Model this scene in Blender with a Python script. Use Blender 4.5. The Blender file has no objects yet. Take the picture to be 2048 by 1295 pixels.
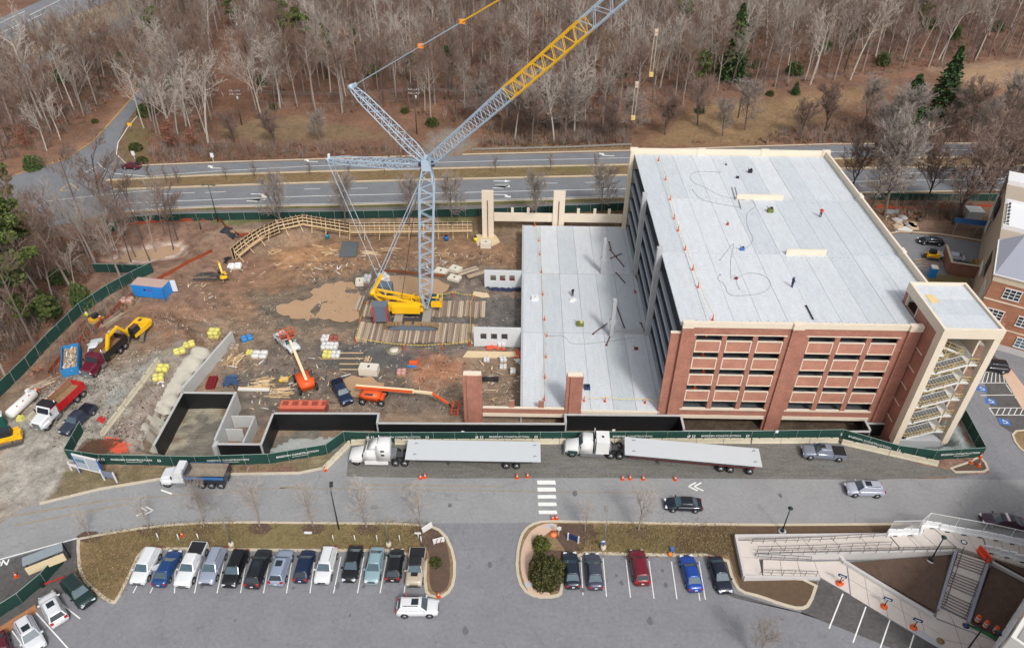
import bpy, math, random
import numpy as np
from mathutils import Vector, Matrix
from mathutils.geometry import tessellate_polygon
random.seed(7); rng = np.random.default_rng(7)
SC = bpy.context.scene; COL = SC.collection
R = math.radians
# ---------------------------------------------------------------- camera
CF, CPITCH, CYAW, CROLL, CH = 1474.0, 37.3, .616, .537, 77.0
_p, _y, _r = R(CPITCH), R(CYAW), R(CROLL)
_F = Vector((-math.sin(_y)*math.cos(_p), math.cos(_y)*math.cos(_p), -math.sin(_p)))
_R0 = Vector((math.cos(_y), math.sin(_y), 0)); _U0 = _R0.cross(_F)
_R = _R0*math.cos(_r) + _U0*math.sin(_r); _U = -_R0*math.sin(_r) + _U0*math.cos(_r)
cd = bpy.data.cameras.new('camera'); cam = bpy.data.objects.new('camera', cd); COL.objects.link(cam)
cam.matrix_world = Matrix(((_R.x, _U.x, -_F.x, 0), (_R.y, _U.y, -_F.y, 0), (_R.z, _U.z, -_F.z, CH), (0, 0, 0, 1)))
cd.sensor_width = 36; cd.sensor_fit = 'HORIZONTAL'; cd.lens = 36*CF/2048; cd.clip_end = 3000; cd.clip_start = .5
SC.camera = cam
# ---------------------------------------------------------------- light
SUN_EL, SUN_AZ = 48, 155     # azimuth clockwise from +Y : behind the camera, to its right
w = bpy.data.worlds.new('World'); SC.world = w; w.use_nodes = True
nt = w.node_tree; bg = nt.nodes['Background']
sky = nt.nodes.new('ShaderNodeTexSky'); sky.sky_type = 'NISHITA'; sky.sun_disc = False
sky.sun_elevation = R(SUN_EL); sky.sun_rotation = R(SUN_AZ); sky.air_density = 1.0; sky.dust_density = 4.0; sky.ozone_density = 1.0
hs = nt.nodes.new('ShaderNodeHueSaturation'); hs.inputs['Saturation'].default_value = .24   # overcast: the blue of the clear-sky model is mostly greyed out
nt.links.new(sky.outputs[0], hs.inputs['Color']); nt.links.new(hs.outputs[0], bg.inputs[0]); bg.inputs[1].default_value = .12
sl = bpy.data.lights.new('sun', 'SUN'); so = bpy.data.objects.new('sun', sl); COL.objects.link(so)
sl.energy = 1.5; sl.angle = R(8); sl.color = (1, .97, .93)
_d = Vector((math.sin(R(SUN_AZ))*math.cos(R(SUN_EL)), math.cos(R(SUN_AZ))*math.cos(R(SUN_EL)), math.sin(R(SUN_EL))))
so.rotation_euler = _d.to_track_quat('Z', 'Y').to_euler()
SC.view_settings.view_transform = 'Standard'; SC.view_settings.look = 'None'
SC.view_settings.exposure = 0.3; SC.view_settings.gamma = 1; SC.view_settings.use_curve_mapping = False

# ---------------------------------------------------------------- helpers
def P(px, py, z=0.0):
    """world point at height z that the photograph shows at pixel px,py"""
    d = _F + _R*((px-1024)/CF) - _U*((py-647.5)/CF)
    t = (z-CH)/d.z
    return Vector((d.x*t, d.y*t, z))
def sdpoly(X, Y, poly):
    """signed distance (negative inside), numpy arrays"""
    X = np.asarray(X, float); Y = np.asarray(Y, float)
    d2 = np.full(X.shape, 1e18); ins = np.zeros(X.shape, bool); n = len(poly)
    for i in range(n):
        ax, ay = poly[i][0], poly[i][1]; bx, by = poly[(i+1) % n][0], poly[(i+1) % n][1]
        ex, ey = bx-ax, by-ay; L = ex*ex+ey*ey+1e-12
        t = np.clip(((X-ax)*ex+(Y-ay)*ey)/L, 0, 1)
        d2 = np.minimum(d2, (X-ax-t*ex)**2+(Y-ay-t*ey)**2)
        c = ((ay > Y) != (by > Y))
        with np.errstate(divide='ignore', invalid='ignore'):
            xi = ax+(Y-ay)*(bx-ax)/(by-ay if by != ay else 1e-9)
        ins ^= c & (X < xi)
    d = np.sqrt(d2); return np.where(ins, -d, d)
_g = rng.random((64, 64))
def vnoise(X, Y, s, o=0):
    x = np.asarray(X, float)/s+17.3+o*7.7; y = np.asarray(Y, float)/s+5.1+o*3.3
    xi = np.floor(x).astype(int); yi = np.floor(y).astype(int); fx = x-xi; fy = y-yi
    fx = fx*fx*(3-2*fx); fy = fy*fy*(3-2*fy); g = _g
    a = g[xi % 64, yi % 64]; b = g[(xi+1) % 64, yi % 64]; c = g[xi % 64, (yi+1) % 64]; d = g[(xi+1) % 64, (yi+1) % 64]
    return (a*(1-fx)+b*fx)*(1-fy)+(c*(1-fx)+d*fx)*fy-.5
def sst(t): t = np.clip(t, 0, 1); return t*t*(3-2*t)
DEEP = [(-53, 71.5), (-53, 97), (-50, 104), (-51, 116), (-52, 124), (-47, 130), (-41, 134.3), (-9, 137.5), (61, 138), (62, 100), (62.5, 75), (55, 73.6), (47, 76.7), (30, 75.6), (0, 74.9), (-21, 74.2), (-25, 74.2), (-28, 71.7), (-36, 69.8), (-44, 69.3)]
BASIN = [tuple(P(*q, -1.5))[:2] for q in [(205, 530), (255, 500), (370, 482), (360, 515), (250, 528)]]
def HT(X, Y):
    X = np.asarray(X, float); Y = np.asarray(Y, float)
    d = sdpoly(X, Y, DEEP)
    wd = np.where(Y < 76, .7, np.where(Y > 131, 2.5, np.where(X < -40, 2.6+11*sst((Y-96)/8), .8)))
    m = 1-sst((d)/wd)
    h = -3.3*m
    dirt = np.maximum(m, 1-sst((sdpoly(X, Y, [(-77, 72), (-77, 95), (-68, 118), (-60, 130), (-30, 120), (-50, 75)])+1)/5))
    h = h+dirt*(vnoise(X, Y, 5)*.28+vnoise(X, Y, 1.7, 1)*.12)
    h = h-1.6*(1-sst((sdpoly(X, Y, BASIN)+1.5)/7))
    f = sst((Y-188)/30)*sst((X+75)/20)
    h = h+f*((Y-188)*.03+vnoise(X, Y, 26, 2)*3+vnoise(X, Y, 8, 3)*.7)
    return h
def H1(x, y): return float(HT(np.array([x]), np.array([y]))[0])
def G(px, py, dz=0.0):
    z = 0.0
    p = P(px, py, z)
    for i in range(14):
        p = P(px, py, z); z += .6*(H1(p.x, p.y)+dz-z)
    return Vector((p.x, p.y, z))

def lin(c): return tuple(((v/255)/12.92 if v/255 <= .04045 else ((v/255+.055)/1.055)**2.4) for v in c)
MATS = {}
def mat(name, rgb, rough=.7, metal=0., var=.12, scale=1.5, bump=0., spec=.4, coat=0., streak=0., fine=0., alpha=1.0, emit=0):
    """procedural principled: base colour broken by large and small world-space noise, optional bump"""
    if name in MATS: return MATS[name]
    m = bpy.data.materials.new(name); m.use_nodes = True; t = m.node_tree; N = t.nodes; L = t.links
    b = N['Principled BSDF']; c = lin(rgb)
    b.inputs['Roughness'].default_value = rough; b.inputs['Metallic'].default_value = metal
    b.inputs['Specular IOR Level'].default_value = spec
    if coat: b.inputs['Coat Weight'].default_value = coat; b.inputs['Coat Roughness'].default_value = .08
    b.inputs['Base Color'].default_value = (*c, 1)
    g = N.new('ShaderNodeNewGeometry')
    if var:
        n1 = N.new('ShaderNodeTexNoise'); n1.inputs['Scale'].default_value = scale; n1.inputs['Detail'].default_value = 8; n1.inputs['Roughness'].default_value = .65
        if streak:
            mp = N.new('ShaderNodeMapping'); mp.inputs['Scale'].default_value = (1, streak, 1) if streak > 0 else (-streak, 1, 1)
            L.new(g.outputs['Position'], mp.inputs[0]); L.new(mp.outputs[0], n1.inputs['Vector'])
        else: L.new(g.outputs['Position'], n1.inputs['Vector'])
        n2 = N.new('ShaderNodeTexNoise'); n2.inputs['Scale'].default_value = scale*9; n2.inputs['Detail'].default_value = 4; L.new(g.outputs['Position'], n2.inputs['Vector'])
        ad = N.new('ShaderNodeMath'); ad.operation = 'ADD'; L.new(n1.outputs[0], ad.inputs[0]); L.new(n2.outputs[0], ad.inputs[1])
        mr = N.new('ShaderNodeMapRange'); mr.inputs[1].default_value = .55; mr.inputs[2].default_value = 1.45
        mr.inputs[3].default_value = 1-var; mr.inputs[4].default_value = 1+var; L.new(ad.outputs[0], mr.inputs[0])
        mx = N.new('ShaderNodeMix'); mx.data_type = 'RGBA'; mx.blend_type = 'MULTIPLY'; mx.inputs[0].default_value = 1
        mx.inputs[6].default_value = (*c, 1); L.new(mr.outputs[0], mx.inputs[7]); L.new(mx.outputs[2], b.inputs['Base Color'])
        if bump:
            bp = N.new('ShaderNodeBump'); bp.inputs['Strength'].default_value = bump; bp.inputs['Distance'].default_value = .08
            L.new(n2.outputs[0], bp.inputs['Height']); L.new(bp.outputs[0], b.inputs['Normal'])
    if emit: b.inputs['Emission Color'].default_value = (*c, 1); b.inputs['Emission Strength'].default_value = emit
    MATS[name] = m; return m

class MB:
    def __init__(s): s.v = []; s.f = []; s.m = []; s.mats = []; s.s = []; s.M = None
    def idx(s, m):
        if m not in s.mats: s.mats.append(m)
        return s.mats.index(m)
    def add(s, vs, fs, m, sm=False):
        o = len(s.v); M = s.M
        if M is not None: vs = [tuple(M @ Vector(v)) for v in vs]
        s.v += [tuple(v) for v in vs]; i = s.idx(m)
        for f in fs: s.f.append([o+k for k in f]); s.m.append(i); s.s.append(sm)
        return s
    def box(s, x0, y0, z0, x1, y1, z1, m):
        return s.add([(x0, y0, z0), (x1, y0, z0), (x1, y1, z0), (x0, y1, z0), (x0, y0, z1), (x1, y0, z1), (x1, y1, z1), (x0, y1, z1)],
                     [(3, 2, 1, 0), (4, 5, 6, 7), (0, 1, 5, 4), (1, 2, 6, 5), (2, 3, 7, 6), (3, 0, 4, 7)], m)
    def cb(s, cx, cy, cz, sx, sy, sz, m, rz=0, tap=1.0):
        """centre box on base z=cz"""
        c, n = math.cos(rz), math.sin(rz); vs = []
        for k, zz in ((1, cz), (tap, cz+sz)):
            for a, b in ((-1, -1), (1, -1), (1, 1), (-1, 1)):
                x, y = a*sx/2*k, b*sy/2*k; vs.append((cx+x*c-y*n, cy+x*n+y*c, zz))
        return s.add(vs, [(3, 2, 1, 0), (4, 5, 6, 7), (0, 1, 5, 4), (1, 2, 6, 5), (2, 3, 7, 6), (3, 0, 4, 7)], m)
    def tube(s, p, q, r, m, n=6, r2=None, caps=True):
        p = Vector(p); q = Vector(q); d = q-p
        if d.length < 1e-6: return s
        d.normalize(); a = d.orthogonal().normalized(); b = d.cross(a); r2 = r if r2 is None else r2; vs = []
        for c, rr in ((p, r), (q, r2)):
            for k in range(n):
                t = 2*math.pi*k/n; vs.append(c+a*math.cos(t)*rr+b*math.sin(t)*rr)
        fs = [(k, (k+1) % n, n+(k+1) % n, n+k) for k in range(n)]
        if caps: fs += [tuple(range(n))[::-1], tuple(range(n, 2*n))]
        return s.add(vs, fs, m, n > 5)
    def bar(s, p, q, w, h, m, up=(0, 0, 1)):
        p = Vector(p); q = Vector(q); d = (q-p).normalized(); a = d.cross(Vector(up))
        if a.length < 1e-4: a = Vector((1, 0, 0))
        a.normalize(); b = a.cross(d); vs = []
        for c in (p, q):
            for i, j in ((-1, -1), (1, -1), (1, 1), (-1, 1)): vs.append(c+a*i*w/2+b*j*h/2)
        return s.add(vs, [(3, 2, 1, 0), (4, 5, 6, 7), (0, 1, 5, 4), (1, 2, 6, 5), (2, 3, 7, 6), (3, 0, 4, 7)], m)
    def prism(s, poly, z0, z1, m, mtop=None, bottom=False):
        n = len(poly)
        zt = z1 if hasattr(z1, '__len__') else [z1]*n; zb = z0 if hasattr(z0, '__len__') else [z0]*n
        ar = sum(poly[i][0]*poly[(i+1) % n][1]-poly[(i+1) % n][0]*poly[i][1] for i in range(n))
        if ar < 0: poly = poly[::-1]; zt = zt[::-1]; zb = zb[::-1]
        vs = [(p[0], p[1], zb[i]) for i, p in enumerate(poly)]+[(p[0], p[1], zt[i]) for i, p in enumerate(poly)]
        s.add(vs, [(i, (i+1) % n, n+(i+1) % n, n+i) for i in range(n)], m)
        tr = tessellate_polygon([[Vector((p[0], p[1], 0)) for p in poly]])
        top = []
        for t in tr:
            a, b, c = (poly[k] for k in t)
            if (b[0]-a[0])*(c[1]-a[1])-(b[1]-a[1])*(c[0]-a[0]) < 0: t = t[::-1]
            top.append(t)
        s.add(vs[n:], top, mtop or m)
        if bottom: s.add(vs[:n], [t[::-1] for t in top], m)
        return s
    def loft(s, rings, m, sm=True, caps=True, close=True):
        n = len(rings[0]); vs = [p for r in rings for p in r]; fs = []
        for i in range(len(rings)-1):
            for k in range(n if close else n-1):
                a = i*n+k; b = i*n+(k+1) % n; fs.append((a, b, b+n, a+n))
        if caps: fs += [tuple(range(n))[::-1], tuple(range(len(vs)-n, len(vs)))]
        return s.add(vs, fs, m, sm)
    def cyl(s, x, y, z, r, h, m, n=12, r2=None): return s.tube((x, y, z), (x, y, z+h), r, m, n, r2)
    def mesh(s, name):
        me = bpy.data.meshes.new(name); me.from_pydata([tuple(v) for v in s.v], [], s.f)
        for mm in s.mats: me.materials.append(mm)
        me.polygons.foreach_set('material_index', s.m); me.polygons.foreach_set('use_smooth', s.s); me.update(); return me
    def build(s, name, parent=None, loc=None, rz=None, **kw): return obj(name, s.mesh(name), parent, loc, rz, **kw)
def obj(name, me, parent=None, loc=None, rz=None, label=None, cat=None, group=None, kind=None):
    o = bpy.data.objects.new(name, me); COL.objects.link(o)
    if parent is not None: o.parent = parent
    if loc is not None: o.location = loc
    if rz is not None: o.rotation_euler = (0, 0, rz)
    if label: o['label'] = label
    if cat: o['category'] = cat
    if group: o['group'] = group
    if kind: o['kind'] = kind
    return o
def thing(name, label, cat, loc=(0, 0, 0), rz=0, group=None): return obj(name, None, None, loc, rz, label, cat, group)
def kids(o): return [c for c in o.children]
def dup(root, loc=None, rz=None, label=None, sc=None):
    r = root.copy(); COL.objects.link(r)
    if loc is not None: r.location = loc
    if rz is not None: r.rotation_euler = (0, 0, rz)
    if sc: r.scale = sc if hasattr(sc, '__len__') else (sc, sc, sc)
    if label: r['label'] = label
    for ch in kids(root):
        c = ch.copy(); COL.objects.link(c); c.parent = r
        for g in kids(ch):
            d = g.copy(); COL.objects.link(d); d.parent = c
    return r
def sheet(name, pix, m, z, kind='structure', world=False, **kw):
    """flat ground sheet from photograph outline laid on the ground plane"""
    pts = pix if world else [P(a, b, z) for a, b in pix]
    tr = tessellate_polygon([[Vector((p[0], p[1], 0)) for p in pts]])
    fs = []
    for t in tr:
        a, b, c = (pts[k] for k in t)
        if (b[0]-a[0])*(c[1]-a[1])-(b[1]-a[1])*(c[0]-a[0]) < 0: t = t[::-1]
        fs.append(t)
    return MB().add([(p[0], p[1], z) for p in pts], fs, m).build(name, kind=kind, **kw)
def hdg(a, b):
    d = P(*b)-P(*a); return math.atan2(d.y, d.x)
def bevel(o, w=.06, n=2):
    m = o.modifiers.new('bevel', 'BEVEL'); m.width = w; m.segments = n; m.limit_method = 'ANGLE'; m.angle_limit = R(35); return o
def smooth(pts, it=2, closed=True):
    for _ in range(it):
        o = []; n = len(pts)
        for i in range(n if closed else n-1):
            a = pts[i]; b = pts[(i+1) % n]
            o += [(a[0]*.75+b[0]*.25, a[1]*.75+b[1]*.25), (a[0]*.25+b[0]*.75, a[1]*.25+b[1]*.75)]
        if not closed: o = [pts[0]]+o+[pts[-1]]
        pts = o
    return pts
def offset(pts, d):
    n = len(pts); out = []
    ar = sum(pts[i][0]*pts[(i+1) % n][1]-pts[(i+1) % n][0]*pts[i][1] for i in range(n)); s = 1 if ar > 0 else -1
    for i in range(n):
        a = Vector(pts[i-1][:2]); b = Vector(pts[i][:2]); c = Vector(pts[(i+1) % n][:2])
        u = (b-a).normalized(); v = (c-b).normalized()
        nu = Vector((-u.y, u.x))*s; nv = Vector((-v.y, v.x))*s; m_ = (nu+nv)
        if m_.length < .2: m_ = nu
        m_.normalize(); k = max(.5, m_.dot(nu)); out.append((b.x+m_.x*d/k, b.y+m_.y*d/k))
    return out
def strip(line, w0, w1, z, m, name=None, kind='structure', z1=None, **kw):
    """ribbon along a world polyline between lateral offsets w0,w1 (z1: gives it height)"""
    mb = MB(); n = len(line); L = []; 
    for i in range(n):
        a = Vector(line[max(0, i-1)][:2]); b = Vector(line[min(n-1, i+1)][:2]); t = (b-a).normalized(); nn = Vector((-t.y, t.x)); p = Vector(line[i][:2])
        L.append((p+nn*w0, p+nn*w1))
    if z1 is None:
        vs = []; [vs.extend([(a.x, a.y, z), (b.x, b.y, z)]) for a, b in L]
        mb.add(vs, [(2*i+1, 2*i, 2*i+2, 2*i+3) if w1 > w0 else (2*i, 2*i+1, 2*i+3, 2*i+2) for i in range(n-1)], m)
    else:
        rings = [[(a.x, a.y, z), (b.x, b.y, z), (b.x, b.y, z1), (a.x, a.y, z1)] for a, b in L]; mb.loft(rings, m, sm=False)
    return mb.build(name, kind=kind, **kw) if name else mb
def text(s, size, m, name, parent=None, M=None, ext=.01, bold=.0, **kw):
    c = bpy.data.curves.new('t', 'FONT'); c.body = s; c.size = size; c.extrude = ext; c.offset = bold; c.align_x = 'CENTER'; c.align_y = 'CENTER'; c.resolution_u = 2
    o = bpy.data.objects.new('t', c); COL.objects.link(o); dg = bpy.context.evaluated_depsgraph_get()
    me = bpy.data.meshes.new_from_object(o.evaluated_get(dg)); bpy.data.objects.remove(o); bpy.data.curves.remove(c)
    me.materials.clear(); me.materials.append(m)
    if M is not None: me.transform(M)
    return obj(name, me, parent, **kw)
# ---------------------------------------------------------------- ground
def ground_material():
    m = bpy.data.materials.new('ground'); m.use_nodes = True; t = m.node_tree; N = t.nodes; L = t.links; b = N['Principled BSDF']
    at = N.new('ShaderNodeAttribute'); at.attribute_name = 'soil_and_shade'
    g = N.new('ShaderNodeNewGeometry')
    def noise(s, d=8, dist=0):
        n = N.new('ShaderNodeTexNoise'); n.inputs['Scale'].default_value = s; n.inputs['Detail'].default_value = d; n.inputs['Roughness'].default_value = .68; n.inputs['Distortion'].default_value = dist
        L.new(g.outputs['Position'], n.inputs['Vector']); return n
    n1 = noise(.45, 8, 1.2); n2 = noise(5, 5); n3 = noise(1.6, 6, .6)
    s = N.new('ShaderNodeMath'); s.operation = 'ADD'; L.new(n1.outputs[0], s.inputs[0]); L.new(n2.outputs[0], s.inputs[1])
    s2 = N.new('ShaderNodeMath'); s2.operation = 'ADD'; L.new(s.outputs[0], s2.inputs[0])
    mp = N.new('ShaderNodeMapping'); mp.inputs['Rotation'].default_value = (0, 0, -.35); mp.inputs['Scale'].default_value = (.12, 1.5, 1); L.new(g.outputs['Position'], mp.inputs[0])
    n4 = N.new('ShaderNodeTexNoise'); n4.inputs['Scale'].default_value = 1.3; n4.inputs['Detail'].default_value = 6; n4.inputs['Distortion'].default_value = 1.2; L.new(mp.outputs[0], n4.inputs['Vector'])
    mk = N.new('ShaderNodeMix'); mk.data_type = 'FLOAT'; L.new(at.outputs['Alpha'], mk.inputs[0]); L.new(n3.outputs[0], mk.inputs[2]); L.new(n4.outputs[0], mk.inputs[3]); L.new(mk.outputs[0], s2.inputs[1])   # tyre-dragged mud inside the site
    mr = N.new('ShaderNodeMapRange'); mr.inputs[1].default_value = 1.05; mr.inputs[2].default_value = 1.95; mr.inputs[3].default_value = .45; mr.inputs[4].default_value = 1.6
    L.new(s2.outputs[0], mr.inputs[0])
    mx = N.new('ShaderNodeMix'); mx.data_type = 'RGBA'; mx.blend_type = 'MULTIPLY'; mx.inputs[0].default_value = 1
    L.new(at.outputs['Color'], mx.inputs[6]); L.new(mr.outputs[0], mx.inputs[7]); L.new(mx.outputs[2], b.inputs['Base Color'])
    bp = N.new('ShaderNodeBump'); bp.inputs['Strength'].default_value = .7; bp.inputs['Distance'].default_value = .25; L.new(s2.outputs[0], bp.inputs['Height']); L.new(bp.outputs[0], b.inputs['Normal'])
    b.inputs['Roughness'].default_value = .85; b.inputs['Specular IOR Level'].default_value = .25
    return m
xs = np.concatenate([np.arange(-640, -200, 20), np.arange(-200, -84, 3), np.arange(-84, 76, .5), np.arange(76, 200, 3), np.arange(200, 660, 20)])
ys = np.concatenate([np.arange(-60, 36, 6), np.arange(36, 146, .5), np.arange(146, 200, 2), np.arange(200, 360, 4), np.arange(360, 1500, 40)])
GX, GY = np.meshgrid(xs, ys); GZ = HT(GX, GY)
def C(*c): return np.array(lin(c))
LITTER = C(128, 92, 70); BRUSH = C(104, 80, 64)
col = np.zeros(GX.shape+(3,)); col[:] = LITTER
wx = GX+vnoise(GX, GY, 2.2, 5)*3+vnoise(GX, GY, .9, 6)*1.4; wy = GY+vnoise(GX, GY, 2.2, 7)*3+vnoise(GX, GY, .9, 8)*1.4
def zone(pix, c, z=0.0, soft=1.0, world=None, k=1.0, streak=None):
    poly = world or [tuple(P(a, b, z))[:2] for a, b in pix]
    m = (1-sst((sdpoly(wx, wy, poly)+soft)/(2*soft)))*k
    if streak is not None: m = m*sst(.5+vnoise(GX*streak[0]+GY*streak[1], GY*streak[2]-GX*streak[1], streak[3], 11)*2.6)
    col[:] = col*(1-m[..., None])+C(*c)*m[..., None]
vn = vnoise(GX, GY, 14, 9)
col = col*(1+.35*vn[..., None])+0*col
zone([(0, 0), (2048, 0), (2048, 130), (1500, 120), (900, 200), (300, 120)], (118, 86, 70), k=.4)
zone([(800, 330), (930, 290), (1260, 240), (1260, 305), (800, 318)], (140, 110, 76), soft=3)
zone([(1290, 290), (1400, 210), (1560, 200), (1750, 190), (1600, 260), (1500, 292)], (146, 116, 80), soft=3)
zone([(1850, 150), (2048, 130), (2048, 190), (1950, 180)], (160, 128, 96), soft=3)
zone([(830, 315), (870, 262), (930, 255), (950, 290), (900, 312)], (140, 126, 114), soft=2)
zone([(440, 245), (600, 235), (740, 260), (800, 275), (500, 285), (450, 265)], (132, 108, 78), soft=2)
zone([(440, 100), (480, 60), (520, 120), (480, 250), (430, 250)], (132, 90, 66), soft=4, k=.7)
zone([(100, 345), (240, 250), (290, 170), (270, 165), (200, 260), (120, 310), (20, 335)], (150, 112, 84), soft=1.2)
zone([(240, 300), (265, 230), (300, 250), (290, 330), (250, 325)], (120, 104, 66), soft=1.2)
zone([(0, 60), (250, 0), (400, 0), (160, 80), (0, 160)], (140, 122, 96), soft=4)
zone([(260, 346), (700, 337), (1250, 320), (2048, 308), (2048, 335), (1250, 355), (700, 370), (230, 380), (215, 362)], (132, 108, 72), soft=.6)
zone([(640, 345), (1260, 330), (1260, 352), (640, 366)], (118, 110, 66), soft=.8, k=.7, streak=(.3, 0, .5, 4))
zone([(300, 420), (700, 408), (1260, 395), (1260, 450), (700, 462), (560, 460), (470, 475), (420, 440)], (104, 104, 56), soft=.8)
zone([(940, 425), (1260, 415), (1260, 452), (940, 455)], (120, 84, 62), soft=1.5, k=.7)
zone([(1700, 385), (2048, 380), (2048, 700), (1700, 560)], (122, 92, 68), soft=1)
# the site
zone(None, (132, 106, 80), world=[(-78, 73), (-78.5, 90), (-76, 101), (-69, 116), (-62, 133), (-42, 137), (-9, 139), (24, 139.5), (62, 139), (64, 74), (47, 75), (-24, 73), (-28, 70.5), (-62, 67.5), (-70, 60), (-75, 66)], soft=.5)
zone([(470, 530), (620, 480), (960, 470), (1046, 500), (1046, 540), (900, 540), (640, 560), (500, 640), (420, 640)], (140, 98, 60), -3.3, 3, k=.75)
zone([(560, 505), (680, 490), (680, 520), (560, 535)], (168, 118, 66), -3.3, 1.5, k=.9)
zone([(330, 520), (460, 470), (540, 520), (400, 640), (250, 640)], (128, 90, 66), -1.5, 3, k=.7)
zone([(240, 620), (400, 620), (380, 700), (280, 690)], (140, 96, 62), -1, 3, k=.8)
zone([(800, 690), (900, 690), (935, 740), (900, 770), (820, 775)], (158, 98, 54), -3.3, 2.5, k=.9)
zone([(590, 680), (700, 690), (800, 690), (830, 770), (930, 830), (600, 800), (480, 700)], (104, 92, 80), -3.3, 2, k=.8)
zone([(700, 590), (1046, 590), (1046, 700), (700, 700)], (92, 88, 84), -3.3, 1.5, k=.9)
zone([(640, 690), (840, 700), (820, 745), (640, 735)], (78, 78, 78), -3.3, 1.2, k=.9)
zone([(430, 740), (560, 740), (640, 830), (480, 850)], (98, 90, 78), -3.3, 1.5, k=.8)
zone([(100, 760), (230, 740), (420, 670), (330, 700), (210, 900), (120, 1000), (0, 1045), (0, 860)], (150, 142, 128), 0, 2.5)
zone([(0, 900), (110, 880), (150, 960), (60, 1010), (0, 1040)], (160, 152, 138), 0, 2, k=.8)
zone([(270, 790), (400, 700), (440, 680), (330, 700), (240, 760), (180, 830)], (146, 150, 142), 0, 1.5, k=.7, streak=(.5, .4, .9, 3))
zone([(215, 870), (320, 750), (360, 690), (340, 690), (250, 800), (170, 900)], (156, 146, 128), 0, 1.2, k=.8)
zone([(225, 885), (310, 770), (340, 700), (395, 690), (290, 870), (270, 905)], (140, 124, 110), 0, .8, k=.9)
zone([(75, 730), (160, 640), (260, 640), (120, 770), (60, 800)], (124, 82, 60), 0, 2)
zone([(500, 590), (760, 560), (760, 650), (560, 660)], (112, 96, 76), -3.3, 2, k=.9)
zone([(700, 545), (960, 530), (1046, 560), (960, 600), (720, 590)], (112, 100, 88), -3.3, 1.5, k=.8)
for a, b, k in (((440, 600), (1000, 505), 1), ((430, 640), (900, 520), 2), ((520, 680), (1020, 520), 3), ((470, 660), (760, 560), 4), ((120, 740), (430, 650), 5), ((150, 990), (380, 690), 6), ((60, 940), (300, 700), 7), ((600, 780), (920, 760), 8), ((640, 810), (930, 790), 9)):
    pa = P(*a, -2.5); pb = P(*b, -2.5); n_ = Vector((-(pb-pa).y, (pb-pa).x)).normalized()
    for s_ in (-1.1, 1.1):
        q = [pa.xy+n_*(s_-.3), pb.xy+n_*(s_-.3), pb.xy+n_*(s_+.3), pa.xy+n_*(s_+.3)]
        zone(None, (86, 74, 60) if k < 5 or k > 7 else (116, 108, 96), world=[tuple(v) for v in q], soft=.35, k=.5)
zone([(150, 930), (520, 930), (660, 905), (690, 880), (640, 935), (460, 947), (325, 958), (80, 1008)], (124, 108, 74), 0, .5)
zone(None, (112, 104, 90), world=[(-52, 70), (-50.8, 82), (-43.4, 82), (-43, 73.5), (-36, 72), (-36, 77.8), (-21, 78), (-19, 76.4), (7, 77), (7, 73.8), (-20, 73.4), (-26, 71), (-34, 69), (-44, 68.5)], soft=.4)
zone(None, (150, 140, 112), world=[(-50.9, 72), (-51, 82.2), (-44, 82.2), (-44, 80.6), (-49.4, 80.4), (-49.6, 72)], soft=.4, k=.9)
zone(None, (130, 140, 138), world=[(54, 73), (60, 72.2), (64.5, 73), (64.6, 79), (55, 77)], soft=.5)
zone(None, (196, 166, 146), world=BASIN, soft=1.5)
me = bpy.data.meshes.new('ground'); ny, nx = GX.shape
verts = np.stack([GX, GY, GZ], -1).reshape(-1, 3)
ii = np.arange(ny*nx).reshape(ny, nx)
q = np.stack([ii[:-1, :-1], ii[:-1, 1:], ii[1:, 1:], ii[1:, :-1]], -1).reshape(-1, 4)
me.vertices.add(len(verts)); me.vertices.foreach_set('co', verts.ravel())
me.loops.add(len(q)*4); me.loops.foreach_set('vertex_index', q.ravel().astype(np.int32))
me.polygons.add(len(q)); me.polygons.foreach_set('loop_start', (np.arange(len(q))*4).astype(np.int32)); me.polygons.foreach_set('loop_total', np.full(len(q), 4, np.int32))
me.polygons.foreach_set('use_smooth', np.ones(len(q), bool)); me.update(calc_edges=True)
for q_ in ([(535, 612), (590, 592), (620, 592), (615, 572), (660, 555), (705, 552), (732, 585), (730, 648), (690, 655), (640, 645), (600, 650), (550, 635)], [(735, 542), (800, 542), (915, 552), (900, 600), (860, 600), (800, 608), (750, 590)], [(640, 772), (700, 742), (770, 745), (785, 795), (720, 810), (670, 800)]): zone(q_, (96, 84, 70), -3.2, 1.2, k=.8)
col = col*(1+.5*np.clip(vnoise(GX, GY, 1.1, 21), -.4, .4)*((GY < 140) & (GX > -80)))[..., None]
ds = np.where((GY < 140) & (GX > -80), .3, .16)[..., None]; col = col*np.where((GY < 140) & (GX > -80), 1.0, 1.0)[..., None]*np.where(((GY < 140) & (GX > -80))[..., None], np.array([.98, 1.0, 1.04]), np.array([1., 1, 1])); col = col*(1-ds)+ds*col.mean(-1, keepdims=True)*np.array([1.04, 1, .96])
col = col*(np.where((GY < 140) & (GX > -80), np.where((GX > -56) | (GY > 103), 1.34, 1.26), 1.0)*np.where((GX > 23) & (GX < 55) & (GY > 76.6) & (GY < 139), .4, 1)*(1+.5*vnoise(GX, GY, 6, 31)*(GY > 185)))[..., None]  # ground under the garage darkened: its shade is put into the vertex colour
ca = me.color_attributes.new('soil_and_shade', 'FLOAT_COLOR', 'POINT'); cc = np.ones((len(verts), 4)); cc[:, :3] = np.clip(col.reshape(-1, 3), 0, 1); cc[:, 3] = (sst((132-GY)/6)*sst((GX+58)/8)*sst((2-GX)/3)*.6).ravel(); ca.data.foreach_set('color', cc.ravel())
me.materials.append(ground_material()); obj('ground', me, kind='structure')

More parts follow.
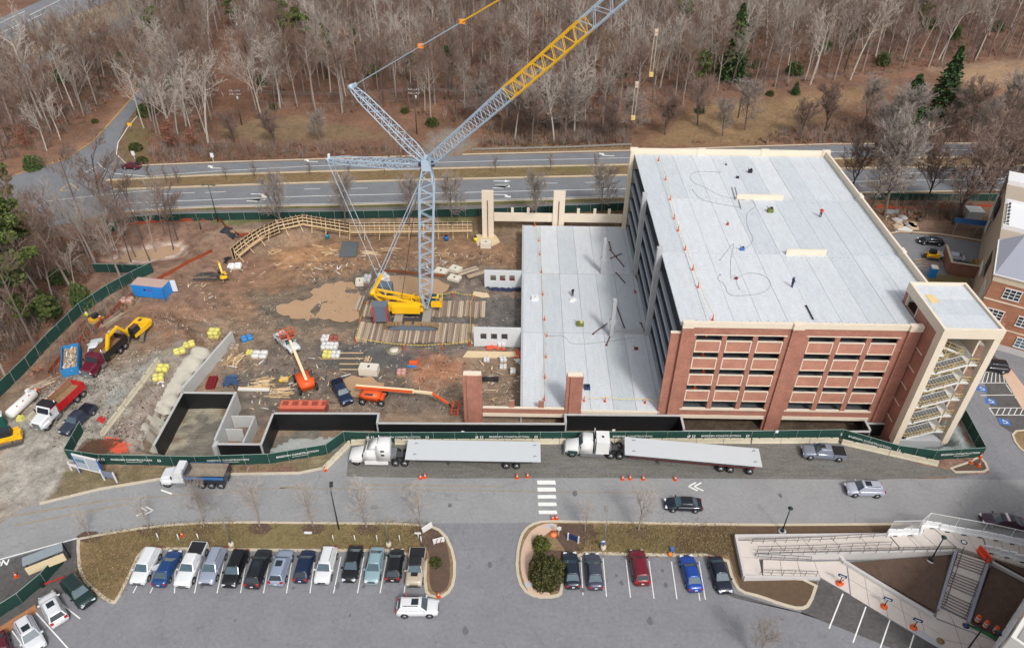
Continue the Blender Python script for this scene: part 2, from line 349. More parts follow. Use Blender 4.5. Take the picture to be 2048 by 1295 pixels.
# ---------------------------------------------------------------- asphalt
def asphalt(name, rgb, crack=True, var=.14, cs=.22):
    m = mat(name, rgb, .85, var=var*1.4, scale=.25, bump=.15, spec=.25); t = m.node_tree; N = t.nodes; L = t.links; b = N['Principled BSDF']
    if not crack: return m
    src = b.inputs['Base Color'].links[0].from_socket; g = [n for n in N if n.type == 'NEW_GEOMETRY'][0]
    dn = N.new('ShaderNodeTexNoise'); dn.inputs['Scale'].default_value = .35; dn.inputs['Detail'].default_value = 5; L.new(g.outputs['Position'], dn.inputs['Vector'])
    va = N.new('ShaderNodeVectorMath'); va.operation = 'SCALE'; va.inputs['Scale'].default_value = 5; L.new(dn.outputs['Color'], va.inputs[0])
    vb = N.new('ShaderNodeVectorMath'); vb.operation = 'ADD'; L.new(va.outputs[0], vb.inputs[0]); L.new(g.outputs['Position'], vb.inputs[1])
    vo = N.new('ShaderNodeTexVoronoi'); vo.feature = 'DISTANCE_TO_EDGE'; vo.inputs['Scale'].default_value = cs*.6; L.new(vb.outputs[0], vo.inputs['Vector'])
    mr = N.new('ShaderNodeMapRange'); mr.inputs[1].default_value = .0; mr.inputs[2].default_value = .007; mr.inputs[3].default_value = .8; mr.inputs[4].default_value = 1; L.new(vo.outputs['Distance'], mr.inputs[0])
    mx = N.new('ShaderNodeMix'); mx.data_type = 'RGBA'; mx.blend_type = 'MULTIPLY'; mx.inputs[0].default_value = 1
    L.new(src, mx.inputs[6]); L.new(mr.outputs[0], mx.inputs[7]); L.new(mx.outputs[2], b.inputs['Base Color']); return m
ASP_LOT = asphalt('asphalt_lot', (130, 130, 134)); ASP_ROAD = asphalt('asphalt_road', (146, 146, 147), True, .12, .12); ASP_HWY = asphalt('asphalt_highway', (122, 124, 128), False, .16)
ASP_DARK = asphalt('asphalt_dark', (92, 90, 89), True, .28); ASP_MUD = mat('asphalt_muddy', (112, 109, 104), .8, var=.45, scale=.35, bump=.2, streak=4)
CONC = mat('concrete', (190, 184, 176), .85, var=.12, scale=.5, bump=.1, spec=.25); CURB = mat('curb_concrete', (196, 184, 164), .85, var=.16, scale=.8)
WHITE = mat('white_marking', (232, 232, 228), .7, var=.16, scale=2); YEL = mat('yellow_marking', (214, 172, 84), .7, var=.14, scale=2)
# highway
sheet('highway_near_carriageway', [(-60, 480), (150, 444), (222, 424), (342, 416), (444, 412), (697, 408), (1000, 400), (1247, 393), (1500, 386), (1727, 383), (2048, 378), (2400, 374), (2400, 324), (2048, 330), (1712, 335), (1251, 348.6), (900, 357), (620, 364), (498, 368), (232, 378), (150, 372), (-60, 395)], ASP_HWY, .02)
sheet('highway_far_carriageway', [(-60, 400), (150, 374), (212, 360), (415, 350), (620, 343), (900, 336), (1251, 329), (1680, 317), (2048, 312), (2400, 308), (2400, 284), (2048, 287), (1665, 290), (1261, 303), (900, 312), (677, 319), (450, 326), (279, 333), (250, 329), (232, 310), (236, 282), (252, 246), (280, 208), (312, 172), (340, 140), (322, 134), (290, 165), (240, 225), (185, 285), (130, 320), (30, 350), (-60, 372)], ASP_HWY, .024)
sheet('median_nose_patch', [(150, 372), (232, 378), (216, 370), (212, 360), (190, 364)], ASP_HWY, .028)
sheet('highway_upper_left', [(-120, 95), (-60, 62), (95, -4), (150, -28), (300, -28), (205, 8), (100, 48), (0, 92), (-120, 150)], ASP_HWY, .02)
sheet('highway_upper_left_far_lane', [(30, 135), (120, 96), (240, 40), (330, -10), (380, -10), (300, 32), (200, 78), (100, 122), (40, 150)], ASP_HWY, .02)
sheet('highway_sidewalk', [(230, 432), (340, 423), (444, 419), (697, 415.5), (1000, 409), (1250, 402), (1500, 396), (1727, 391), (2048, 386), (2048, 394), (1727, 398), (1250, 409), (1000, 417), (697, 423), (444, 427), (340, 431), (260, 440)], mat('sidewalk_asphalt', (118, 112, 110), .85, var=.15), .02)
def kerb(pix, name='kerb', w=.35, h=.14, m=CURB, z=0): return strip([P(a, b, z) for a, b in pix], -w/2, w/2, z, m, name, z1=z+h)
kerb([(222, 426), (342, 418), (444, 414), (697, 410), (1000, 402), (1247, 395), (1500, 388), (1727, 385), (2048, 380)])
kerb([(225, 379), (498, 369), (620, 365), (900, 358), (1251, 350), (1712, 336), (2100, 330)])
kerb([(212, 361), (415, 351), (620, 344), (900, 337), (1251, 330), (1680, 318), (2100, 312)])
kerb([(279, 331), (450, 324), (677, 317), (830, 312)]); kerb([(925, 309), (1261, 301), (1665, 288), (2100, 286)])
kerb([(290, 163), (240, 223), (185, 283), (130, 318), (30, 349)], m=YEL, w=.2, h=.03)
def line(pix, w, m=WHITE, name='lane_marking', z=.034, pf=None): return strip([P(a, b, z) for a, b in pix], -w/2, w/2, z, m, name)
line([(240, 376.5), (498, 366.5), (620, 362), (900, 355.5), (1251, 347), (1712, 333.5), (2048, 328.5)][0:0] or [(240, 380), (498, 370.5), (620, 366.3), (900, 359.3), (1251, 351), (1712, 337.4), (2048, 332)], .2, YEL, 'yellow_edge_line')
line([(214, 358.5), (415, 348.7), (620, 341.7), (900, 334.8), (1251, 327.6), (1680, 315.5), (2048, 310.5)], .2, YEL, 'yellow_edge_line')
line([(250, 406), (350, 402), (620, 392), (900, 385.5), (1251, 377), (1740, 362), (2048, 357)], .18, z=.034)
line([(225, 423), (342, 414.5), (444, 410.5), (697, 406.5), (1000, 398.5), (1247, 391)], .14, z=.034)
line([(290, 353), (415, 343), (620, 332), (900, 324), (1251, 315.5), (1680, 303), (2048, 298)], .16, z=.038)
line([(195, 325), (205, 335), (230, 347), (290, 352)], .2, z=.038); line([(278, 228), (255, 255), (236, 285), (233, 308), (252, 327)], .2, z=.038)
for (a, b) in (((300, 389), (390, 385)), ((410, 385), (452, 383)), ((608, 378), (640, 377)), ((700, 377), (735, 376)), ((990, 369), (1018, 368.5)), ((1080, 366.5), (1115, 366)), ((1170, 365), (1205, 364)), ((1770, 348), (1860, 345)), ((1890, 344.5), (1985, 342))): line([a, b], .16)
for (a, b) in (((300, 411), (330, 408)), ((170, 345), (200, 330))): line([a, b], .16, z=.038)
for q in ([(120, 380), (140, 366), (158, 380), (120, 381)], [(195, 366), (208, 379)], [(228, 361), (250, 378)]): line(q, .25, YEL, 'yellow_hatching', z=.042)
line([(-20, 452), (60, 420), (95, 402), (130, 398), (220, 388), (330, 378)], .16, z=.038)
for (a, b) in (((60, 30), (140, -10)), ((-10, 72), (40, 48)), ((55, 42), (90, 26)), ((0, 46), (50, 22))): line([a, b], .3, name='lane_marking')
def arrow(px, py, rz, s=1.0, turn=0, z=.04):
    p = P(px, py, z); mb = MB()
    sh = [(-1.6, -.12), (.4, -.12), (.4, -.45), (1.5, 0), (.4, .45), (.4, .12), (-1.6, .12)]
    if turn: sh = [(-1.6, -.12), (.2, -.12), (.5, -.6*turn-.1), (.2, -.9*turn), (1.4, -1.15*turn), (1.3, -.3*turn), (1., -.5*turn), (.5, .12), (-1.6, .12)]
    mb.add([(x*s, y*s, 0) for x, y in sh], [tuple(range(len(sh)))], WHITE); return mb.build('turn_arrow_marking', loc=p, rz=rz, kind='structure')
for a in ((520, 388, 0, 1.3, 1), (512, 402, 0, 1.3, -1), (427, 336, 3.14, 1.2, 1), (1006, 389, 0, 1.3, 1), (1004, 376, 0, 1.3, -1), (1005, 362, 0, 1.3, 0), (1212, 311, 3.1, 1.3, 1), (1790, 357, 0, 1.6, 1), (1800, 373, 0, 1.5, -1), (620, 323, 3.1, 1.2, 1)): arrow(*a)
# guard rail across the highway
GALV = mat('galvanised', (176, 180, 180), .45, .6, var=.1)
t = thing('guard_rail', 'galvanised guard rail along the far edge of the highway left of the garage', 'guard rail', P(945, 303, 0)); o0 = P(945, 303, 0)
mb = MB(); pr_ = [P(945, 303, 0), P(1050, 301, 0), P(1150, 298, 0), P(1262, 293, 0)]
for a, b in zip(pr_[:-1], pr_[1:]): mb.bar(a-o0+Vector((0, 0, .7)), b-o0+Vector((0, 0, .7)), .08, .38, GALV)
mb.build('rail', t); mb = MB()
for i in range(19):
    k = i/18*3; j = min(2, int(k)); p = pr_[j].lerp(pr_[j+1], k-j)-o0; mb.cb(p.x, p.y+.12, 0, .12, .12, .8, GALV)
mb.build('posts', t, kind='stuff')

# lot + access road
sheet('access_road', [(-500, 1120), (-200, 1070), (0, 1046), (40, 1018), (80, 1007), (200, 978), (325, 957), (468, 948), (598, 946), (646, 937), (900, 952), (1880, 957), (1940, 952), (1985, 945), (2040, 940), (2500, 930), (2500, 1052), (2048, 1052), (1480, 1046), (1100, 1044), (850, 1046), (700, 1043), (444, 1040), (308, 1049), (164, 1074), (0, 1118), (-500, 1300)], ASP_ROAD, .02)
sheet('parking_lot', [(-900, 1500), (-900, 1290), (0, 1110), (164, 1072), (308, 1047), (444, 1038), (850, 1044), (1100, 1042), (1480, 1044), (2048, 1048), (2600, 1050), (2600, 2200), (-900, 2200)], ASP_LOT, .016)
sheet('trailer_lane', [(700, 880), (690, 952), (900, 956), (1200, 955), (1500, 957), (1760, 958), (1960, 950), (1850, 930), (1780, 908), (1690, 884), (1500, 884), (1080, 884), (745, 884)], ASP_MUD, .012+.012)
sheet('trailer_lane_left', [(646, 937), (668, 952), (692, 952), (702, 880), (690, 887)], ASP_ROAD, .0255)
sheet('side_drive', [(1880, 957), (2200, 960), (2200, 640), (2010, 668), (1975, 700), (1940, 760), (1915, 830), (1962, 915), (1980, 945)], ASP_LOT, .026)
sheet('disabled_bays', [(1965, 742), (1975, 700), (2000, 720), (2100, 880), (2048, 880), (2000, 850), (1975, 800)], ASP_DARK, .031)
sheet('new_asphalt_left', [(-300, 1160), (0, 1122), (152, 1078), (158, 1155), (120, 1190), (75, 1215), (40, 1250), (0, 1290), (-300, 1400)], ASP_DARK, .0205)
sheet('new_asphalt_right', [(1640, 1155), (1700, 1188), (1860, 1290), (1820, 1310), (1650, 1242), (1600, 1222), (1470, 1195), (1425, 1175), (1418, 1110), (1450, 1110), (1468, 1185), (1600, 1225), (1622, 1210)], ASP_DARK, .0205)
sheet('new_asphalt_bays', [(1640, 1158), (1920, 1320), (1930, 1400), (1800, 1300), (1650, 1243), (1602, 1221), (1622, 1210)], ASP_DARK, .0245)
# islands
GRASS = mat('island_grass', (140, 118, 90), .95, var=.45, scale=.45, bump=.9, spec=.1); GREEN = mat('island_green_grass', (126, 114, 80), .95, var=.42, scale=.5, bump=.9, spec=.1)
MULCH = mat('mulch', (100, 82, 72), .95, var=.35, scale=1.2, bump=.8, spec=.1); STRAW = mat('straw_mulch', (104, 86, 70), .95, var=.28, scale=2.0, bump=.7, spec=.1)
def island(name, pix, inner, w=.3, sm=1, h=.14):
    pts = [tuple(P(a, b, 0))[:2] for a, b in pix]
    if sm: pts = smooth(pts, sm)
    q = offset(pts, w); n = len(pts); mb = MB()
    vs = [(p[0], p[1], 0) for p in pts]+[(p[0], p[1], h) for p in pts]+[(p[0], p[1], h) for p in q]+[(p[0], p[1], .05) for p in q]
    fs = [];
    for a in range(3):
        fs += [(a*n+i, a*n+(i+1) % n, (a+1)*n+(i+1) % n, (a+1)*n+i) for i in range(n)]
    mb.add(vs, fs, CURB); mb.build('kerb', kind='structure')
    sheet(name, q, inner, h-.02, world=True)
island('grass_verge', [(164, 1074), (308, 1050), (444, 1042), (640, 1044), (850, 1046), (890, 1062), (912, 1110), (912, 1165), (895, 1192), (862, 1198), (846, 1180), (850, 1103), (600, 1103), (310, 1099), (284, 1101), (262, 1150), (235, 1205), (222, 1208), (195, 1190), (158, 1155), (152, 1080)], GRASS, .35)
sheet('green_grass_patch', [(330, 1052), (500, 1046), (800, 1048), (830, 1090), (600, 1098), (330, 1092), (250, 1075)], GREEN, .125)
sheet('mulch_bed', smooth([(838, 1052), (868, 1054), (892, 1078), (900, 1120), (900, 1165), (885, 1185), (866, 1184), (858, 1165), (860, 1098), (836, 1092)], 2), MULCH, .13)
island('entrance_bed', [(1046, 1058), (1072, 1042), (1110, 1040), (1480, 1048), (1800, 1046), (1830, 1044), (1820, 1075), (1480, 1078), (1500, 1150), (1640, 1158), (1622, 1212), (1602, 1221), (1560, 1210), (1520, 1195), (1478, 1185), (1462, 1160), (1450, 1112), (1300, 1112), (1130, 1106), (1128, 1185), (1112, 1196), (1070, 1196), (1042, 1180), (1030, 1140), (1034, 1090)], GRASS, .35)
PAVE = mat('pink_paving', (206, 176, 154), .85, var=.1, scale=.8); TACT = mat('tactile_paving', (186, 186, 190), .8)
sheet('corner_path', smooth([(1060, 1062), (1080, 1048), (1112, 1044), (1116, 1060), (1090, 1066), (1072, 1090), (1062, 1120), (1066, 1160), (1080, 1174), (1062, 1178), (1046, 1160), (1040, 1130), (1044, 1090)], 1), PAVE, .146)
sheet('corner_path_lower', smooth([(1044, 1130), (1062, 1120), (1070, 1172), (1110, 1190), (1074, 1192), (1050, 1176)], 1), PAVE, .150)
sheet('tactile_pad', [(1048, 1164), (1066, 1162), (1068, 1172), (1052, 1174)], TACT, .155); sheet('tactile_pad', [(1090, 1050), (1108, 1046), (1112, 1052), (1094, 1056)], TACT, .155)
sheet('mulch_bed_path', [(1116, 1046), (1190, 1048), (1178, 1070), (1166, 1100), (1140, 1102), (1095, 1098), (1078, 1130), (1085, 1160), (1100, 1182), (1122, 1180), (1126, 1106), (1130, 1098), (1110, 1072)], MULCH, .128)
sheet('green_grass_patch', [(1196, 1050), (1350, 1052), (1345, 1106), (1180, 1104)], GREEN, .124)
sheet('straw_bed', [(1350, 1052), (1470, 1052), (1780, 1050), (1780, 1078), (1482, 1080), (1504, 1152), (1636, 1162), (1616, 1206), (1598, 1216), (1562, 1204), (1482, 1180), (1458, 1110), (1350, 1108)], STRAW, .128)
# gravel-side kerb of the access road
kerb([(80, 1007), (200, 978), (325, 957), (468, 948), (598, 946), (646, 936)], w=.4); kerb([(0, 1118), (80, 1096), (164, 1073)], w=.15, h=.03, m=WHITE)
# stall lines
def stall(a, b, w=.11): line([a, b], w, WHITE, 'stall_marking', z=.028)
for x0, x1 in ((266, 300), (300, 333), (349, 347), (389, 400), (434, 446), (481, 490), (527, 536), (573, 581), (620, 626), (667, 678), (715, 724), (760, 770), (808, 815)):
    stall((x1+4, 1112), (x0+0, 1185))
for a, b in (((1162, 1113), (1166, 1189)), ((1206, 1115), (1213, 1192)), ((1252, 1118), (1261, 1194)), ((1298, 1120), (1308, 1196)), ((1343, 1122), (1354, 1197)), ((1387, 1122), (1400, 1200)), ((1398, 1122), (1411, 1198))): stall(a, b)
for a, b in (((1686, 1186), (1658, 1256)), ((1732, 1212), (1706, 1284)), ((1780, 1238), (1752, 1320)), ((1828, 1268), (1805, 1340)), ((70, 1222), (140, 1300)), ((24, 1260), (60, 1310)), ((120, 1204), (160, 1236))): stall(a, b, .14)
# accessible bays and hatching
BLUE = mat('blue_marking', (70, 110, 176), .7, var=.1)
for a, b in (((1960, 744), (1998, 743)), ((1957, 765), (2014, 765)), ((1961, 790), (2036, 789)), ((1978, 815), (2080, 815)), ((1988, 829), (2090, 830)), ((2012, 768), (2024, 785)), ((2030, 793), (2044, 811)), ((1978, 815), (1988, 829))): line([a, b], .12, WHITE, 'stall_marking', z=.036)
for i in range(6): line([(1966+i*9-2, 764), (1971+i*7, 744)], .1, WHITE, 'stall_marking', z=.036)
for i in range(7): line([(1992+i*12, 829), (1999+i*12, 815)], .1, WHITE, 'stall_marking', z=.036)
for x, y in ((1963, 777), (1981, 802), (2009, 843)):
    p = P(x, y, .036); MB().cb(0, 0, 0, 1.5, 1.3, .004, BLUE).build('accessible_symbol_ground', loc=p, rz=-.3, kind='structure')
    mb = MB()
    for k in range(10):
        a0, a1 = k*.5-2.4, k*.5-1.9; mb.bar((math.cos(a0)*.32, math.sin(a0)*.32, 0), (math.cos(a1)*.32, math.sin(a1)*.32, 0), .09, .004, WHITE)
    mb.bar((-.1, .1, 0), (-.1, .5, 0), .1, .004, WHITE); mb.bar((0, .2, 0), (.35, .2, 0), .09, .004, WHITE); mb.bar((.35, .2, 0), (.45, -.25, 0), .09, .004, WHITE)
    mb.build('accessible_symbol', loc=p+Vector((0, 0, .007)), rz=-.3, kind='structure')
OIL = mat('oil_stain', (104, 104, 107), .6, var=.3, scale=3); DUST = mat('mud_smear', (150, 138, 120), .9, var=.35, scale=1)
for i, (x, y) in enumerate([(318, 1150), (404, 1172), (449, 1150), (540, 1160), (586, 1176), (630, 1165), (675, 1170), (727, 1172), (770, 1165), (1232, 1150), (1243, 1165), (1325, 1140), (1332, 1170), (1165, 1180), (980, 1130), (700, 1230), (930, 1260), (1300, 1240), (470, 1240), (1150, 985), (900, 1010), (1560, 990), (720, 1000)]):
    c = P(x, y); r = rng.uniform(.15, .42); sheet('oil_stain', [(c.x+r*math.cos(a*.8)*rng.uniform(.6, 1.2), c.y+1.5*r*math.sin(a*.8)*rng.uniform(.6, 1.2)) for a in range(8)], OIL, .0295, world=True)
for a, b, w_ in (((20, 1032), (210, 1000), .3), ((30, 1050), (260, 1006), .25), ((210, 1000), (600, 972), .18), ((700, 968), (1000, 972), .2), ((560, 975), (1300, 985), .15)): line([a, b], w_, DUST, 'mud_smear', z=.0285)
# crosswalk, chevrons
for y0, y1, x0 in ((960, 968, 1074), (974, 982, 1074.5), (989, 996, 1075), (1004, 1011, 1076), (1020, 1027, 1077)):
    sheet('crosswalk_bar', [(x0, y0), (x0+36, y0), (x0+38, y1), (x0+1, y1)], WHITE, .032)
def chevron(px, py, rz):
    mb = MB()
    for k in (0, .75): 
        for s in (-1, 1): mb.bar((k, 0, 0), (k+1.1, s*.7, 0), .21, .004, WHITE)
    mb.build('chevron_marking', loc=P(px, py, .03), rz=rz, kind='structure')
chevron(1377, 972, 0); chevron(306, 1020, math.pi+.1); line([(322, 979), (344, 987)], .22, WHITE, 'chevron_marking', z=.03)
text('ON', 1.15, WHITE, 'road_lettering', M=Matrix.Translation(P(1, 1126, .032)) @ Matrix.Rotation(.2, 4, 'Z'), ext=.002, bold=.03, kind='structure')
sheet('drain_cover', [(1502, 1268), (1512, 1264), (1519, 1270), (1510, 1276)][0:0] or [(1872+0, 1278), (1880, 1275), (1885, 1281), (1878, 1286)], mat('rusty_iron', (150, 120, 84), .8), .16)
# concrete near the tower, gravel pad
island('side_planter', [(2020, 862), (2060, 858), (2120, 870), (2120, 960), (2060, 915), (2030, 890)], GRASS, .3)
island('corner_bed', [(1898, 936), (1930, 925), (1958, 912), (1972, 925), (1978, 940), (1968, 945), (1910, 946)], MULCH, .3, 0)
sheet('pink_sidewalk', [(1990, 722), (2010, 722), (2070, 800), (2120, 880), (2080, 860), (2040, 810)], PAVE, .05)
# puddles
PUD = mat('muddy_water', (178, 146, 114), .05, var=.06, scale=.2, spec=.5)
def puddle(pix, z=-3.3, it=2):
    pts = [P(a, b, z) for a, b in smooth(pix, it)]
    out = [];
    for i, p in enumerate(pts): out.append((p.x+.35*math.sin(i*1.7), p.y+.35*math.cos(i*2.3)))
    sheet('puddle', out, PUD, z, world=True)
puddle([(545, 615), (590, 600), (625, 598), (620, 580), (660, 565), (700, 560), (722, 585), (720, 640), (690, 645), (640, 635), (600, 640), (560, 628)], -3.2)
puddle([(745, 548), (800, 550), (900, 560), (890, 590), (860, 590), (800, 600), (760, 580)], -3.2)
puddle([(655, 770), (700, 750), (760, 755), (770, 790), (720, 800), (680, 790)], -3.22)
puddle([(215, 525), (255, 503), (368, 486), (355, 512), (250, 524)], -1.5)
# ---------------------------------------------------------------- parking garage
def brick_mat(name, c1, c2, mortar):
    m = bpy.data.materials.new(name); m.use_nodes = True; t = m.node_tree; N = t.nodes; L = t.links; b = N['Principled BSDF']
    g = N.new('ShaderNodeNewGeometry'); sp = N.new('ShaderNodeSeparateXYZ'); L.new(g.outputs['Position'], sp.inputs[0])
    ad = N.new('ShaderNodeMath'); ad.operation = 'ADD'; L.new(sp.outputs[0], ad.inputs[0]); L.new(sp.outputs[1], ad.inputs[1])
    cb = N.new('ShaderNodeCombineXYZ'); L.new(ad.outputs[0], cb.inputs[0]); L.new(sp.outputs[2], cb.inputs[1])
    br = N.new('ShaderNodeTexBrick'); br.inputs['Scale'].default_value = 1; br.inputs['Brick Width'].default_value = .3; br.inputs['Row Height'].default_value = .1; br.inputs['Mortar Size'].default_value = .008
    br.inputs['Color1'].default_value = (*lin(c1), 1); br.inputs['Color2'].default_value = (*lin(c2), 1); br.inputs['Mortar'].default_value = (*lin(mortar), 1); L.new(cb.outputs[0], br.inputs['Vector'])
    n = N.new('ShaderNodeTexNoise'); n.inputs['Scale'].default_value = .5; n.inputs['Detail'].default_value = 8; L.new(g.outputs['Position'], n.inputs['Vector'])
    mr = N.new('ShaderNodeMapRange'); mr.inputs[1].default_value = .3; mr.inputs[2].default_value = .7; mr.inputs[3].default_value = .84; mr.inputs[4].default_value = 1.14; L.new(n.outputs[0], mr.inputs[0])
    mx = N.new('ShaderNodeMix'); mx.data_type = 'RGBA'; mx.blend_type = 'MULTIPLY'; mx.inputs[0].default_value = 1; L.new(br.outputs[0], mx.inputs[6]); L.new(mr.outputs[0], mx.inputs[7]); L.new(mx.outputs[2], b.inputs['Base Color'])
    b.inputs['Roughness'].default_value = .85; return m
BRICK = brick_mat('red_brick', (180, 116, 95), (156, 96, 80), (170, 146, 132)); BRICKP = brick_mat('light_brick', (190, 130, 108), (178, 118, 98), (182, 150, 132)); BRICK2 = brick_mat('orange_brick', (176, 118, 88), (158, 102, 76), (168, 140, 120))
CREAM = mat('cream_precast', (226, 212, 192), .8, var=.07, scale=.6, streak=3); DECK = mat('deck_concrete', (196, 201, 206), .8, var=.09, scale=.25, bump=.05, streak=5, spec=.3)
DECKS = [mat('deck_concrete_%s' % n, c, .8, var=.15, scale=.3, streak=-5, spec=.3) for n, c in (('a', (198, 203, 208)), ('b', (191, 197, 202)), ('c', (203, 207, 211)))]
GREYC = mat('grey_concrete', (178, 180, 182), .85, var=.12, scale=.4, bump=.1); SEAL = mat('joint_sealant', (120, 122, 126), .7, var=.05)
t = thing('parking_garage', 'five storey precast parking garage with brick and cream facade, pale concrete roof deck, under construction', 'parking garage', (22.2, 79.9, -3.3)); GO = Vector((22.2, 79.9, -3.3))
def gpart(name, mb, **kw):
    mb.M = None; me = mb.mesh(name); me.transform(Matrix.Translation(-GO)); return obj(name, me, t, **kw)
XL, XR, Y0, DY, ZR = 22.2, 59.3, 80.6, 18.2, 16.2
TW = (XR-XL)/10
levels = [ZR, 13.05, 9.9, 6.75, 3.6, .45]
for li, z in enumerate(levels):
    for b in range(3):
        if li == 0:
            for k in range(10):
                x1 = XL+(k+1)*TW; y0 = Y0+b*DY; cut = 0
                if b == 0 and k == 8: gpart('roof_panel', MB().box(54.72, 86.75, z-.25, x1-.02, y0+DY-.12, z, DECKS[1])); x1 = 54.7
                if b == 0 and k == 9: cut = 6.15
                if cut: gpart('roof_panel', MB().box(XL+k*TW+.02, y0+cut, z-.25, x1-.02, y0+DY-.12, z, DECKS[0])); continue
                mb = MB(); zz = z+rng.uniform(-.012, .012)
                mb.box(XL+k*TW+.02, y0+.12, zz-.25, x1-.02, y0+DY-.12, zz, DECKS[rng.integers(3)])
                for s_ in (.28, .72): mb.box(XL+k*TW+TW*s_-.1, y0+.3, zz-.8, XL+k*TW+TW*s_+.1, y0+DY-.3, zz-.25, GREYC)
                gpart('roof_panel', mb)
            dm = MB()
            for k in range(30): dm.cb(XL+.9+k*1.23+rng.uniform(-.2, .2), Y0+b*DY+.7+rng.uniform(-.1, .1), z-.02, .13, .13, .03, SEAL) if Y0+b*DY > 90 or k < 26 else None; dm.cb(XL+1.2+k*1.2, Y0+(b+1)*DY-.8+rng.uniform(-.1, .1), z-.02, .12, .12, .03, SEAL)
            gpart('lifting_pockets', dm, kind='stuff')
            gpart('joint_strip', MB().box(XL, y0-.12, z-.3, 54.6 if b == 0 else XR, y0+.12, z-.03+.012*b, DECKS[1] if b else GREYC))
        else:
            gpart('floor_slab', MB().box(XL, Y0+b*DY+.05, z-.6, XR if b else 54.6, Y0+(b+1)*DY-.05, z, mat('inner_deck_shaded', (84, 89, 94), .8, var=.2, scale=.4)))  # slab colour darkened to carry the shade inside the garage
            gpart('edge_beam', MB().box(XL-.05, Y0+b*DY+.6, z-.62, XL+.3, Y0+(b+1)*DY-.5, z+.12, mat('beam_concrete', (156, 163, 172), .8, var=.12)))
        if li < 5 and b: 
            pass
for b in (1, 2):
    y = Y0+b*DY
    gpart('column', MB().box(XL-.75, y-.45, -3.3, XL+.1, y+.45, ZR+.9, GREYC))
    for k in (3, 6, 9): gpart('column', MB().box(XL+k*TW-.4, y-.4, -3.3, XL+k*TW+.4, y+.4, ZR-.9, GREYC))
    gpart('bumper_wall', MB().box(XL+(4.25 if b == 2 else 4.9)*TW+(0 if b == 2 else 1.2), y-.12, ZR, XL+(4.25 if b == 2 else 4.9)*TW+(8.2 if b == 2 else 7.4), y+.12, ZR+.95, CREAM))
    for li in range(1, 6):
        gpart('girder', MB().box(XL+.1, y-.3, levels[li]-1.0, XR-.1, y+.3, levels[li]-.05, GREYC))
for li in range(1, 6):
    for k in (2, 5, 8): gpart('inner_wall', MB().box(XL+k*TW, Y0+DY+2, levels[li], XL+k*TW+.2, Y0+DY*2-2, levels[li-1]-.8, GREYC)) if k == 5 else None
YB = Y0+3*DY
gpart('rear_parapet', MB().box(XL-.9, YB, -3.3, XR+.5, YB+.35, ZR+1.15, CREAM))
for x in (XL-.9, XL+12.2, XL+24.6, XR-.6): gpart('rear_pilaster', MB().box(x, YB-.12, ZR, x+1.5, YB+.5, ZR+1.25, CREAM))
gpart('rear_corner_pier', MB().box(XL-.95, YB-1.0, -3.3, XL-.2, YB, ZR+1.05, CREAM))
for b in range(3):
    ya = Y0+b*DY if b else 86.75
    gpart('side_parapet', MB().box(XR, ya+.02, -3.3, XR+.35, Y0+(b+1)*DY-.02, ZR+1.05, CREAM))
    if b: gpart('side_pilaster', MB().box(XR-.12, ya-.7, ZR-.2, XR+.5, ya+.7, ZR+1.2, CREAM))
# front facade
YF = 79.9
def fb(name, x0, z0, x1, z1, m, d0=0., d1=.3): gpart(name, MB().box(x0, YF-d0, z0, x1, YF+d1, z1, m))
bays = [[24.5, 28.05, 28.72, 32.3, 32.97, 36.55], [39.95, 43.5, 44.2, 47.8, 48.5, 52.1]]
for bx in bays:
    a, e = bx[0]-.35, bx[5]+.35
    fb('brick_band', a, 14.87, e, 16.1, BRICK, .0, .3); fb('lintel', a-.0, 14.73, e, 14.87, CREAM, .06, .3)
    fb('stone_sill', a, .7, e, .95, CREAM, .1, .3); fb('brick_band', a, -.35, e, .7, BRICK); fb('stone_band', a, -1.0, e, -.35, CREAM, .08, .3)
    for i in (1, 3): fb('brick_pier', bx[i]+.0, .95, bx[i+1], 14.73, BRICK, .03, .3)
    fb('brick_pier', a, .95, bx[0], 14.73, BRICK, .03, .3); fb('brick_pier', bx[5], .95, e, 14.73, BRICK, .03, .3)
    for i in (0, 2, 4):
        for zt in (13.78, 10.7, 7.62, 4.54):
            x0, x1 = bx[i]+.02, bx[i+1]-.02; z1 = zt; z0 = zt-2.06
            o = obj('spandrel_panel', None, None) if 0 else None
            mb = MB(); mb.box(x0, YF+.02, z0, x1, YF+.14, z1-.04, BRICKP)
            pm = gpart('spandrel_panel', mb)
            fr = MB(); w_ = .14
            fr.box(x0, YF-.06, z1-w_, x1, YF+.15, z1, CREAM); fr.box(x0, YF-.06, z0, x1, YF+.02, z0+w_, CREAM)
            fr.box(x0, YF-.058, z0+w_, x0+w_, YF+.02, z1-w_, CREAM); fr.box(x1-w_, YF-.058, z0+w_, x1, YF+.02, z1-w_, CREAM)
            me = fr.mesh('stone_frame'); me.transform(Matrix.Translation(-GO)); obj('stone_frame', me, pm)
for x0, x1 in ((22.35, 24.15), (36.9, 39.6), (52.45, 54.7)):
    fb('brick_pilaster', x0, -3.3, x1, 16.1, BRICK, .02, .32)
for x0, x1 in ((22.35, 23.75), (37.3, 38.8), (53.0, 54.7)):
    fb('brick_pilaster', x0, -3.3, x1, 16.12, BRICK, .3, .0); fb('cap_block', x0-.05, 16.12, x1+.05, 17.05, CREAM, .4, .35)
for x0, x1 in ((23.8, 37.25), (38.85, 52.95)): fb('parapet_cap', x0, 16.1, x1, 16.95, CREAM, .12, .3)
fb('brick_pilaster', 21.0, -3.3, 22.34, 14.9, BRICK, -.15, .5); fb('cap_block', 20.95, 14.9, 22.34, 15.05, CREAM, -.1, .5)
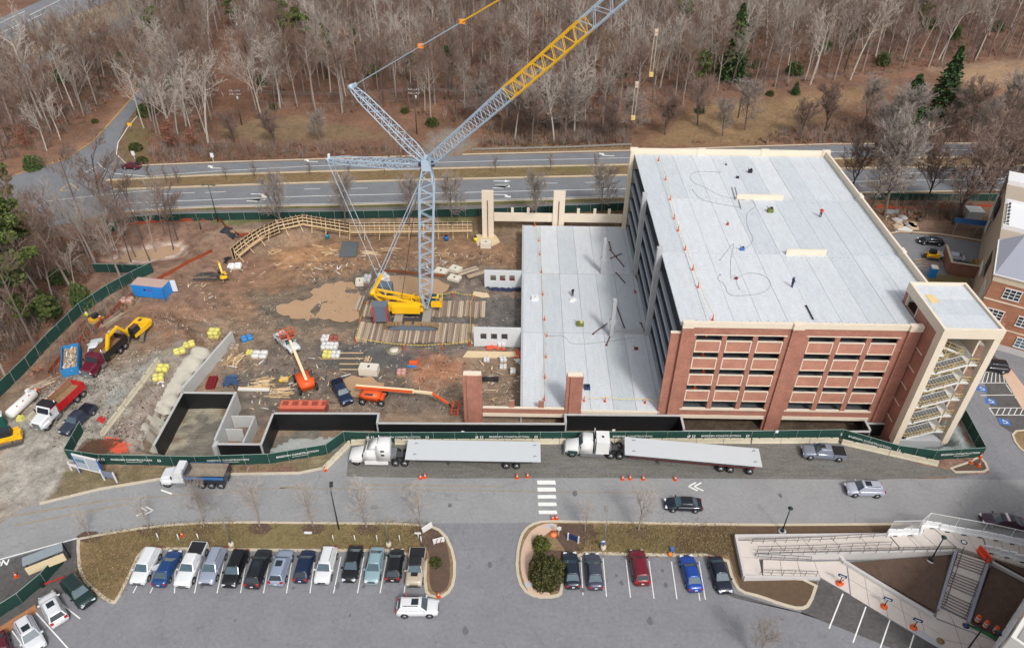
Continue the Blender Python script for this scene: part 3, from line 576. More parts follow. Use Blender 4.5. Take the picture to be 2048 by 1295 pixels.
# lower deck
t2 = t
LX, NX = .8, 6; LW = (XL-.85-LX)/NX
for b in range(3):
    for k in range(NX+0):
        mb = MB(); y0 = Y0-.5*(b == 0)+b*DY; y1 = Y0+(b+1)*DY; zz = rng.uniform(-.015, .015)
        mb.box(LX+k*LW+.02, y0+.1, zz-.25, LX+(k+1)*LW-.02, y1-.1, zz, DECKS[rng.integers(3)])
        for s_ in (.28, .72): mb.box(LX+k*LW+LW*s_-.1, y0+.3, zz-.9, LX+k*LW+LW*s_+.1, y1-.3, zz-.25, GREYC)
        gpart('deck_panel', mb)
    gpart('joint_strip', MB().box(LX, y0-.1, -.3, XL-.85, y0+.1, -.02, GREYC)); gpart('deck_panel', MB().box(XL-.83, y0+.1, -.3, XL-.1, y1-.1, -.01, DECK))
    gpart('girder', MB().box(LX, y1-.25, -1.2, XL-.9, y1+.25, -.3, GREYC))
gpart('deck_edge_beam', MB().box(LX-.3, Y0, -3.3, LX, Y0+3*DY, .05, GREYC))
for py, px, h in ((546, 1200, 7.6), (672, 1226, 7.6)):
    p = P(px, py, 0); p.x = 15.7; gpart('column', MB().box(p.x-.3, p.y-.35, -1, p.x+.3, p.y+.35, h, GREYC)); gpart('corbel', MB().box(p.x-.55, p.y-.35, 2.9, p.x-.3, p.y+.35, 3.5, GREYC)); gpart('corbel', MB().box(p.x+.3, p.y-.35, 2.9, p.x+.55, p.y+.35, 3.5, GREYC))
gpart('low_wall', MB().box(15.9, Y0+DY+.3, 0, 21.2, Y0+DY+.5, .8, GREYC))
# rear precast wall of the lower deck, with the tall cream columns
YB2 = 136.0
gpart('rear_spandrel', MB().box(-5.4, YB2-.15, .5, 21.3, YB2+.2, 2.4, CREAM))
for x in (-1.6, 1.7, 12.1, 15.5, 18.5): gpart('wall_stub', MB().box(x-.28, YB2-.1, 2.4, x+.28, YB2+.2, 3.6, CREAM))
for x0, zt in ((-7.9, 7.6), (6.8, 7.7)): gpart('tall_column', MB().box(x0, YB2-.45, -3.6, x0+2.4, YB2-.0, zt, CREAM)); gpart('column_rib', MB().box(x0+1.1, YB2-.6, -3.4, x0+1.25, YB2-.46, 5.5, mat('rust', (110, 66, 50), .9)))
# front brick piers and band of the lower deck
for x0, x1, zb, zt in ((-7.9, -5.15, -3.3, 6.9), (7.1, 9.5, -.95, 7.0)):
    fb('brick_pier', x0, zb, x1, zt, BRICK, .25, .55); fb('brick_pier', x0+.55, zb, x1-.55, zt+.02, BRICK, .45, -.25); fb('cap_block', x0+.1, zt+.02, x1-.1, zt+.22, CREAM, .3, .5)
fb('brick_band', -5.1, -.5, 7.05, .45, BRICK, .2, .1); fb('stone_band', -5.1, .45, 7.05, .6, CREAM, .25, .15); fb('stone_band', -5.1, -1.1, 7.05, -.5, CREAM, .3, .1)
for x in (-.8, 3.6): fb('brick_stub', x-.4, .6, x+.4, 1.9, BRICK, .1, .2)
fb('stone_band', 9.6, -.6, 21.0, -.0, CREAM, .0, .3)
# standing wall panels with three openings
PG = mat('panel_concrete', (206, 210, 212), .8, var=.06)
for y, x0, x1 in ((116.9, -6.6, .45), (98.9, -7.6, .45)):
    tt = thing('precast_wall_panel', 'grey precast wall panel with three square openings standing %s' % ('beyond the crane mats, the farther of the two' if y > 110 else 'beside the near crane mats, the nearer of the two'), 'wall panel', (x0, y, -3.4), group='standing wall panels')
    mb = MB(); W = x1-x0; hh = 3.9 if y > 110 else 4.1
    mb.box(0, 0, 0, W, .3, 1.55, PG); mb.box(0, 0, 2.9, W, .3, hh, PG); xo = [1.15, 2.95, 4.75]
    e = 0
    for x in xo: mb.box(e, 0, 1.55, x, .3, 2.9, PG); e = x+1.05
    mb.box(e, 0, 1.55, W, .3, 2.9, PG); mb.build('panel', tt)
    BL = mat('green_film', (98, 106, 100), .5)
    for x in xo[1:] if y > 110 else xo[:0]: MB().box(x+.02, .2, 1.57, x+1.03, .22, 1.9, mat('stain_red', (120, 50, 40))).build('opening_mesh', tt)

# stair tower
TX0, TX1, TY0, TY1, TZ = 54.85, 62.65, 75.75, 86.7, 19.3
ts = thing('stair_tower', 'open stair tower with brick side and yellow railed stairs at right corner of garage', 'stair tower', (TX0, TY0, -3.3)); TO = Vector((TX0, TY0, -3.3))
def tp(name, mb, parent=None, **kw):
    me = mb.mesh(name); me.transform(Matrix.Translation(-TO)); return obj(name, me, parent or ts, **kw)
bw = MB(); bw.box(TX0, TY0+1.35, -3.3, TX0+.3, 82.6, TZ-1.25, BRICK); bw.box(TX0, 82.6, -3.3, TX0+.3, 85.8, ZR+.0, BRICK); bw.box(TX0, 82.6, ZR+2.0, TX0+.3, 85.8, TZ-1.25, BRICK); bw.box(TX0, 85.8, -3.3, TX0+.3, TY1, TZ-1.25, BRICK); tp('brick_wall', bw)
fr = MB(); fr.box(TX0-.06, 82.6, ZR, TX0+.36, 82.75, ZR+2.0, CREAM); fr.box(TX0-.06, 85.65, ZR, TX0+.36, 85.8, ZR+2.0, CREAM); fr.box(TX0-.06, 82.75, ZR+1.85, TX0+.36, 85.65, ZR+2.0, CREAM); tp('door_surround', fr)
for z in (.7, 3.85, 7, 10.15, 13.3): tp('stone_line', MB().box(TX0-.04, 77.9, z, TX0+.02, 82.3, z+.2, CREAM))
tp('corner_post', MB().box(TX0-.08, TY0, -1.6, TX0+.85, TY0+1.33, TZ-1.25, CREAM)); tp('corner_post', MB().box(TX1-.9, TY0, -1.3, TX1, TY0+1.0, TZ-1.25, CREAM))
rb_ = MB(); rb_.box(TX0-.1, TY0-.05, TZ-1.25, TX1+.02, TY0+.35, TZ+.2, CREAM); rb_.box(TX0-.1, TY0+.35, TZ-1.25, TX0+.25, TY1, TZ+.2, CREAM); rb_.box(TX1-.3, TY0+.35, TZ-1.25, TX1+.02, TY1, TZ+.2, CREAM); rb_.box(TX0+.25, TY1-.3, TZ-1.25, TX1-.3, TY1, TZ+.2, CREAM); tp('roof_rim', rb_)
for k in range(3): tp('roof_panel', MB().box(TX0+.26, TY0+.36+k*3.42, TZ-.4, TX1-.31, TY0+.36+(k+1)*3.42-.03, TZ-.12, DECKS[k]))
tp('plywood_patch', MB().box(TX0+1.0, 82.1, TZ-.1, TX0+2.2, 84.0, TZ-.07, mat('plywood', (222, 196, 140), .8)))
tp('rear_wall', MB().box(TX0+.31, 81.6, -3.3, TX1-.3, 81.85, TZ-.41, mat('tower_inner_concrete', (186, 180, 168), .85)))
tp('right_wall', MB().box(TX1-.3, TY0+1.01, 15.5, TX1-.05, 81.6, TZ-1.26, CREAM)); tp('right_wall', MB().box(TX1-.3, 79.0, -3.3, TX1-.05, 81.6, 15.5, CREAM))
tp('base_slab', MB().box(TX0+.3, TY0+.1, -3.3, TX1-.1, 81.6, -.9, GREYC))
YELP = mat('yellow_rail_paint', (220, 190, 120), .5, var=.05); TREAD = mat('stair_tread', (120, 124, 130), .6); WST = mat('white_stringer', (226, 224, 218), .6, var=.04)
def rail2(mb, p, q, h=1.05, n=3, m=YELP, r=.045):
    p = Vector(p); q = Vector(q)
    for k in (.5, 1): mb.tube(p+Vector((0, 0, h*k)), q+Vector((0, 0, h*k)), r, m, 4)
    for i in range(n): a = p.lerp(q, i/(n-1)); mb.tube(a, a+Vector((0, 0, h)), r, m, 4)
xa, xb = 56.6, 60.3
def step_mesh():
    mb = MB(); mb.box(0, 0, 0, .36, 1.7, .06, TREAD); mb.box(.3, 0, .06, .36, 1.7, .17, WST); return mb.mesh('step')
SM = step_mesh()
for k in range(6):
    z0 = -.9+k*3.15+.0; zm = z0+1.58
    if k < 5:
        sg = MB()
        for y in (76.25, 78.05): sg.bar((xa, y, z0-.05), (xb, y, zm-.05), .08, .34, WST)
        for y in (78.6, 80.9): sg.bar((xa, y, z0+3.1), (xb, y, zm-.05), .08, .34, WST)
        tp('stringer', sg)
        for i in range(10):
            obj('step', SM, ts, Vector((xa+i*.37, 76.3, z0+(i+.5)*.158-.05))-TO); obj('step', SM, ts, Vector((xb-i*.37-.3, 78.9, zm+(i+.5)*.158-.05))-TO)
        r_ = MB(); rail2(r_, (xa, 76.2, z0), (xb, 76.2, zm)); rail2(r_, (xa, 78.1, z0), (xb, 78.1, zm)); rail2(r_, (xb, 78.6, zm), (xa, 78.6, z0+3.15)); rail2(r_, (xb, 76.2, zm), (61.7, 76.2, zm), n=2); rail2(r_, (55.7, 76.2, z0), (xa, 76.2, z0), n=2)
        tp('handrail', r_)
        ld = MB(); ld.box(xb, 76.2, zm-.25, 61.75, 81.5, zm, WST); tp('landing', ld)
    ld = MB(); ld.box(TX0+.32, 76.2 if k else 76.2, z0-.25, xa, 81.5, z0, WST); tp('landing', ld)
r_ = MB(); rail2(r_, (xa, 76.2, 14.85), (xa, 78.6, 14.85)); rail2(r_, (xa, 78.6, 14.85), (59.6, 78.6, 16.6)); tp('handrail', r_)

# foundation walls with black waterproofing
BLK = mat('black_waterproofing', (30, 31, 34), .45, var=.2, scale=1, streak=4); WTOP = mat('wall_top_concrete', (184, 184, 182), .85, var=.12, scale=1)
tw = thing('foundation_wall', 'long concrete foundation wall coated in black waterproofing along the trench behind the green fence', 'wall', (-51.2, 72, -3.3)); WO = Vector((-51.2, 72, -3.3))
def fwall(a, b, side, zt=0., zb=-3.4, w=.32, mside=BLK, name='wall_run'):
    a = Vector((a[0], a[1], 0)); b = Vector((b[0], b[1], 0)); d = (b-a).normalized(); n = Vector((-d.y, d.x, 0)); mb = MB()
    q = [a-n*w/2, b-n*w/2, b+n*w/2, a+n*w/2]; mb.prism([(v.x, v.y) for v in q], zb, zt, WTOP)
    if side:
        for s in ([side] if side in (1, -1) else (1, -1)):
            p0 = a+n*(s*(w/2+.012)); p1 = b+n*(s*(w/2+.012)); mb.bar(p0+Vector((0, 0, (zt-.12+zb)/2)), p1+Vector((0, 0, (zt-.12+zb)/2)), .02, zt-.12-zb, mside)
    me = mb.mesh(name); me.transform(Matrix.Translation(-WO)); return obj(name, me, tw)
fwall((-51.2, 71.6), (-51.2, 82.4), -1); fwall((-51.05, 82.55), (-43.2, 82.6), -1); fwall((-43.05, 82.7), (-42.9, 72.7), 0, .15)
fwall((-42.9, 72.5), (-36.2, 72.6), -1, -.5); fwall((-42.85, 71.8), (-42.85, 73.0), 0, -.4, w=.6); fwall((-36.1, 71.9), (-36.1, 78.2), -1, .1); fwall((-36.0, 78.3), (-20.6, 78.6), -1, .1); fwall((-20.5, 78.7), (-20.4, 76.6), -1, .1); fwall((-20.3, 76.7), (7.1, 77.2), -1)
fwall((7.2, 77.4), (7.2, 79.3), -1, .05); fwall((7.3, 79.2), (24.3, 79.4), -1, -.05); fwall((24.4, 79.0), (24.4, 76.6), -1, 0); fwall((24.5, 76.5), (51.6, 77.1), -1, -.4); fwall((51.7, 77.2), (51.7, 79.3), 1, -.2); fwall((51.8, 79.3), (54.8, 79.3), -1, -.9)
for a, b in (((-42.7, 78.6), (-39.2, 78.7)), ((-39.2, 78.7), (-39.3, 73.0)), ((-42.7, 75.9), (-40.2, 75.9))): fwall(a, b, 0, -1.0, w=.22)
fwall((-52.3, 84.6), (-49.2, 99.0), 0, -1.0, w=.4)
# ---------------------------------------------------------------- crawler crane
CRY = mat('crane_yellow', (240, 186, 30), .4, var=.06, scale=1, coat=.2); CRB = mat('crane_blue_grey', (172, 190, 206), .5, var=.1, scale=1); CRW = mat('counterweight_grey', (100, 112, 126), .6, var=.12)
BLACK = mat('black_rubber', (36, 36, 38), .7, var=.1); STEEL = mat('dark_steel', (84, 84, 86), .5, .3, var=.15); RED = mat('red_paint', (196, 44, 44), .45, var=.05); ORG = mat('orange_paint', (226, 92, 40), .45, var=.08); GLS = mat('dark_glass', (34, 44, 52), .08, var=0, spec=.8)
WHT = mat('white_paint', (224, 224, 222), .4, var=.05, scale=1, coat=.2); CABLE = mat('steel_cable', (70, 72, 76), .5, .5, var=0)
def lattice(mb, p, q, side, secs, nb, m, rc=.09, rd=.05):
    """box truss from p to q; secs=[(t,width,height)...]; side = lateral unit vector"""
    p = Vector(p); q = Vector(q); ax = (q-p).normalized(); s = Vector(side); s = (s-ax*s.dot(ax)).normalized(); u = ax.cross(s)
    def sec(t):
        for a, b in zip(secs[:-1], secs[1:]):
            if t <= b[0]+1e-9:
                k = (t-a[0])/max(1e-9, b[0]-a[0]); return a[1]+(b[1]-a[1])*k, a[2]+(b[2]-a[2])*k
        return secs[-1][1:]
    pts = []
    for i in range(nb+1):
        t = i/nb; w_, h_ = sec(t); c = p.lerp(q, t); pts.append([c+s*(a*w_/2)+u*(b*h_/2) for a, b in ((-1, -1), (1, -1), (1, 1), (-1, 1))])
    for i in range(nb):
        for k in range(4):
            mb.tube(pts[i][k], pts[i+1][k], rc, m, 5, caps=False)
            k2 = (k+1) % 4
            if (i+k) % 2: mb.tube(pts[i][k], pts[i+1][k2], rd, m, 4, caps=False)
            else: mb.tube(pts[i][k2], pts[i+1][k], rd, m, 4, caps=False)
    for e in (0, nb):
        for k in range(4): mb.tube(pts[e][k], pts[e][(k+1) % 4], rd, m, 4, caps=False)
    return mb
CX, CY, CZ = -19.4, 107.6, -3.15
tc = thing('crawler_crane', 'tall yellow crawler crane with blue lattice boom rising from the timber mats', 'crane', (CX, CY, CZ)); CO = Vector((CX, CY, CZ))
def cp(name, mb, parent=None, **kw):
    me = mb.mesh(name); me.transform(Matrix.Translation(-CO)); return obj(name, me, parent or tc, **kw)
def ray_at(px, py, z):
    p = P(px, py, z); return p
ft = Vector((CX+2.75, CY-.6, CZ+2.1)); hd = Vector((-14.55, 105.2, 27.0))
cp('main_boom', lattice(MB(), ft, hd, (1, 0, 0), [(0, .5, .5), (.14, 2.1, 1.9), (.9, 2.3, 2.0), (1, 1.3, 1.3)], 26, CRB, .13, .065))
hb = MB(); hb.cb(hd.x, hd.y, hd.z-.3, 1.5, 1.5, 1.6, CRB); hb.tube(hd+Vector((-1.2, 0, .6)), hd+Vector((1.2, 0, .6)), .45, STEEL, 10); hb.cb(hd.x+.2, hd.y, hd.z+1.2, 1.0, 1.0, .7, CRB); cp('boom_head', hb)
# luffing jib: direction solved from the photograph's rays through (1020,180) and (1210,10)
jd = Vector((24.4, -12.6, 26.6)).normalized(); pl = Vector((jd.x, jd.y, 0)).normalized(); side = Vector((-pl.y, pl.x, 0))
def on_plane(px, py, o=hd):
    d = (_F+_R*((px-1024)/CF)-_U*((py-647.5)/CF)); c = Vector((0, 0, CH)); n = side; t = (o-c).dot(n)/d.dot(n); return c+d*t
J0 = hd+Vector((.2, 0, .7)); j1 = on_plane(1018, 180); j2 = on_plane(1172, 50); j3 = j2+(j2-J0).normalized()*34
j1 = J0+(j2-J0).normalized()*(j1-J0).length
cp('luffing_jib_base', lattice(MB(), J0, j1, side, [(0, .6, .6), (.1, 1.6, 1.5), (1, 2.0, 1.9)], 27, CRB, .11, .05))
cp('luffing_jib_yellow_section', lattice(MB(), j1, j2, side, [(0, 2.0, 1.9), (1, 2.0, 1.9)], 15, CRY, .12, .055))
cp('luffing_jib_tip', lattice(MB(), j2, j3, side, [(0, 2.0, 1.9), (.9, 2.0, 1.9), (1, .7, .7)], 24, CRB, .11, .05))
sA = on_plane(703, 174); sB = on_plane(658, 319)
cp('upper_strut', lattice(MB(), J0, sA, side, [(0, .8, .6), (.2, 1.9, 1.0), (.85, 1.5, .9), (1, .8, .5)], 22, CRB, .09, .045)); cp('lower_strut', lattice(MB(), hd+Vector((-.5, .3, .2)), sB, side, [(0, 1.2, .6), (.2, 1.9, 1.0), (.85, 1.5, .8), (1, .8, .5)], 20, CRB, .09, .045))
shv = MB(); shv.tube(sA-side*.5, sA+side*.5, .45, CRB, 10); shv.bar(sA, sA+Vector((.8, 0, .5)), .5, .5, CRB); cp('strut_sheave', shv)
shv = MB(); shv.tube(sB-side*.5, sB+side*.5, .4, CRB, 10); shv.bar(sB, sB+Vector((.1, 0, 1.0)), .35, .35, WHT); cp('strut_sheave', shv)
jt = j3
for s_ in (-.35, .35):
    o_ = side*s_; a = sA+o_; b = jt+o_
    def at(t): return a.lerp(b, t)
    L1 = (on_plane(942, 85)-sA).length/(b-a).length; L2 = (on_plane(1128, 7)-sA).length/(b-a).length
    cp('jib_pendant', MB().tube(a, at(L1), .07, CRB, 5)); cp('jib_pendant', MB().tube(at(L1), at(L2), .1, CRY, 5)); cp('jib_pendant', MB().tube(at(L2), b, .07, CRB, 5))
for px, py in ((855, 121), (943, 85), (1038, 44)):
    L_ = (on_plane(px, py)-sA).length; q = sA+(jt-sA).normalized()*L_; cp('pendant_link', MB().cb(q.x, q.y, q.z-.2, .8, .8, .45, mat('link_orange', (232, 140, 50), .5)))
# strut-to-strut and strut-to-superstructure lines
gA = Vector((-26.0, CY, CZ+5.0))
for s_ in (-.9, .9):
    o_ = side*s_; q = on_plane(742, 445)
    cp('strut_stay', MB().tube(sB+o_*.5, gA+Vector((3.5, 0, -3.0))+o_, .055, CRB, 4)); cp('boom_pendant', MB().tube(hd+o_*.7+Vector((-.4, 0, -1)), gA+o_*.8, .09, CRB, 4))
cp('luffing_rope', MB().tube(sA, J0+(j1-J0)*.1, .03, CABLE, 4)); cp('strut_rope', MB().tube(sA+side*.2, sB, .025, CABLE, 4))
for s_ in (-.5, .5): cp('hoist_rope', MB().tube(hd+Vector((-.9, s_, 0)), Vector((CX-1.8, CY+s_, CZ+2.6)), .03, CABLE, 4))
# superstructure
ub = MB(); ub.cb(CX-1.6, CY-1.0, CZ+1.7, 6.4, .7, 1.5, CRY); ub.cb(CX-1.6, CY+1.0, CZ+1.7, 6.4, .7, 1.5, CRY); ub.cb(CX-1.4, CY, CZ+1.55, 7.4, 2.6, .35, CRY); ub.cb(CX-.7, CY-1.55, CZ+1.6, 5.0, .9, 1.35, CRY); cp('superstructure', ub)
for x in (-3.2, -1.6, .2): cp('winch_drum', MB().tube((CX+x, CY-.6, CZ+2.6), (CX+x, CY+.6, CZ+2.6), .55, STEEL, 14))
for y in (-.95, .95):
    a_ = MB(); a_.bar((CX+2.4, CY+y, CZ+2.9), (gA.x, CY+y*.8, gA.z), .3, .34, CRY); a_.bar((gA.x, CY+y*.8, gA.z), (CX-4.3, CY+y, CZ+2.4), .26, .26, CRY); a_.bar((CX+.6, CY+y, CZ+3.9), (CX-1.4, CY+y, CZ+2.4), .2, .22, CRY); cp('gantry_arm', a_)
a_ = MB(); 
for k in (.25, .5, .75): 
    c = Vector((CX+2.4, CY, CZ+2.9)).lerp(gA, k); a_.bar(c-Vector((0, .9, 0)), c+Vector((0, .9, 0)), .2, .2, CRY)
a_.tube(gA-Vector((0, .95, 0)), gA+Vector((0, .95, 0)), .5, CRY, 12); cp('gantry_crossbar', a_)
cp('gantry_mast', MB().bar(gA, gA+Vector((1.9, .4, 3.4)), .35, .5, CRY))
cw = MB()
for k in range(8): cw.cb(CX-4.9, CY-3.2, CZ+1.3+k*.42, 2.5, 1.7, .39, CRW); cw.cb(CX-4.9, CY+3.0, CZ+1.3+k*.42, 2.5, 1.7, .39, CRW)
cp('counterweight_slabs', cw, kind='stuff'); cp('counterweight_frame', MB().cb(CX-4.9, CY, CZ+1.2, 2.2, 6, .9, CRY))
for k in range(8):
    for x in (-6.08, -3.72): cp('warning_stripe', MB().cb(CX+x, CY-4.07, CZ+1.35+k*.42, .3, .06, .26, RED))
cb_ = MB(); cb_.cb(CX+4.6, CY-.9+1.6, CZ+1.8, 2.0, 1.7, .9, CRY); cb_.cb(CX+4.4, CY+.7, CZ+2.7, 1.4, 1.3, 1.1, CRY, tap=.85); cp('cab', cb_)
cp('cab_window', MB().cb(CX+4.4, CY+.7, CZ+3.1, 1.5, 1.36, .5, mat('cab_glass', (30, 80, 90), .1, var=0), tap=.95)); cp('cab_roof_window', MB().cb(CX+4.2, CY+.7, CZ+3.81, .9, .9, .05, mat('cab_glass', (30, 80, 90), .1, var=0)))
rr = MB(); rail2(rr, (CX+5.6, CY-.1, CZ+2.7), (CX+5.6, CY+1.5, CZ+2.7)); rail2(rr, (CX+4.6, CY-.15, CZ+2.7), (CX+5.6, CY-.15, CZ+2.7), n=2); cp('cab_railing', rr)
tr_ = MB(); tr_.tube((CX, CY, CZ+.8), (CX, CY, CZ+1.55), 1.5, STEEL, 20); cp('slew_ring', tr_)
for x in (-2.0, 3.0): cp('carbody_beam', MB().cb(CX+x, CY-1.6, CZ+.35, 1.5, 5.4, .9, mat('carbody_grey', (150, 144, 134), .7, var=.2)))
cp('carbody_cross', MB().cb(CX+.5, CY, CZ+.3, 6.2, 2.2, .9, STEEL)); cp('carbody_deck', MB().cb(CX+.5, CY-3.0, CZ+.3, 4.6, 2.4, .35, STEEL))
for yy, nm in ((-4.6, 'crawler_track'), (3.6, 'crawler_track')):
    y = CY+yy; mb = MB(); n = 40; ring = []
    for i in range(n):
        a = 2*math.pi*i/n; ex = 4.7*math.copysign(abs(math.cos(a))**.55, math.cos(a)); ez = .62*math.copysign(abs(math.sin(a))**.8, math.sin(a)); ring.append((CX+.6+ex, ez))
    for i in range(n):
        a = ring[i]; b = ring[(i+1) % n]
        mb.bar((a[0], y, CZ+.75+a[1]), (a[0]*.25+b[0]*.75, y, CZ+.75+a[1]*.25+b[1]*.75), 1.15, .12, mat('muddy_track', (146, 118, 84), .85, var=.3))
    tk = cp(nm, mb, kind='stuff'); fm = MB(); pts = [(-4.5, .5), (-2.8, .28), (2.8, .28), (4.5, .5), (2.6, 1.15), (-2.6, 1.15)]
    r1 = [(CX+.6+a, y-.35, CZ+b) for a, b in pts]; r2 = [(CX+.6+a, y+.35, CZ+b) for a, b in pts]; fm.loft([r2, r1], CRW, False); me = fm.mesh('track_frame'); me.transform(Matrix.Translation(-CO)); obj('track_frame', me, tk)
    r1 = [(CX+.6+a*.92, y-.62, CZ+.15+b*.9) for a, b in pts]; r2 = [(CX+.6+a*.92, y-.36, CZ+.15+b*.9) for a, b in pts]; fm = MB(); fm.loft([r2, r1], CRW, False); me = fm.mesh('track_side_plate'); me.transform(Matrix.Translation(-CO)); obj('track_side_plate', me, tk)
# timber crane mats
MATW = [mat('mat_timber_%d' % i, c, .9, var=.38, scale=1.3, streak=-5, bump=.2) for i, c in enumerate(((176, 156, 136), (156, 138, 120), (192, 174, 152), (136, 118, 104)))]
def timber_mat(p, rz, L=5.6, W=1.15, label='', group='timber crane mats', n=4):
    t = thing('timber_mat', label, 'crane mat', p, rz, group)
    for k in range(n):
        w_ = W/n; mb = MB(); e = rng.uniform(-.08, .08); mm = MATW[rng.integers(4)]
        mb.box(-W/2+k*w_+.015, -L/2+e, 0, -W/2+(k+1)*w_-.015, L/2+e, .28+rng.uniform(0, .03), mm); mb.build('timber', t)
    return t
ORD = ['first', 'second', 'third', 'fourth', 'fifth', 'sixth', 'seventh', 'eighth', 'ninth', 'tenth', 'eleventh', 'twelfth', 'thirteenth', 'fourteenth', 'fifteenth', 'sixteenth', 'seventeenth', 'eighteenth', 'nineteenth', 'twentieth']
def matrow(xa, xb, yc, L, n, label, z=-3.2):
    for i in range(n):
        x = xa+(xb-xa)*(i+.5)/n; timber_mat((x, yc+rng.uniform(-.25, .25), z+rng.uniform(0, .04)), rng.uniform(-.02, .02), L, abs(xb-xa)/n-.05, '%s from the left, %s' % (ORD[i], label), n=3)
a = P(716, 664, -3.1); b = P(955, 666, -3.1); matrow(a.x, b.x, a.y, 5.4, 20, 'weathered timber mat in the near row in front of the crane')
a = P(850, 617, -3.1); b = P(971, 617, -3.1); matrow(a.x, b.x, a.y, 4.8, 11, 'weathered timber mat in the far row right of the crane cab')
a = P(730, 617, -3.1); b = P(850, 617, -3.1); matrow(a.x, b.x, a.y, 4.8, 9, 'weathered timber mat under the counterweight and body of the crane')
p = P(719, 607, -3.1); timber_mat(p, -.04, 4.4, 1.2, 'lone timber mat lying at the puddle edge left of the crane'); timber_mat(P(955, 548, -2.9), -1.05, 4.5, 1.1, 'upper of two skewed timber mats on the stack behind the wall panel', n=3); timber_mat(P(935, 543, -3.1), -1.0, 4.5, 1.1, 'lower of two skewed timber mats on the stack behind the wall panel', n=3)
# warning line with pennants round the crane
YF_ = mat('yellow_pennant', (232, 206, 60), .7, var=.08)
def flagline(pts, label, hgt=1.1, step=.55, z=None, sag=.25, name='pennant_line', r=.03, fl=.2, stake='safety_post'):
    o0 = pts[0].copy(); t = thing(name, label, 'warning line', o0)
    mb = MB(); fg = MB()
    for a, b in zip(pts[:-1], pts[1:]):
        L = (b-a).length; n = max(2, int(L/step))
        prev = None
        for i in range(n+1):
            k = i/n; p = a.lerp(b, k)+Vector((0, 0, hgt-sag*4*k*(1-k)))-o0
            if prev is not None:
                mb.tube(prev, p, r, YF_, 3, caps=False)
                d = (p-prev).normalized(); fg.add([prev, prev+d*fl, prev+d*fl*.5-Vector((0, 0, fl*1.3)), prev+d*fl*.5+Vector((0, .03, -.02))], [(0, 1, 2), (1, 3, 2), (3, 0, 2)], YF_)
            prev = p
    mb.build('rope', t); fg.build('pennants', t, kind='stuff'); 
    for p in pts: q = p-o0; s_ = MB(); s_.cyl(q.x, q.y, q.z, .2, .1, ORG, 8); s_.cyl(q.x, q.y, q.z+.1, .1, hgt*.9, ORG, 6, .06); s_.build(stake, t)
    return t
zz = -3.2
flagline([P(x, y, zz) for x, y in ((735, 612), (722, 645), (712, 684), (808, 698), (884, 697), (940, 690), (942, 612), (948, 598), (906, 592), (874, 597))], 'yellow pennant line hung on orange posts round the crane mats')
# ---------------------------------------------------------------- site furniture
def at(px, py, dz=0.): 
    p = G(px, py); p.z += dz; return p
# jersey barriers
def jersey_mesh(L=3.6, h=.82, w=.6, m=None):
    pr_ = [(-w/2, 0), (-w/2, .08), (-w/2+.12, .3), (-.09, h), (.09, h), (w/2-.12, .3), (w/2, .08), (w/2, 0)]
    mb = MB(); mb.loft([[(-L/2, a, b) for a, b in pr_], [(L/2, a, b) for a, b in pr_]], m, False)
    for x in (-L/4, L/4): mb.cb(x, 0, h, .12, .2, .03, STEEL)
    return mb
JB = mat('barrier_concrete', (200, 190, 168), .85, var=.16, scale=1.0); JBM = jersey_mesh(m=JB).mesh('barrier'); JBO = mat('barrier_end_orange', (214, 120, 84), .8)
def jersey_line(a, b, n, label, group):
    a = Vector(a); b = Vector(b); L = (b-a).length/n; d = (b-a).normalized(); rz = math.atan2(d.y, d.x)
    for i in range(n):
        p = a+d*(i+.5)*L; o = obj('jersey_barrier', JBM, None, p, rz+rng.uniform(-.012, .012), label if n == 1 else '%s from the left, %s' % (ORD[i], label), 'concrete barrier', group); o.scale = ((L-.06)/3.6, 1, 1)
jersey_line(at(205, 872), at(247, 815), 1, 'pale concrete barrier at the near end of the chain beside the fence corner', 'barriers of the gravel lane'); jersey_line(at(248, 814), at(283, 769), 1, 'pale concrete barrier in the middle of the chain along the gravel lane', 'barriers of the gravel lane'); jersey_line(at(284, 767), at(318, 722), 1, 'pale concrete barrier at the far end of the chain by the yellow bags', 'barriers of the gravel lane')
o = jersey_line(at(60, 842), at(112, 788), 1, 'concrete barrier lying between the white tank and the red dump truck', 'loose barriers')
jersey_line(P(648, 940, 0), P(700, 888, 0), 3, 'concrete barrier in the slanting run left of the first flatbed truck', 'barriers under the green fence'); jersey_line(P(703, 887, 0), P(745, 886, 0), 1, 'short concrete barrier behind the cab of the first flatbed truck', 'barriers under the green fence')
jersey_line(P(790, 886, 0), P(1500, 884, 0), 13, 'concrete barrier under the green fence behind the trailers', 'barriers under the green fence'); jersey_line(P(1502, 884, 0), P(1675, 883, 0), 3, 'concrete barrier under the green fence by the silver pickup', 'barriers under the green fence')
jersey_line(P(1682, 886, 0), P(1875, 930, 0), 2, 'concrete barrier angled away in front of the stair tower', 'barriers under the green fence')
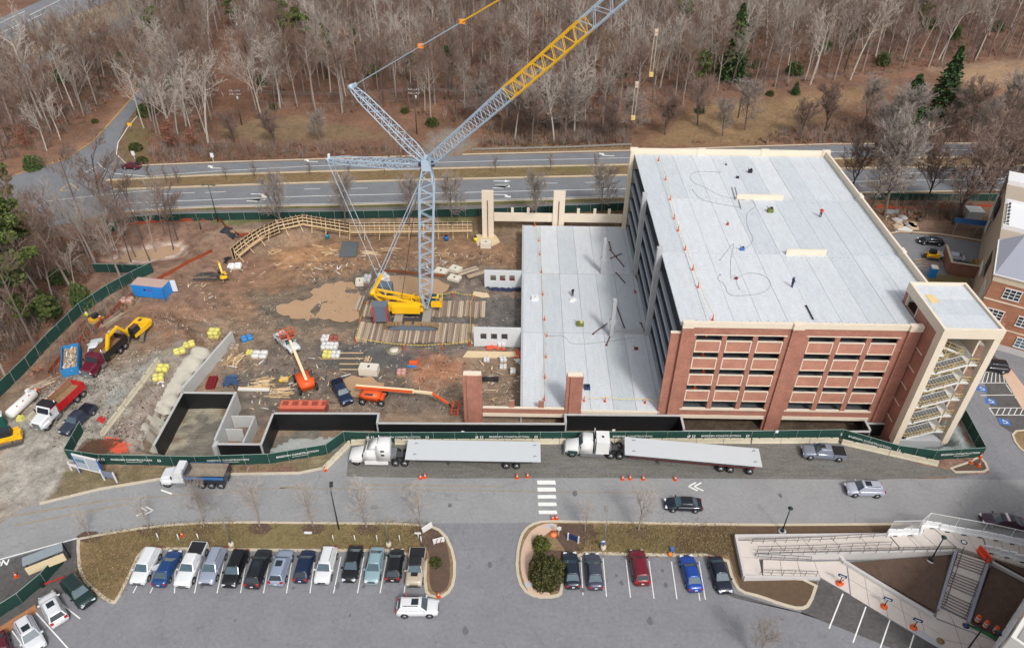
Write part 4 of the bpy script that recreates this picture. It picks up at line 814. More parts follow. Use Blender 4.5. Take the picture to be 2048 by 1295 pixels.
# green screened fence
GF = mat('green_screen', (30, 68, 60), .8, var=.14, scale=.8); GFD = mat('green_screen_back', (28, 60, 54), .8, var=.2, scale=.8)
def fence(pts, label, h=1.9, seg=3.0, name='screened_fence', m=GF, texts=(), ground=True, gold=None):
    o0 = pts[0].copy(); t = thing(name, label, 'fence', o0); dense = [pts[0]]
    for a, b in zip(pts[:-1], pts[1:]):
        n = max(1, round((b-a).length/seg))
        for i in range(1, n+1): dense.append(a.lerp(b, i/n))
    for i, (a, b) in enumerate(zip(dense[:-1], dense[1:])):
        a = a-o0; b = b-o0; d = (b-a).normalized(); nn = Vector((-d.y, d.x, 0)); mb = MB(); K = 6; vs = []
        for k in range(K+1):
            for z in (.04, h*.35, h*.7, h): vs.append(a.lerp(b, k/K)+nn*(.05*math.sin(k/K*math.pi*2+i)*(1 if z < h else 0)*rng.uniform(.3, 1))+Vector((0, 0, z+(.03*math.sin(k*1.3+i) if z == h else 0))))
        fs = [(k*4+j, k*4+4+j, k*4+5+j, k*4+1+j) for k in range(K) for j in range(3)]; mb.add(vs, fs, m, True); mb.build('screen_panel', t)
        ps = MB(); ps.tube(a, a+Vector((0, 0, h+.08)), .04, GALV, 5); ps.build('post', t)
    r_ = MB()
    for a, b in zip(dense[:-1], dense[1:]): r_.tube(a-o0+Vector((0, 0, h)), b-o0+Vector((0, 0, h)), .035, mat('pale_rail', (150, 172, 164), .5), 4)
    r_.build('top_rail', t)
    return t, o0
FP = [P(168, 862, 0), P(137, 918, 0), P(205, 928, 0), P(395, 932, 0), P(540, 927, 0), P(655, 908, 0), P(690, 882, 0), P(740, 884, 0), P(1080, 883, 0), P(1500, 881, 0), P(1680, 878, 0), P(1790, 910, 0), P(1865, 920, 0), P(1962, 914, 0), P(1922, 838, 0)]
tf, fo = fence(FP, 'dark green screened fence lettered along the road in front of the site', h=2.0)
WTX = mat('sign_white', (226, 230, 226), .6, var=0)
def fence_text(px, py, s, w=None, rz=0, size=.46, sq=True):
    q = P(px, py, 1.1); best = None
    for i in range(1, len(FP)-2):
        a, b = FP[i].xy, FP[i+1].xy; k = max(0.0, min(1.0, (q.xy-a).dot(b-a)/(b-a).length_squared)); c = a+(b-a)*k; dd = (c-q.xy).length
        if best is None or dd < best[0]: best = (dd, a, b, c)
    _, a, b, c = best; L_ = (b-a).length; k = (c-a).length; k = max(min(4.4, L_/2), min(L_-min(4.4, L_/2), k)); d = (b-a).normalized(); c = a+d*k; rz = math.atan2(d.y, d.x)
    p = Vector((c.x, c.y, 1.15))-fo+Vector((math.sin(rz), -math.cos(rz), 0))*.13
    M = Matrix.Translation(p) @ Matrix.Rotation(rz, 4, 'Z') @ Matrix.Rotation(math.pi/2, 4, 'X')
    text(s, size, WTX, 'lettering', tf, M, ext=.01, bold=.004)
    if sq:
        for dx in (-4.6, -3.9, 3.8):
            mb = MB(); mb.cb(dx, 0, -.22, .42, .02, .42, WTX); mb.cb(dx, -.02, -.1, .2, .02, .26, GF) if dx > -4 else mb.cb(dx-.1, -.02, .05, .2, .02, .14, GF); mb.M = None
            me = mb.mesh('logo_square'); me.transform(Matrix.Translation(p) @ Matrix.Rotation(rz, 4, 'Z')); obj('logo_square', me, tf)
    me = MB().cb(.3, 0, -.42, 2.2, .012, .05, WTX).mesh('text_underline'); me.transform(Matrix.Translation(p) @ Matrix.Rotation(rz, 4, 'Z')); obj('text_underline', me, tf)
for a in ((217, 916, -.03), (431, 915, .01), (638, 905, .28), (762, 868, .0), (1050, 868, 0), (1264, 868, 0), (1494, 867, 0), (1719, 878, -.42), (1911, 904, .07)): fence_text(a[0], a[1], 'BREEDEN CONSTRUCTION', rz=a[2], sq=a[0] not in (431, 1264, 638, 1911))
for a in ((926, 865), (1227, 862), (1553, 864)):
    p = P(a[0], a[1], 1.6)-fo; MB().cb(p.x, p.y-.1, p.z, .4, .03, .5, WTX).build('small_notice', tf)
pts = [P(-40, 830, 0), P(0, 795, 0), P(60, 735, 0), P(100, 692, 0), P(165, 627, 0), P(220, 590, 0), P(270, 563, 0), P(308, 545, 0)]
for p in pts: p.z = H1(p.x, p.y)
fence(pts, 'dark green screened fence curving along the wood on the left of the site', h=2.2)
fence([P(305, 546, 0), P(280, 546, 0), P(190, 544, 0)], 'short dark green screened fence branching left below the silt basin', h=1.9, m=GFD)
fence([P(215, 470, 0), P(250, 450, 0), P(330, 443, 0), P(460, 440, 0), P(700, 437, 0), P(960, 432, 0), P(1262, 420, 0)], 'dark green screened fence along the highway behind the timber formwork', h=1.8, m=GFD)
fence([P(1745, 400, 0), P(1900, 402, 0), P(2060, 402, 0)], 'dark green screened fence along the highway right of the garage', h=1.8, m=GFD)
# silt fence (rust orange) along the left
SILT = mat('silt_fence_orange', (142, 66, 40), .9, var=.3, scale=1.5); DRK = mat('dark_silt_cloth', (40, 38, 38), .9)
def siltfence(pix, label, h=.75):
    pts = [at(*q) for q in pix]; o0 = pts[0].copy(); t = thing('silt_fence', label, 'silt fence', o0); mb = MB(); bk = MB(); P_ = []
    for a, b in zip(pts[:-1], pts[1:]):
        n = max(1, int((b-a).length/1.2))
        for i in range(n): q = a.lerp(b, i/n); q = q+Vector((rng.uniform(-.12, .12), rng.uniform(-.12, .12), 0)); P_.append(q)
    P_.append(pts[-1])
    for a, b in zip(P_[:-1], P_[1:]):
        a = a-o0; b = b-o0; d = (b-a).normalized(); n_ = Vector((-d.y, d.x, 0))*.04; u = Vector((0, 0, h))
        mb.add([a-n_*3, b-n_*3, b+u*rng.uniform(.8, 1), a+u*.9], [(0, 1, 2, 3)], SILT); bk.add([a+n_*6, b+n_*6, b+n_+u*.8, a+n_+u*.8], [(0, 3, 2, 1)], DRK)
    mb.build('orange_cloth', t); bk.build('black_cloth', t)
siltfence([(100, 748), (115, 725), (160, 682), (215, 638), (245, 605), (290, 575), (330, 553), (380, 525), (425, 503)], 'sagging rust orange silt fence along the left edge of the site')
siltfence([(215, 462), (250, 450), (330, 443), (438, 440), (455, 455), (480, 473), (515, 477)], 'rust orange silt fence looping behind the silt basin')
siltfence([(880, 446), (940, 447), (965, 448)], 'short rust orange silt fence beside the tall cream column'); siltfence([(1750, 415), (1850, 419), (2010, 412)], 'rust orange silt fence on the bank right of the garage')
# timber formwork wall
LUM = [mat('lumber_%d' % i, c, .8, var=.2, scale=2) for i, c in enumerate(((206, 178, 140), (186, 156, 118), (222, 198, 164)))]; FORM = mat('form_face', (60, 50, 42), .8, var=.2)
def formwork(pix, label, h=2.6, nw=4, z=None, dark=False):
    pts = [G(a, b) for a, b in pix]; o0 = pts[0].copy(); t = thing('timber_formwork', label, 'formwork', o0)
    D = [pts[0]]
    for a, b in zip(pts[:-1], pts[1:]):
        n = max(1, round((b-a).length/1.0)); D += [a.lerp(b, i/n) for i in range(1, n+1)]
    D = [d-o0 for d in D]; f_ = MB()
    for i in range(len(D)-1):
        a, b = D[i], D[i+1]; d = (b-a).normalized(); n_ = Vector((d.y, -d.x, 0))
        f_.bar(a+Vector((0, 0, h/2)), b+Vector((0, 0, h/2)), .06, h, FORM); f_.bar(a-n_*.5+Vector((0, 0, h/2)), b-n_*.5+Vector((0, 0, h/2)), .06, h, FORM)
        for s_ in (.1, -.6):
            mb = MB(); mb.bar(a+n_*s_+Vector((0, 0, .1)), a+n_*s_+Vector((0, 0, h+.35)), .1, .12, LUM[i % 3]); mb.build('stud', t)
        if i % 3 == 0: mb = MB(); mb.bar(a+n_*.15+Vector((0, 0, h*.85)), a+n_*1.9+Vector((0, 0, 0)), .1, .14, LUM[2]); mb.build('brace', t)
    f_.build('form_face', t)
    for k in range(nw):
        z = .3+k*(h-.4)/(nw-1)
        for s_ in (.2, -.72):
            mb = MB()
            for i in range(len(D)-1):
                a, b = D[i], D[i+1]; d = (b-a).normalized(); n_ = Vector((d.y, -d.x, 0)); mb.bar(a+n_*s_+Vector((0, 0, z)), b+n_*s_+Vector((0, 0, z)), .1, .2, LUM[(k) % 3])
            mb.build('waler', t)
    mb = MB()
    for i in range(len(D)-1):
        a, b = D[i], D[i+1]; d = (b-a).normalized(); n_ = Vector((d.y, -d.x, 0)); mb.bar(a+n_*1.2+Vector((0, 0, h*.55)), b+n_*1.2+Vector((0, 0, h*.55)), .5, .05, LUM[0])
    mb.build('walkway_boards', t, kind='stuff')
formwork([(472, 520), (500, 497), (525, 480), (560, 470), (610, 466), (700, 470)], 'curved timber wall formwork with studs and braces at the back of the site'); formwork([(702, 471), (800, 470), (945, 468)], 'straight timber wall formwork continuing behind the crane', nw=6)
# lumber piles, bundles, small materials
def lumber_pile(px, py, label, n=24, L=2.4, rz=.0, spread=1.4, cat='lumber pile', jit=.5, ms=None):
    p = at(px, py); t = thing('lumber_pile', label, cat, p)
    for i in range(n):
        mb = MB(); a = rz+rng.normal(0, jit*.3); l = L*rng.uniform(.6, 1.1); c = Vector((rng.uniform(-spread, spread)*.7, rng.uniform(-spread, spread)*.6, .08+.05*(i//4))); d = Vector((math.cos(a), math.sin(a), rng.uniform(-.03, .03)))*l/2
        mb.bar(c-d, c+d, .14, .07, (ms or LUM)[rng.integers(len(ms or LUM))]); mb.build('board', t)
lumber_pile(525, 765, 'heap of loose pale boards above the red roofed container', 26, 2.2, .05, 1.9); lumber_pile(560, 787, 'second heap of loose pale boards just right of the first', 18, 2.6, .1, 1.8); lumber_pile(468, 722, 'criss-crossed heap of pale boards beside the wall end', 30, 2.0, 1.2, 1.6, jit=1.6); lumber_pile(740, 506, 'small stack of boards by the highway side left of the crane boom', 12, 3.2, 0, 1.2, jit=.2)
lumber_pile(780, 498, 'long pale boards stacked flat left of the boom', 10, 4.0, .02, 1.3, jit=.1); lumber_pile(400, 555, 'bundle of long grey poles lying beside the mini excavator', 22, 8.0, .12, 2.4, jit=.12, ms=[mat('grey_pole', (140, 118, 98), .85, var=.2), STEEL]); lumber_pile(225, 640, 'stack of weathered timbers left of the yellow excavator', 14, 4.5, 1.15, 1.4, jit=.1, ms=[MATW[0], MATW[1]])
lumber_pile(85, 770, 'loose weathered boards beside the white tank', 9, 3.5, .8, 1.2, ms=[MATW[0], MATW[2]]); lumber_pile(300, 700, 'scraps of timber near the yellow excavator', 1, 1, 0, .5); lumber_pile(738, 720, 'few upright scraps of wood on the dark gravel', 6, 1.6, 1.3, .8, jit=1.2); lumber_pile(650, 500, 'scattered boards in front of the formwork', 14, 2.6, .3, 3, jit=2.2)
lumber_pile(880, 505, 'scattered offcuts right of the boom foot', 9, 2.0, .1, 2.6, jit=2); lumber_pile(545, 500, 'scattered boards near the curved formwork', 8, 2.2, .4, 2.2, jit=2); lumber_pile(100, 760, 'grey debris by the fence above the white tank', 8, 2.0, .9, 1.5, ms=[MATW[1], MATW[3]])
PL = mat('pallet_wrap', (208, 206, 204), .5, var=.2, scale=3); YB_ = mat('yellow_bag', (212, 204, 112), .6, var=.12, scale=2); ORB = mat('orange_wrap', (214, 110, 80), .6, var=.2); REDB = mat('red_brick_block', (150, 84, 72), .85, var=.2)
def bundle(px, py, label, size=(1.2, 1.0, .8), m=PL, rz=0., n=4, cat='bundle', name='wrapped_pallet'):
    p = at(px, py); t = thing(name, label, cat, p, rz); MB().cb(0, 0, 0, size[0], size[1], .12, LUM[1]).build('pallet', t)
    for i in range(n):
        mb = MB(); w_ = size[0]/2; d_ = size[1]/2; x = (-.5+(i % 2))*w_; y = (-.5+((i//2) % 2))*d_; k = size[2]/2 if n > 4 else size[2]; z = .12+(i//4)*k
        h = k*rng.uniform(.85, 1); r0 = []
        for zz_, s_ in ((z, .94), (z+h*.3, 1.0), (z+h*.8, .96), (z+h, .7)): r0.append([(x+a*w_/2*s_+rng.uniform(-.03, .03), y+b*d_/2*s_, zz_) for a, b in ((-1, -.6), (-.6, -1), (.6, -1), (1, -.6), (1, .6), (.6, 1), (-.6, 1), (-1, .6))])
        mb.loft(r0, m, True); mb.build('bag' if m is YB_ else 'block', t)
    return t
for k, (x, y, m_, s_) in enumerate(((652, 680, PL, 1), (667, 682, REDB, 1), (652, 695, PL, 1.1), (668, 695, PL, 1), (655, 712, YB_, 1), (672, 712, PL, 1.1))): bundle(x, y, ['grey wrapped pallet at the back left of the six beside the crane mats', 'red block pallet at the back right of the six beside the crane mats', 'grey pallet in the middle left of the six beside the crane mats', 'grey pallet in the middle right of the six beside the crane mats', 'yellow bagged pallet at the front left of the six beside the crane mats', 'grey pallet at the front right of the six beside the crane mats'][k], (1.5, 1.7, .8), m_)
bundle(430, 672, 'yellow bag stack on pallet at the far end of the plastic covered bank', (1.8, 1.8, 1.3), YB_, n=8); bundle(378, 692, 'two yellow bag heap on the slope left of the bank, farther one', (2.0, 1.2, .7), YB_, .5); bundle(360, 705, 'two yellow bag heap on the slope left of the bank, nearer one', (1.8, 1.2, .7), YB_, .5); bundle(327, 740, 'yellow bag pallet at the barrier end', (1.8, 1.4, .9), YB_); bundle(318, 758, 'yellow and white bag pallet near the barrier end', (1.6, 1.3, .8), YB_, .3)
bundle(495, 680, 'blue and yellow wrapped pallet right of the bag stack', (1.9, 1.3, .8), mat('blue_wrap', (60, 130, 190), .5), .5); bundle(470, 698, 'brown crate pallet beside the wall end', (1.6, 1.4, .8), MATW[1]); bundle(520, 712, 'grey plastic heap on pallet right of the lumber', (2.6, 1.8, .7), PL); bundle(500, 708, 'yellow orange wrapped bale left of the grey plastic heap', (1.0, 1.0, .7), YB_)
bundle(803, 748, 'pink wrapped block pallet on the mud below the crane', (1.5, 1.3, .8), mat('pink_wrap', (196, 150, 140), .7)); bundle(1003, 690, 'white bag group beside the near wall panel, topmost', (1.3, 1.6, .9), PL); bundle(1006, 722, 'white bag pallet right of the sand patch', (1.2, 1.2, .8), PL, .2); bundle(973, 722, 'small white sack pile left of the bag group', (1.0, 1.0, .6), PL); bundle(1026, 745, 'white sacks on the mud left of the deck edge', (1.0, 1.2, .7), PL); bundle(1006, 736, 'white brown sack pallet below the bag group', (1.2, 1.0, .6), PL)
bundle(255, 603, 'pale red block pallet left of the blue container', (2.2, 1.4, .8), mat('pink_block', (186, 150, 136), .8)); bundle(768, 560, 'white sacks and blue crates behind the counterweight', (1.8, 2.4, 1.2), PL, .6, 8); bundle(470, 536, 'white bagged pallet near the mini excavator', (2.6, 1.4, .9), WHT, .1); bundle(735, 560, 'grey block pallet left of the white sacks', (1.4, 2.4, .8), GREYC)
CBLK = mat('concrete_block', (214, 206, 190), .85, var=.1)
def block(px, py, s, rz, label, h=1.0, m=CBLK, name='concrete_block', cat='concrete block'):
    p = at(px, py); t = thing(name, label, cat, p, rz); MB().cb(0, 0, 0, s[0], s[1], h, m).build('block', t); MB().cb(0, 0, h, s[0]*.12, s[1]*.3, .05, STEEL).build('lifting_eye', t)
block(720, 567, (1.5, 1.9), .12, 'pale square concrete block left of the counterweight', .8); block(882, 545, (2.4, 1.9), -.35, 'tan concrete slab block right of the boom, leftmost of three', .6); block(911, 541, (2.2, 1.8), -.5, 'white marked concrete slab block behind the others right of the boom', .7); block(909, 558, (2.4, 1.7), -.4, 'low concrete slab block in front of the marked one', .5); block(972, 493, (2.2, 1.6), -.03, 'white concrete block at the foot of the tall cream column', 1.2)
block(739, 745, (3.1, 1.7), -.08, 'large pale stone chest shaped block above the muddy water', 1.4)
# misc patches and sheets
def slab(pix, name, m, z, h, label, cat):
    pts = [P(a, b, z) for a, b in pix]; c = sum(pts, Vector())/len(pts); mb = MB(); mb.prism([(p.x-c.x, p.y-c.y) for p in pts], 0, h, m); mb.build(name, None, (c.x, c.y, z), 0, label=label, cat=cat)
slab([(678, 515), (685, 484), (717, 485), (712, 513)], 'rebar_mat', mat('rebar_mesh', (96, 102, 104), .7, var=.35, scale=4, streak=6), -3.25, .25, 'grey reinforcing mat lying in the dug bed before the formwork', 'rebar mat')
slab([(680, 705), (722, 704), (728, 740), (677, 742)], 'rebar_mat_on_gravel', mat('rebar_mesh2', (88, 84, 80), .8, var=.3, scale=3, streak=5), -3.3, .15, 'dark reinforcing mat with wooden battens right of the pallets', 'rebar mat')
for i in range(4): 
    p = P(703, 706+i*11, -3.1); MB().cb(0, 0, 0, 4.0, .14, .14, LUM[0]).build('batten', None, p, .02, label='pale wooden batten lying across the dark reinforcing mat', cat='batten', group='battens on the rebar mat')
slab([(925, 715), (935, 702), (1040, 704), (1042, 712), (985, 716)], 'sand_spread', mat('sand', (214, 192, 156), .9, var=.15), -3.28, .1, 'pale sand spread below the near wall panel', 'sand'); slab([(950, 478), (953, 470), (990, 470), (1000, 484), (985, 492), (955, 492)], 'pour_slab', mat('sand', (214, 192, 156), .9), -3.28, .2, 'pale sandy pad round the foot of the tall cream column', 'concrete pad')
slab([(945, 590), (948, 583), (975, 587), (980, 594), (965, 596)], 'sand_spread', mat('sand', (214, 192, 156), .9), -3.28, .12, 'small pale sand spread left of the far wall panel', 'sand')
for px, py, l in ((788, 700, 'round pale manhole cover in the dark gravel below the crane mats'),):
    p = at(px, py, .0); t = thing('manhole', l, 'manhole', p); MB().cyl(0, 0, 0, 1.3, .1, mat('manhole_collar', (146, 138, 118), .9), 20).build('collar', t); MB().cyl(0, 0, .1, .75, .1, CBLK, 18).build('lid', t)
TARPR = mat('orange_mesh', (206, 92, 66), .8, var=.3, scale=2)
def netting(pix, m, label, z=None, n=10, name='netting', cat='netting', hgt=.3):
    poly = [at(a, b) for a, b in pix]; c = sum(poly, Vector())/len(poly); xs_ = [p.x for p in poly]; ys_ = [p.y for p in poly]; nx_ = ny_ = n; mb = MB(); vs = []; fs = []; X = np.linspace(min(xs_), max(xs_), nx_+1); Y = np.linspace(min(ys_), max(ys_), ny_+1)
    for j in range(ny_+1):
        for i in range(nx_+1): vs.append((X[i]-c.x+rng.uniform(-.1, .1), Y[j]-c.y+rng.uniform(-.1, .1), H1(X[i], Y[j])-c.z+.06+rng.uniform(0, hgt)))
    for j in range(ny_):
        for i in range(nx_):
            if sdpoly(np.array([(X[i]+X[i+1])/2+rng.uniform(-.3, .3)]), np.array([(Y[j]+Y[j+1])/2+rng.uniform(-.3, .3)]), [(p.x, p.y) for p in poly])[0] < 0: a = j*(nx_+1)+i; fs.append((a, a+1, a+nx_+2, a+nx_+1))
    mb.add(vs, fs, m, True); mb.build(name, None, c, label=label, cat=cat)
netting([(205, 880), (225, 876), (255, 890), (258, 905), (240, 908), (215, 900)], TARPR, 'crumpled orange safety netting inside the fence corner', n=14)
netting([(965, 682), (975, 700), (1046, 704), (1046, 690), (1040, 730), (1030, 706)], TARPR, 'orange netting along the foot of the near wall panel', n=16, hgt=.25); netting([(972, 575), (985, 582), (1043, 584), (1044, 578)], mat('blue_tarp_strip', (44, 50, 80), .7), 'dark blue tarp strip along the foot of the far wall panel', n=14, hgt=.3)
netting([(195, 838), (200, 832), (212, 836), (208, 844), (198, 846)], RED, 'small tangle of red cord on the gravel', n=5, hgt=.1); netting([(448, 775), (478, 772), (474, 752), (452, 755)], mat('blue_tarp', (60, 84, 116), .6, var=.15), 'rumpled dark blue tarp beside the red rebar rack', n=8, hgt=.5)
netting([(308, 770), (330, 758), (335, 762), (318, 772)], WHT, 'scrap of white sheeting by the yellow bags', n=6, hgt=.2); netting([(440, 465), (452, 458), (485, 478), (470, 480)], mat('black_pipes', (40, 44, 52), .5), 'heap of black drain pipes beside the silt fence', n=7, hgt=.7, name='pipe_heap', cat='pipe heap'); netting([(445, 522), (455, 515), (463, 520), (452, 528)], BLACK, 'black bag dropped near the curved formwork end', n=4, hgt=.5, name='bag', cat='bag')
netting([(1024, 720), (1040, 716), (1040, 730)], WHT, 'loose white plastic near the deck edge', n=4, hgt=.3)
# plastic covered bank
pm = mat('bank_sheeting', (190, 184, 170), .5, var=.22, scale=1.4)
def bank():
    ctr = [(402, 692), (385, 715), (362, 738), (345, 765), (333, 790), (318, 810), (306, 822)]; mb = MB(); rings = []; c0 = P(*ctr[0], -1)
    D = []
    for a, b in zip(ctr[:-1], ctr[1:]):
        for k in range(6): D.append(P(a[0]+(b[0]-a[0])*k/6, a[1]+(b[1]-a[1])*k/6, -.9))
    for i, p in enumerate(D):
        d = (D[min(i+1, len(D)-1)]-D[max(0, i-1)]).normalized(); n_ = Vector((-d.y, d.x, 0)); r_ = []; w_ = 1.35+.25*math.sin(i*1.1)
        for k in range(9):
            a = math.pi*k/8; r_.append(p-c0+n_*(math.cos(a)*w_)+Vector((rng.uniform(-.1, .1), rng.uniform(-.1, .1), math.sin(a)*(.62+rng.uniform(-.16, .16))-.8+(.5 if math.cos(a)*n_.x < 0 else -.4)*abs(math.cos(a)))))
        rings.append(r_)
    mb.loft(rings, pm, True, False, False); mb.build('plastic_covered_bank', None, c0, label='long earth bank wrapped in pale plastic sheeting winding down beside the wall', cat='covered bank')
bank()
netting([(300, 830), (320, 826), (330, 845), (315, 890), (300, 905), (282, 895), (285, 860)], pm, 'pale plastic sheeting laid over the slope left of the black walls', n=12, hgt=.35, name='plastic_sheet', cat='plastic sheet'); netting([(530, 905), (580, 880), (650, 876), (676, 880), (640, 900), (560, 908)], mat('thin_plastic', (170, 172, 168), .35, var=.3, scale=3), 'crinkled plastic sheet spread in the trench left of the first truck', n=14, hgt=.3, name='plastic_sheet', cat='plastic sheet')
# rebar cage heap in the corner
p = at(190, 895); t = thing('rebar_heap', 'heap of rusty reinforcing mesh inside the green fence corner', 'rebar heap', p)
RB = mat('rusty_rebar', (104, 72, 54), .9, var=.2)
for i in range(14): MB().tube((-2.4+.1*i, -1.4+.2*i, .25), (2.2+.1*i, -1.2+.2*i, .3), .045, RB, 4).build('bar', t)
for i in range(12): MB().tube((-2.1+.36*i, -1.5, .33), (-1.6+.36*i, 1.5, .33), .045, RB, 4).build('bar', t)
# red rebar rack
p = at(425, 768); t = thing('red_scaffold_frames', 'stack of dark red scaffold frames beside the blue tarp', 'scaffold frames', p, .1)
for i in range(7): MB().cb(0, -1.2+i*.4, 0, 1.4, .12, .7, mat('dark_red', (130, 40, 44), .6)).build('frame', t)
for x in (-.6, 0, .6): MB().cb(x, 0, .7, .1, 2.7, .08, mat('dark_red', (130, 40, 44), .6)).build('rail', t)
# barrels
for px, py, m_, l in ((655, 476, (20, 140, 170), 'teal barrel in front of the formwork'), (893, 480, (30, 110, 190), 'blue barrel before the formwork right of the boom'), (951, 482, (226, 210, 60), 'yellow barrel left of the tall cream column')):
    p = at(px, py); t = thing('barrel', l, 'barrel', p); c_ = mat('barrel_%d' % px, m_, .5); MB().cyl(0, 0, 0, .42, 1.0, c_, 12).build('drum', t); MB().cyl(0, 0, 1.0, .36, .05, BLACK, 12).build('lid', t)
# pipes
t = thing('black_pipes', 'pair of black plastic pipes beside the left brick pier', 'pipes', at(975, 760)); 
for i in range(3): MB().tube((-1.6, -.3+i*.35, .2), (1.8, -.3+i*.35, .2), .17, BLACK, 10).build('pipe', t)
t = thing('steel_beam', 'rusty steel beam lying across the mud behind the crane counterweight', 'beam', at(830, 548)); MB().bar((-6.5, .9, .2), (6, -.7, .2), .5, .25, mat('rust2', (134, 82, 54), .9, var=.25)).build('flange', t); MB().bar((-6.5, .9, .42), (6, -.7, .42), .12, .2, mat('rust2', (134, 82, 54), .9)).build('web', t)
t = thing('long_wall_form', 'long white form board lying between the lumber and the pit', 'form board', at(508, 780)); MB().cb(0, 0, 0, 5, .4, .3, WHT).build('board', t); MB().cb(0, .25, 0, 5, .08, .5, LUM[0]).build('edge', t)
# ---------------------------------------------------------------- vehicles
CHR = mat('bright_metal', (180, 182, 186), .25, .8, var=0); LAMPW = mat('headlight', (216, 222, 228), .15, var=0, spec=.8); LAMPR = mat('tail_light', (170, 26, 26), .2, var=0, spec=.8); RIM = mat('wheel_rim', (160, 162, 166), .35, .6, var=0); TRIM = mat('black_trim', (38, 38, 42), .5, var=0)
WSG = mat('windshield_glass', (66, 86, 96), .06, var=.4, scale=2, spec=.9); PLATE = mat('number_plate', (214, 214, 210), .5, var=0)
def paint(rgb): return mat('car_paint_%d_%d_%d' % rgb, rgb, .32, .15, var=.03, scale=.7, coat=.6)
def wheel(t, x, y, r, w=.24, rim=RIM, name='wheel'):
    k = 'w%.2f_%.2f_%s' % (r, w, rim.name)
    if k not in WC:
        WC[k] = (MB().tube((0, -w/2, 0), (0, w/2, 0), r, BLACK, 16).mesh('tyre'), MB().tube((0, -w/2-.015, 0), (0, w/2+.015, 0), r*.6, rim, 12).tube((0, -w/2-.03, 0), (0, w/2+.03, 0), r*.16, TRIM, 6).mesh('rim'))
    o = obj(name, WC[k][0], t, (x, y, r)); obj('rim', WC[k][1], o); return o
WC = {}
def quadpanel(t, name, a, b, c, d, m, k=.86, off=.014, ky=None):
    a, b, c, d = map(Vector, (a, b, c, d)); ctr = (a+b+c+d)/4; n = (b-a).cross(d-a).normalized(); ky = ky or k
    u = (b-a+c-d)/4; v = (d-a+c-b)/4
    pts = [ctr+(p-ctr)*k+n*off for p in (a, b, c, d)]; return MB().add(pts+[ctr+(p-ctr)*k-n*.01 for p in (a, b, c, d)], [(0, 1, 2, 3), (0, 4, 5, 1), (1, 5, 6, 2), (2, 6, 7, 3), (3, 7, 4, 0)], m).build(name, t)
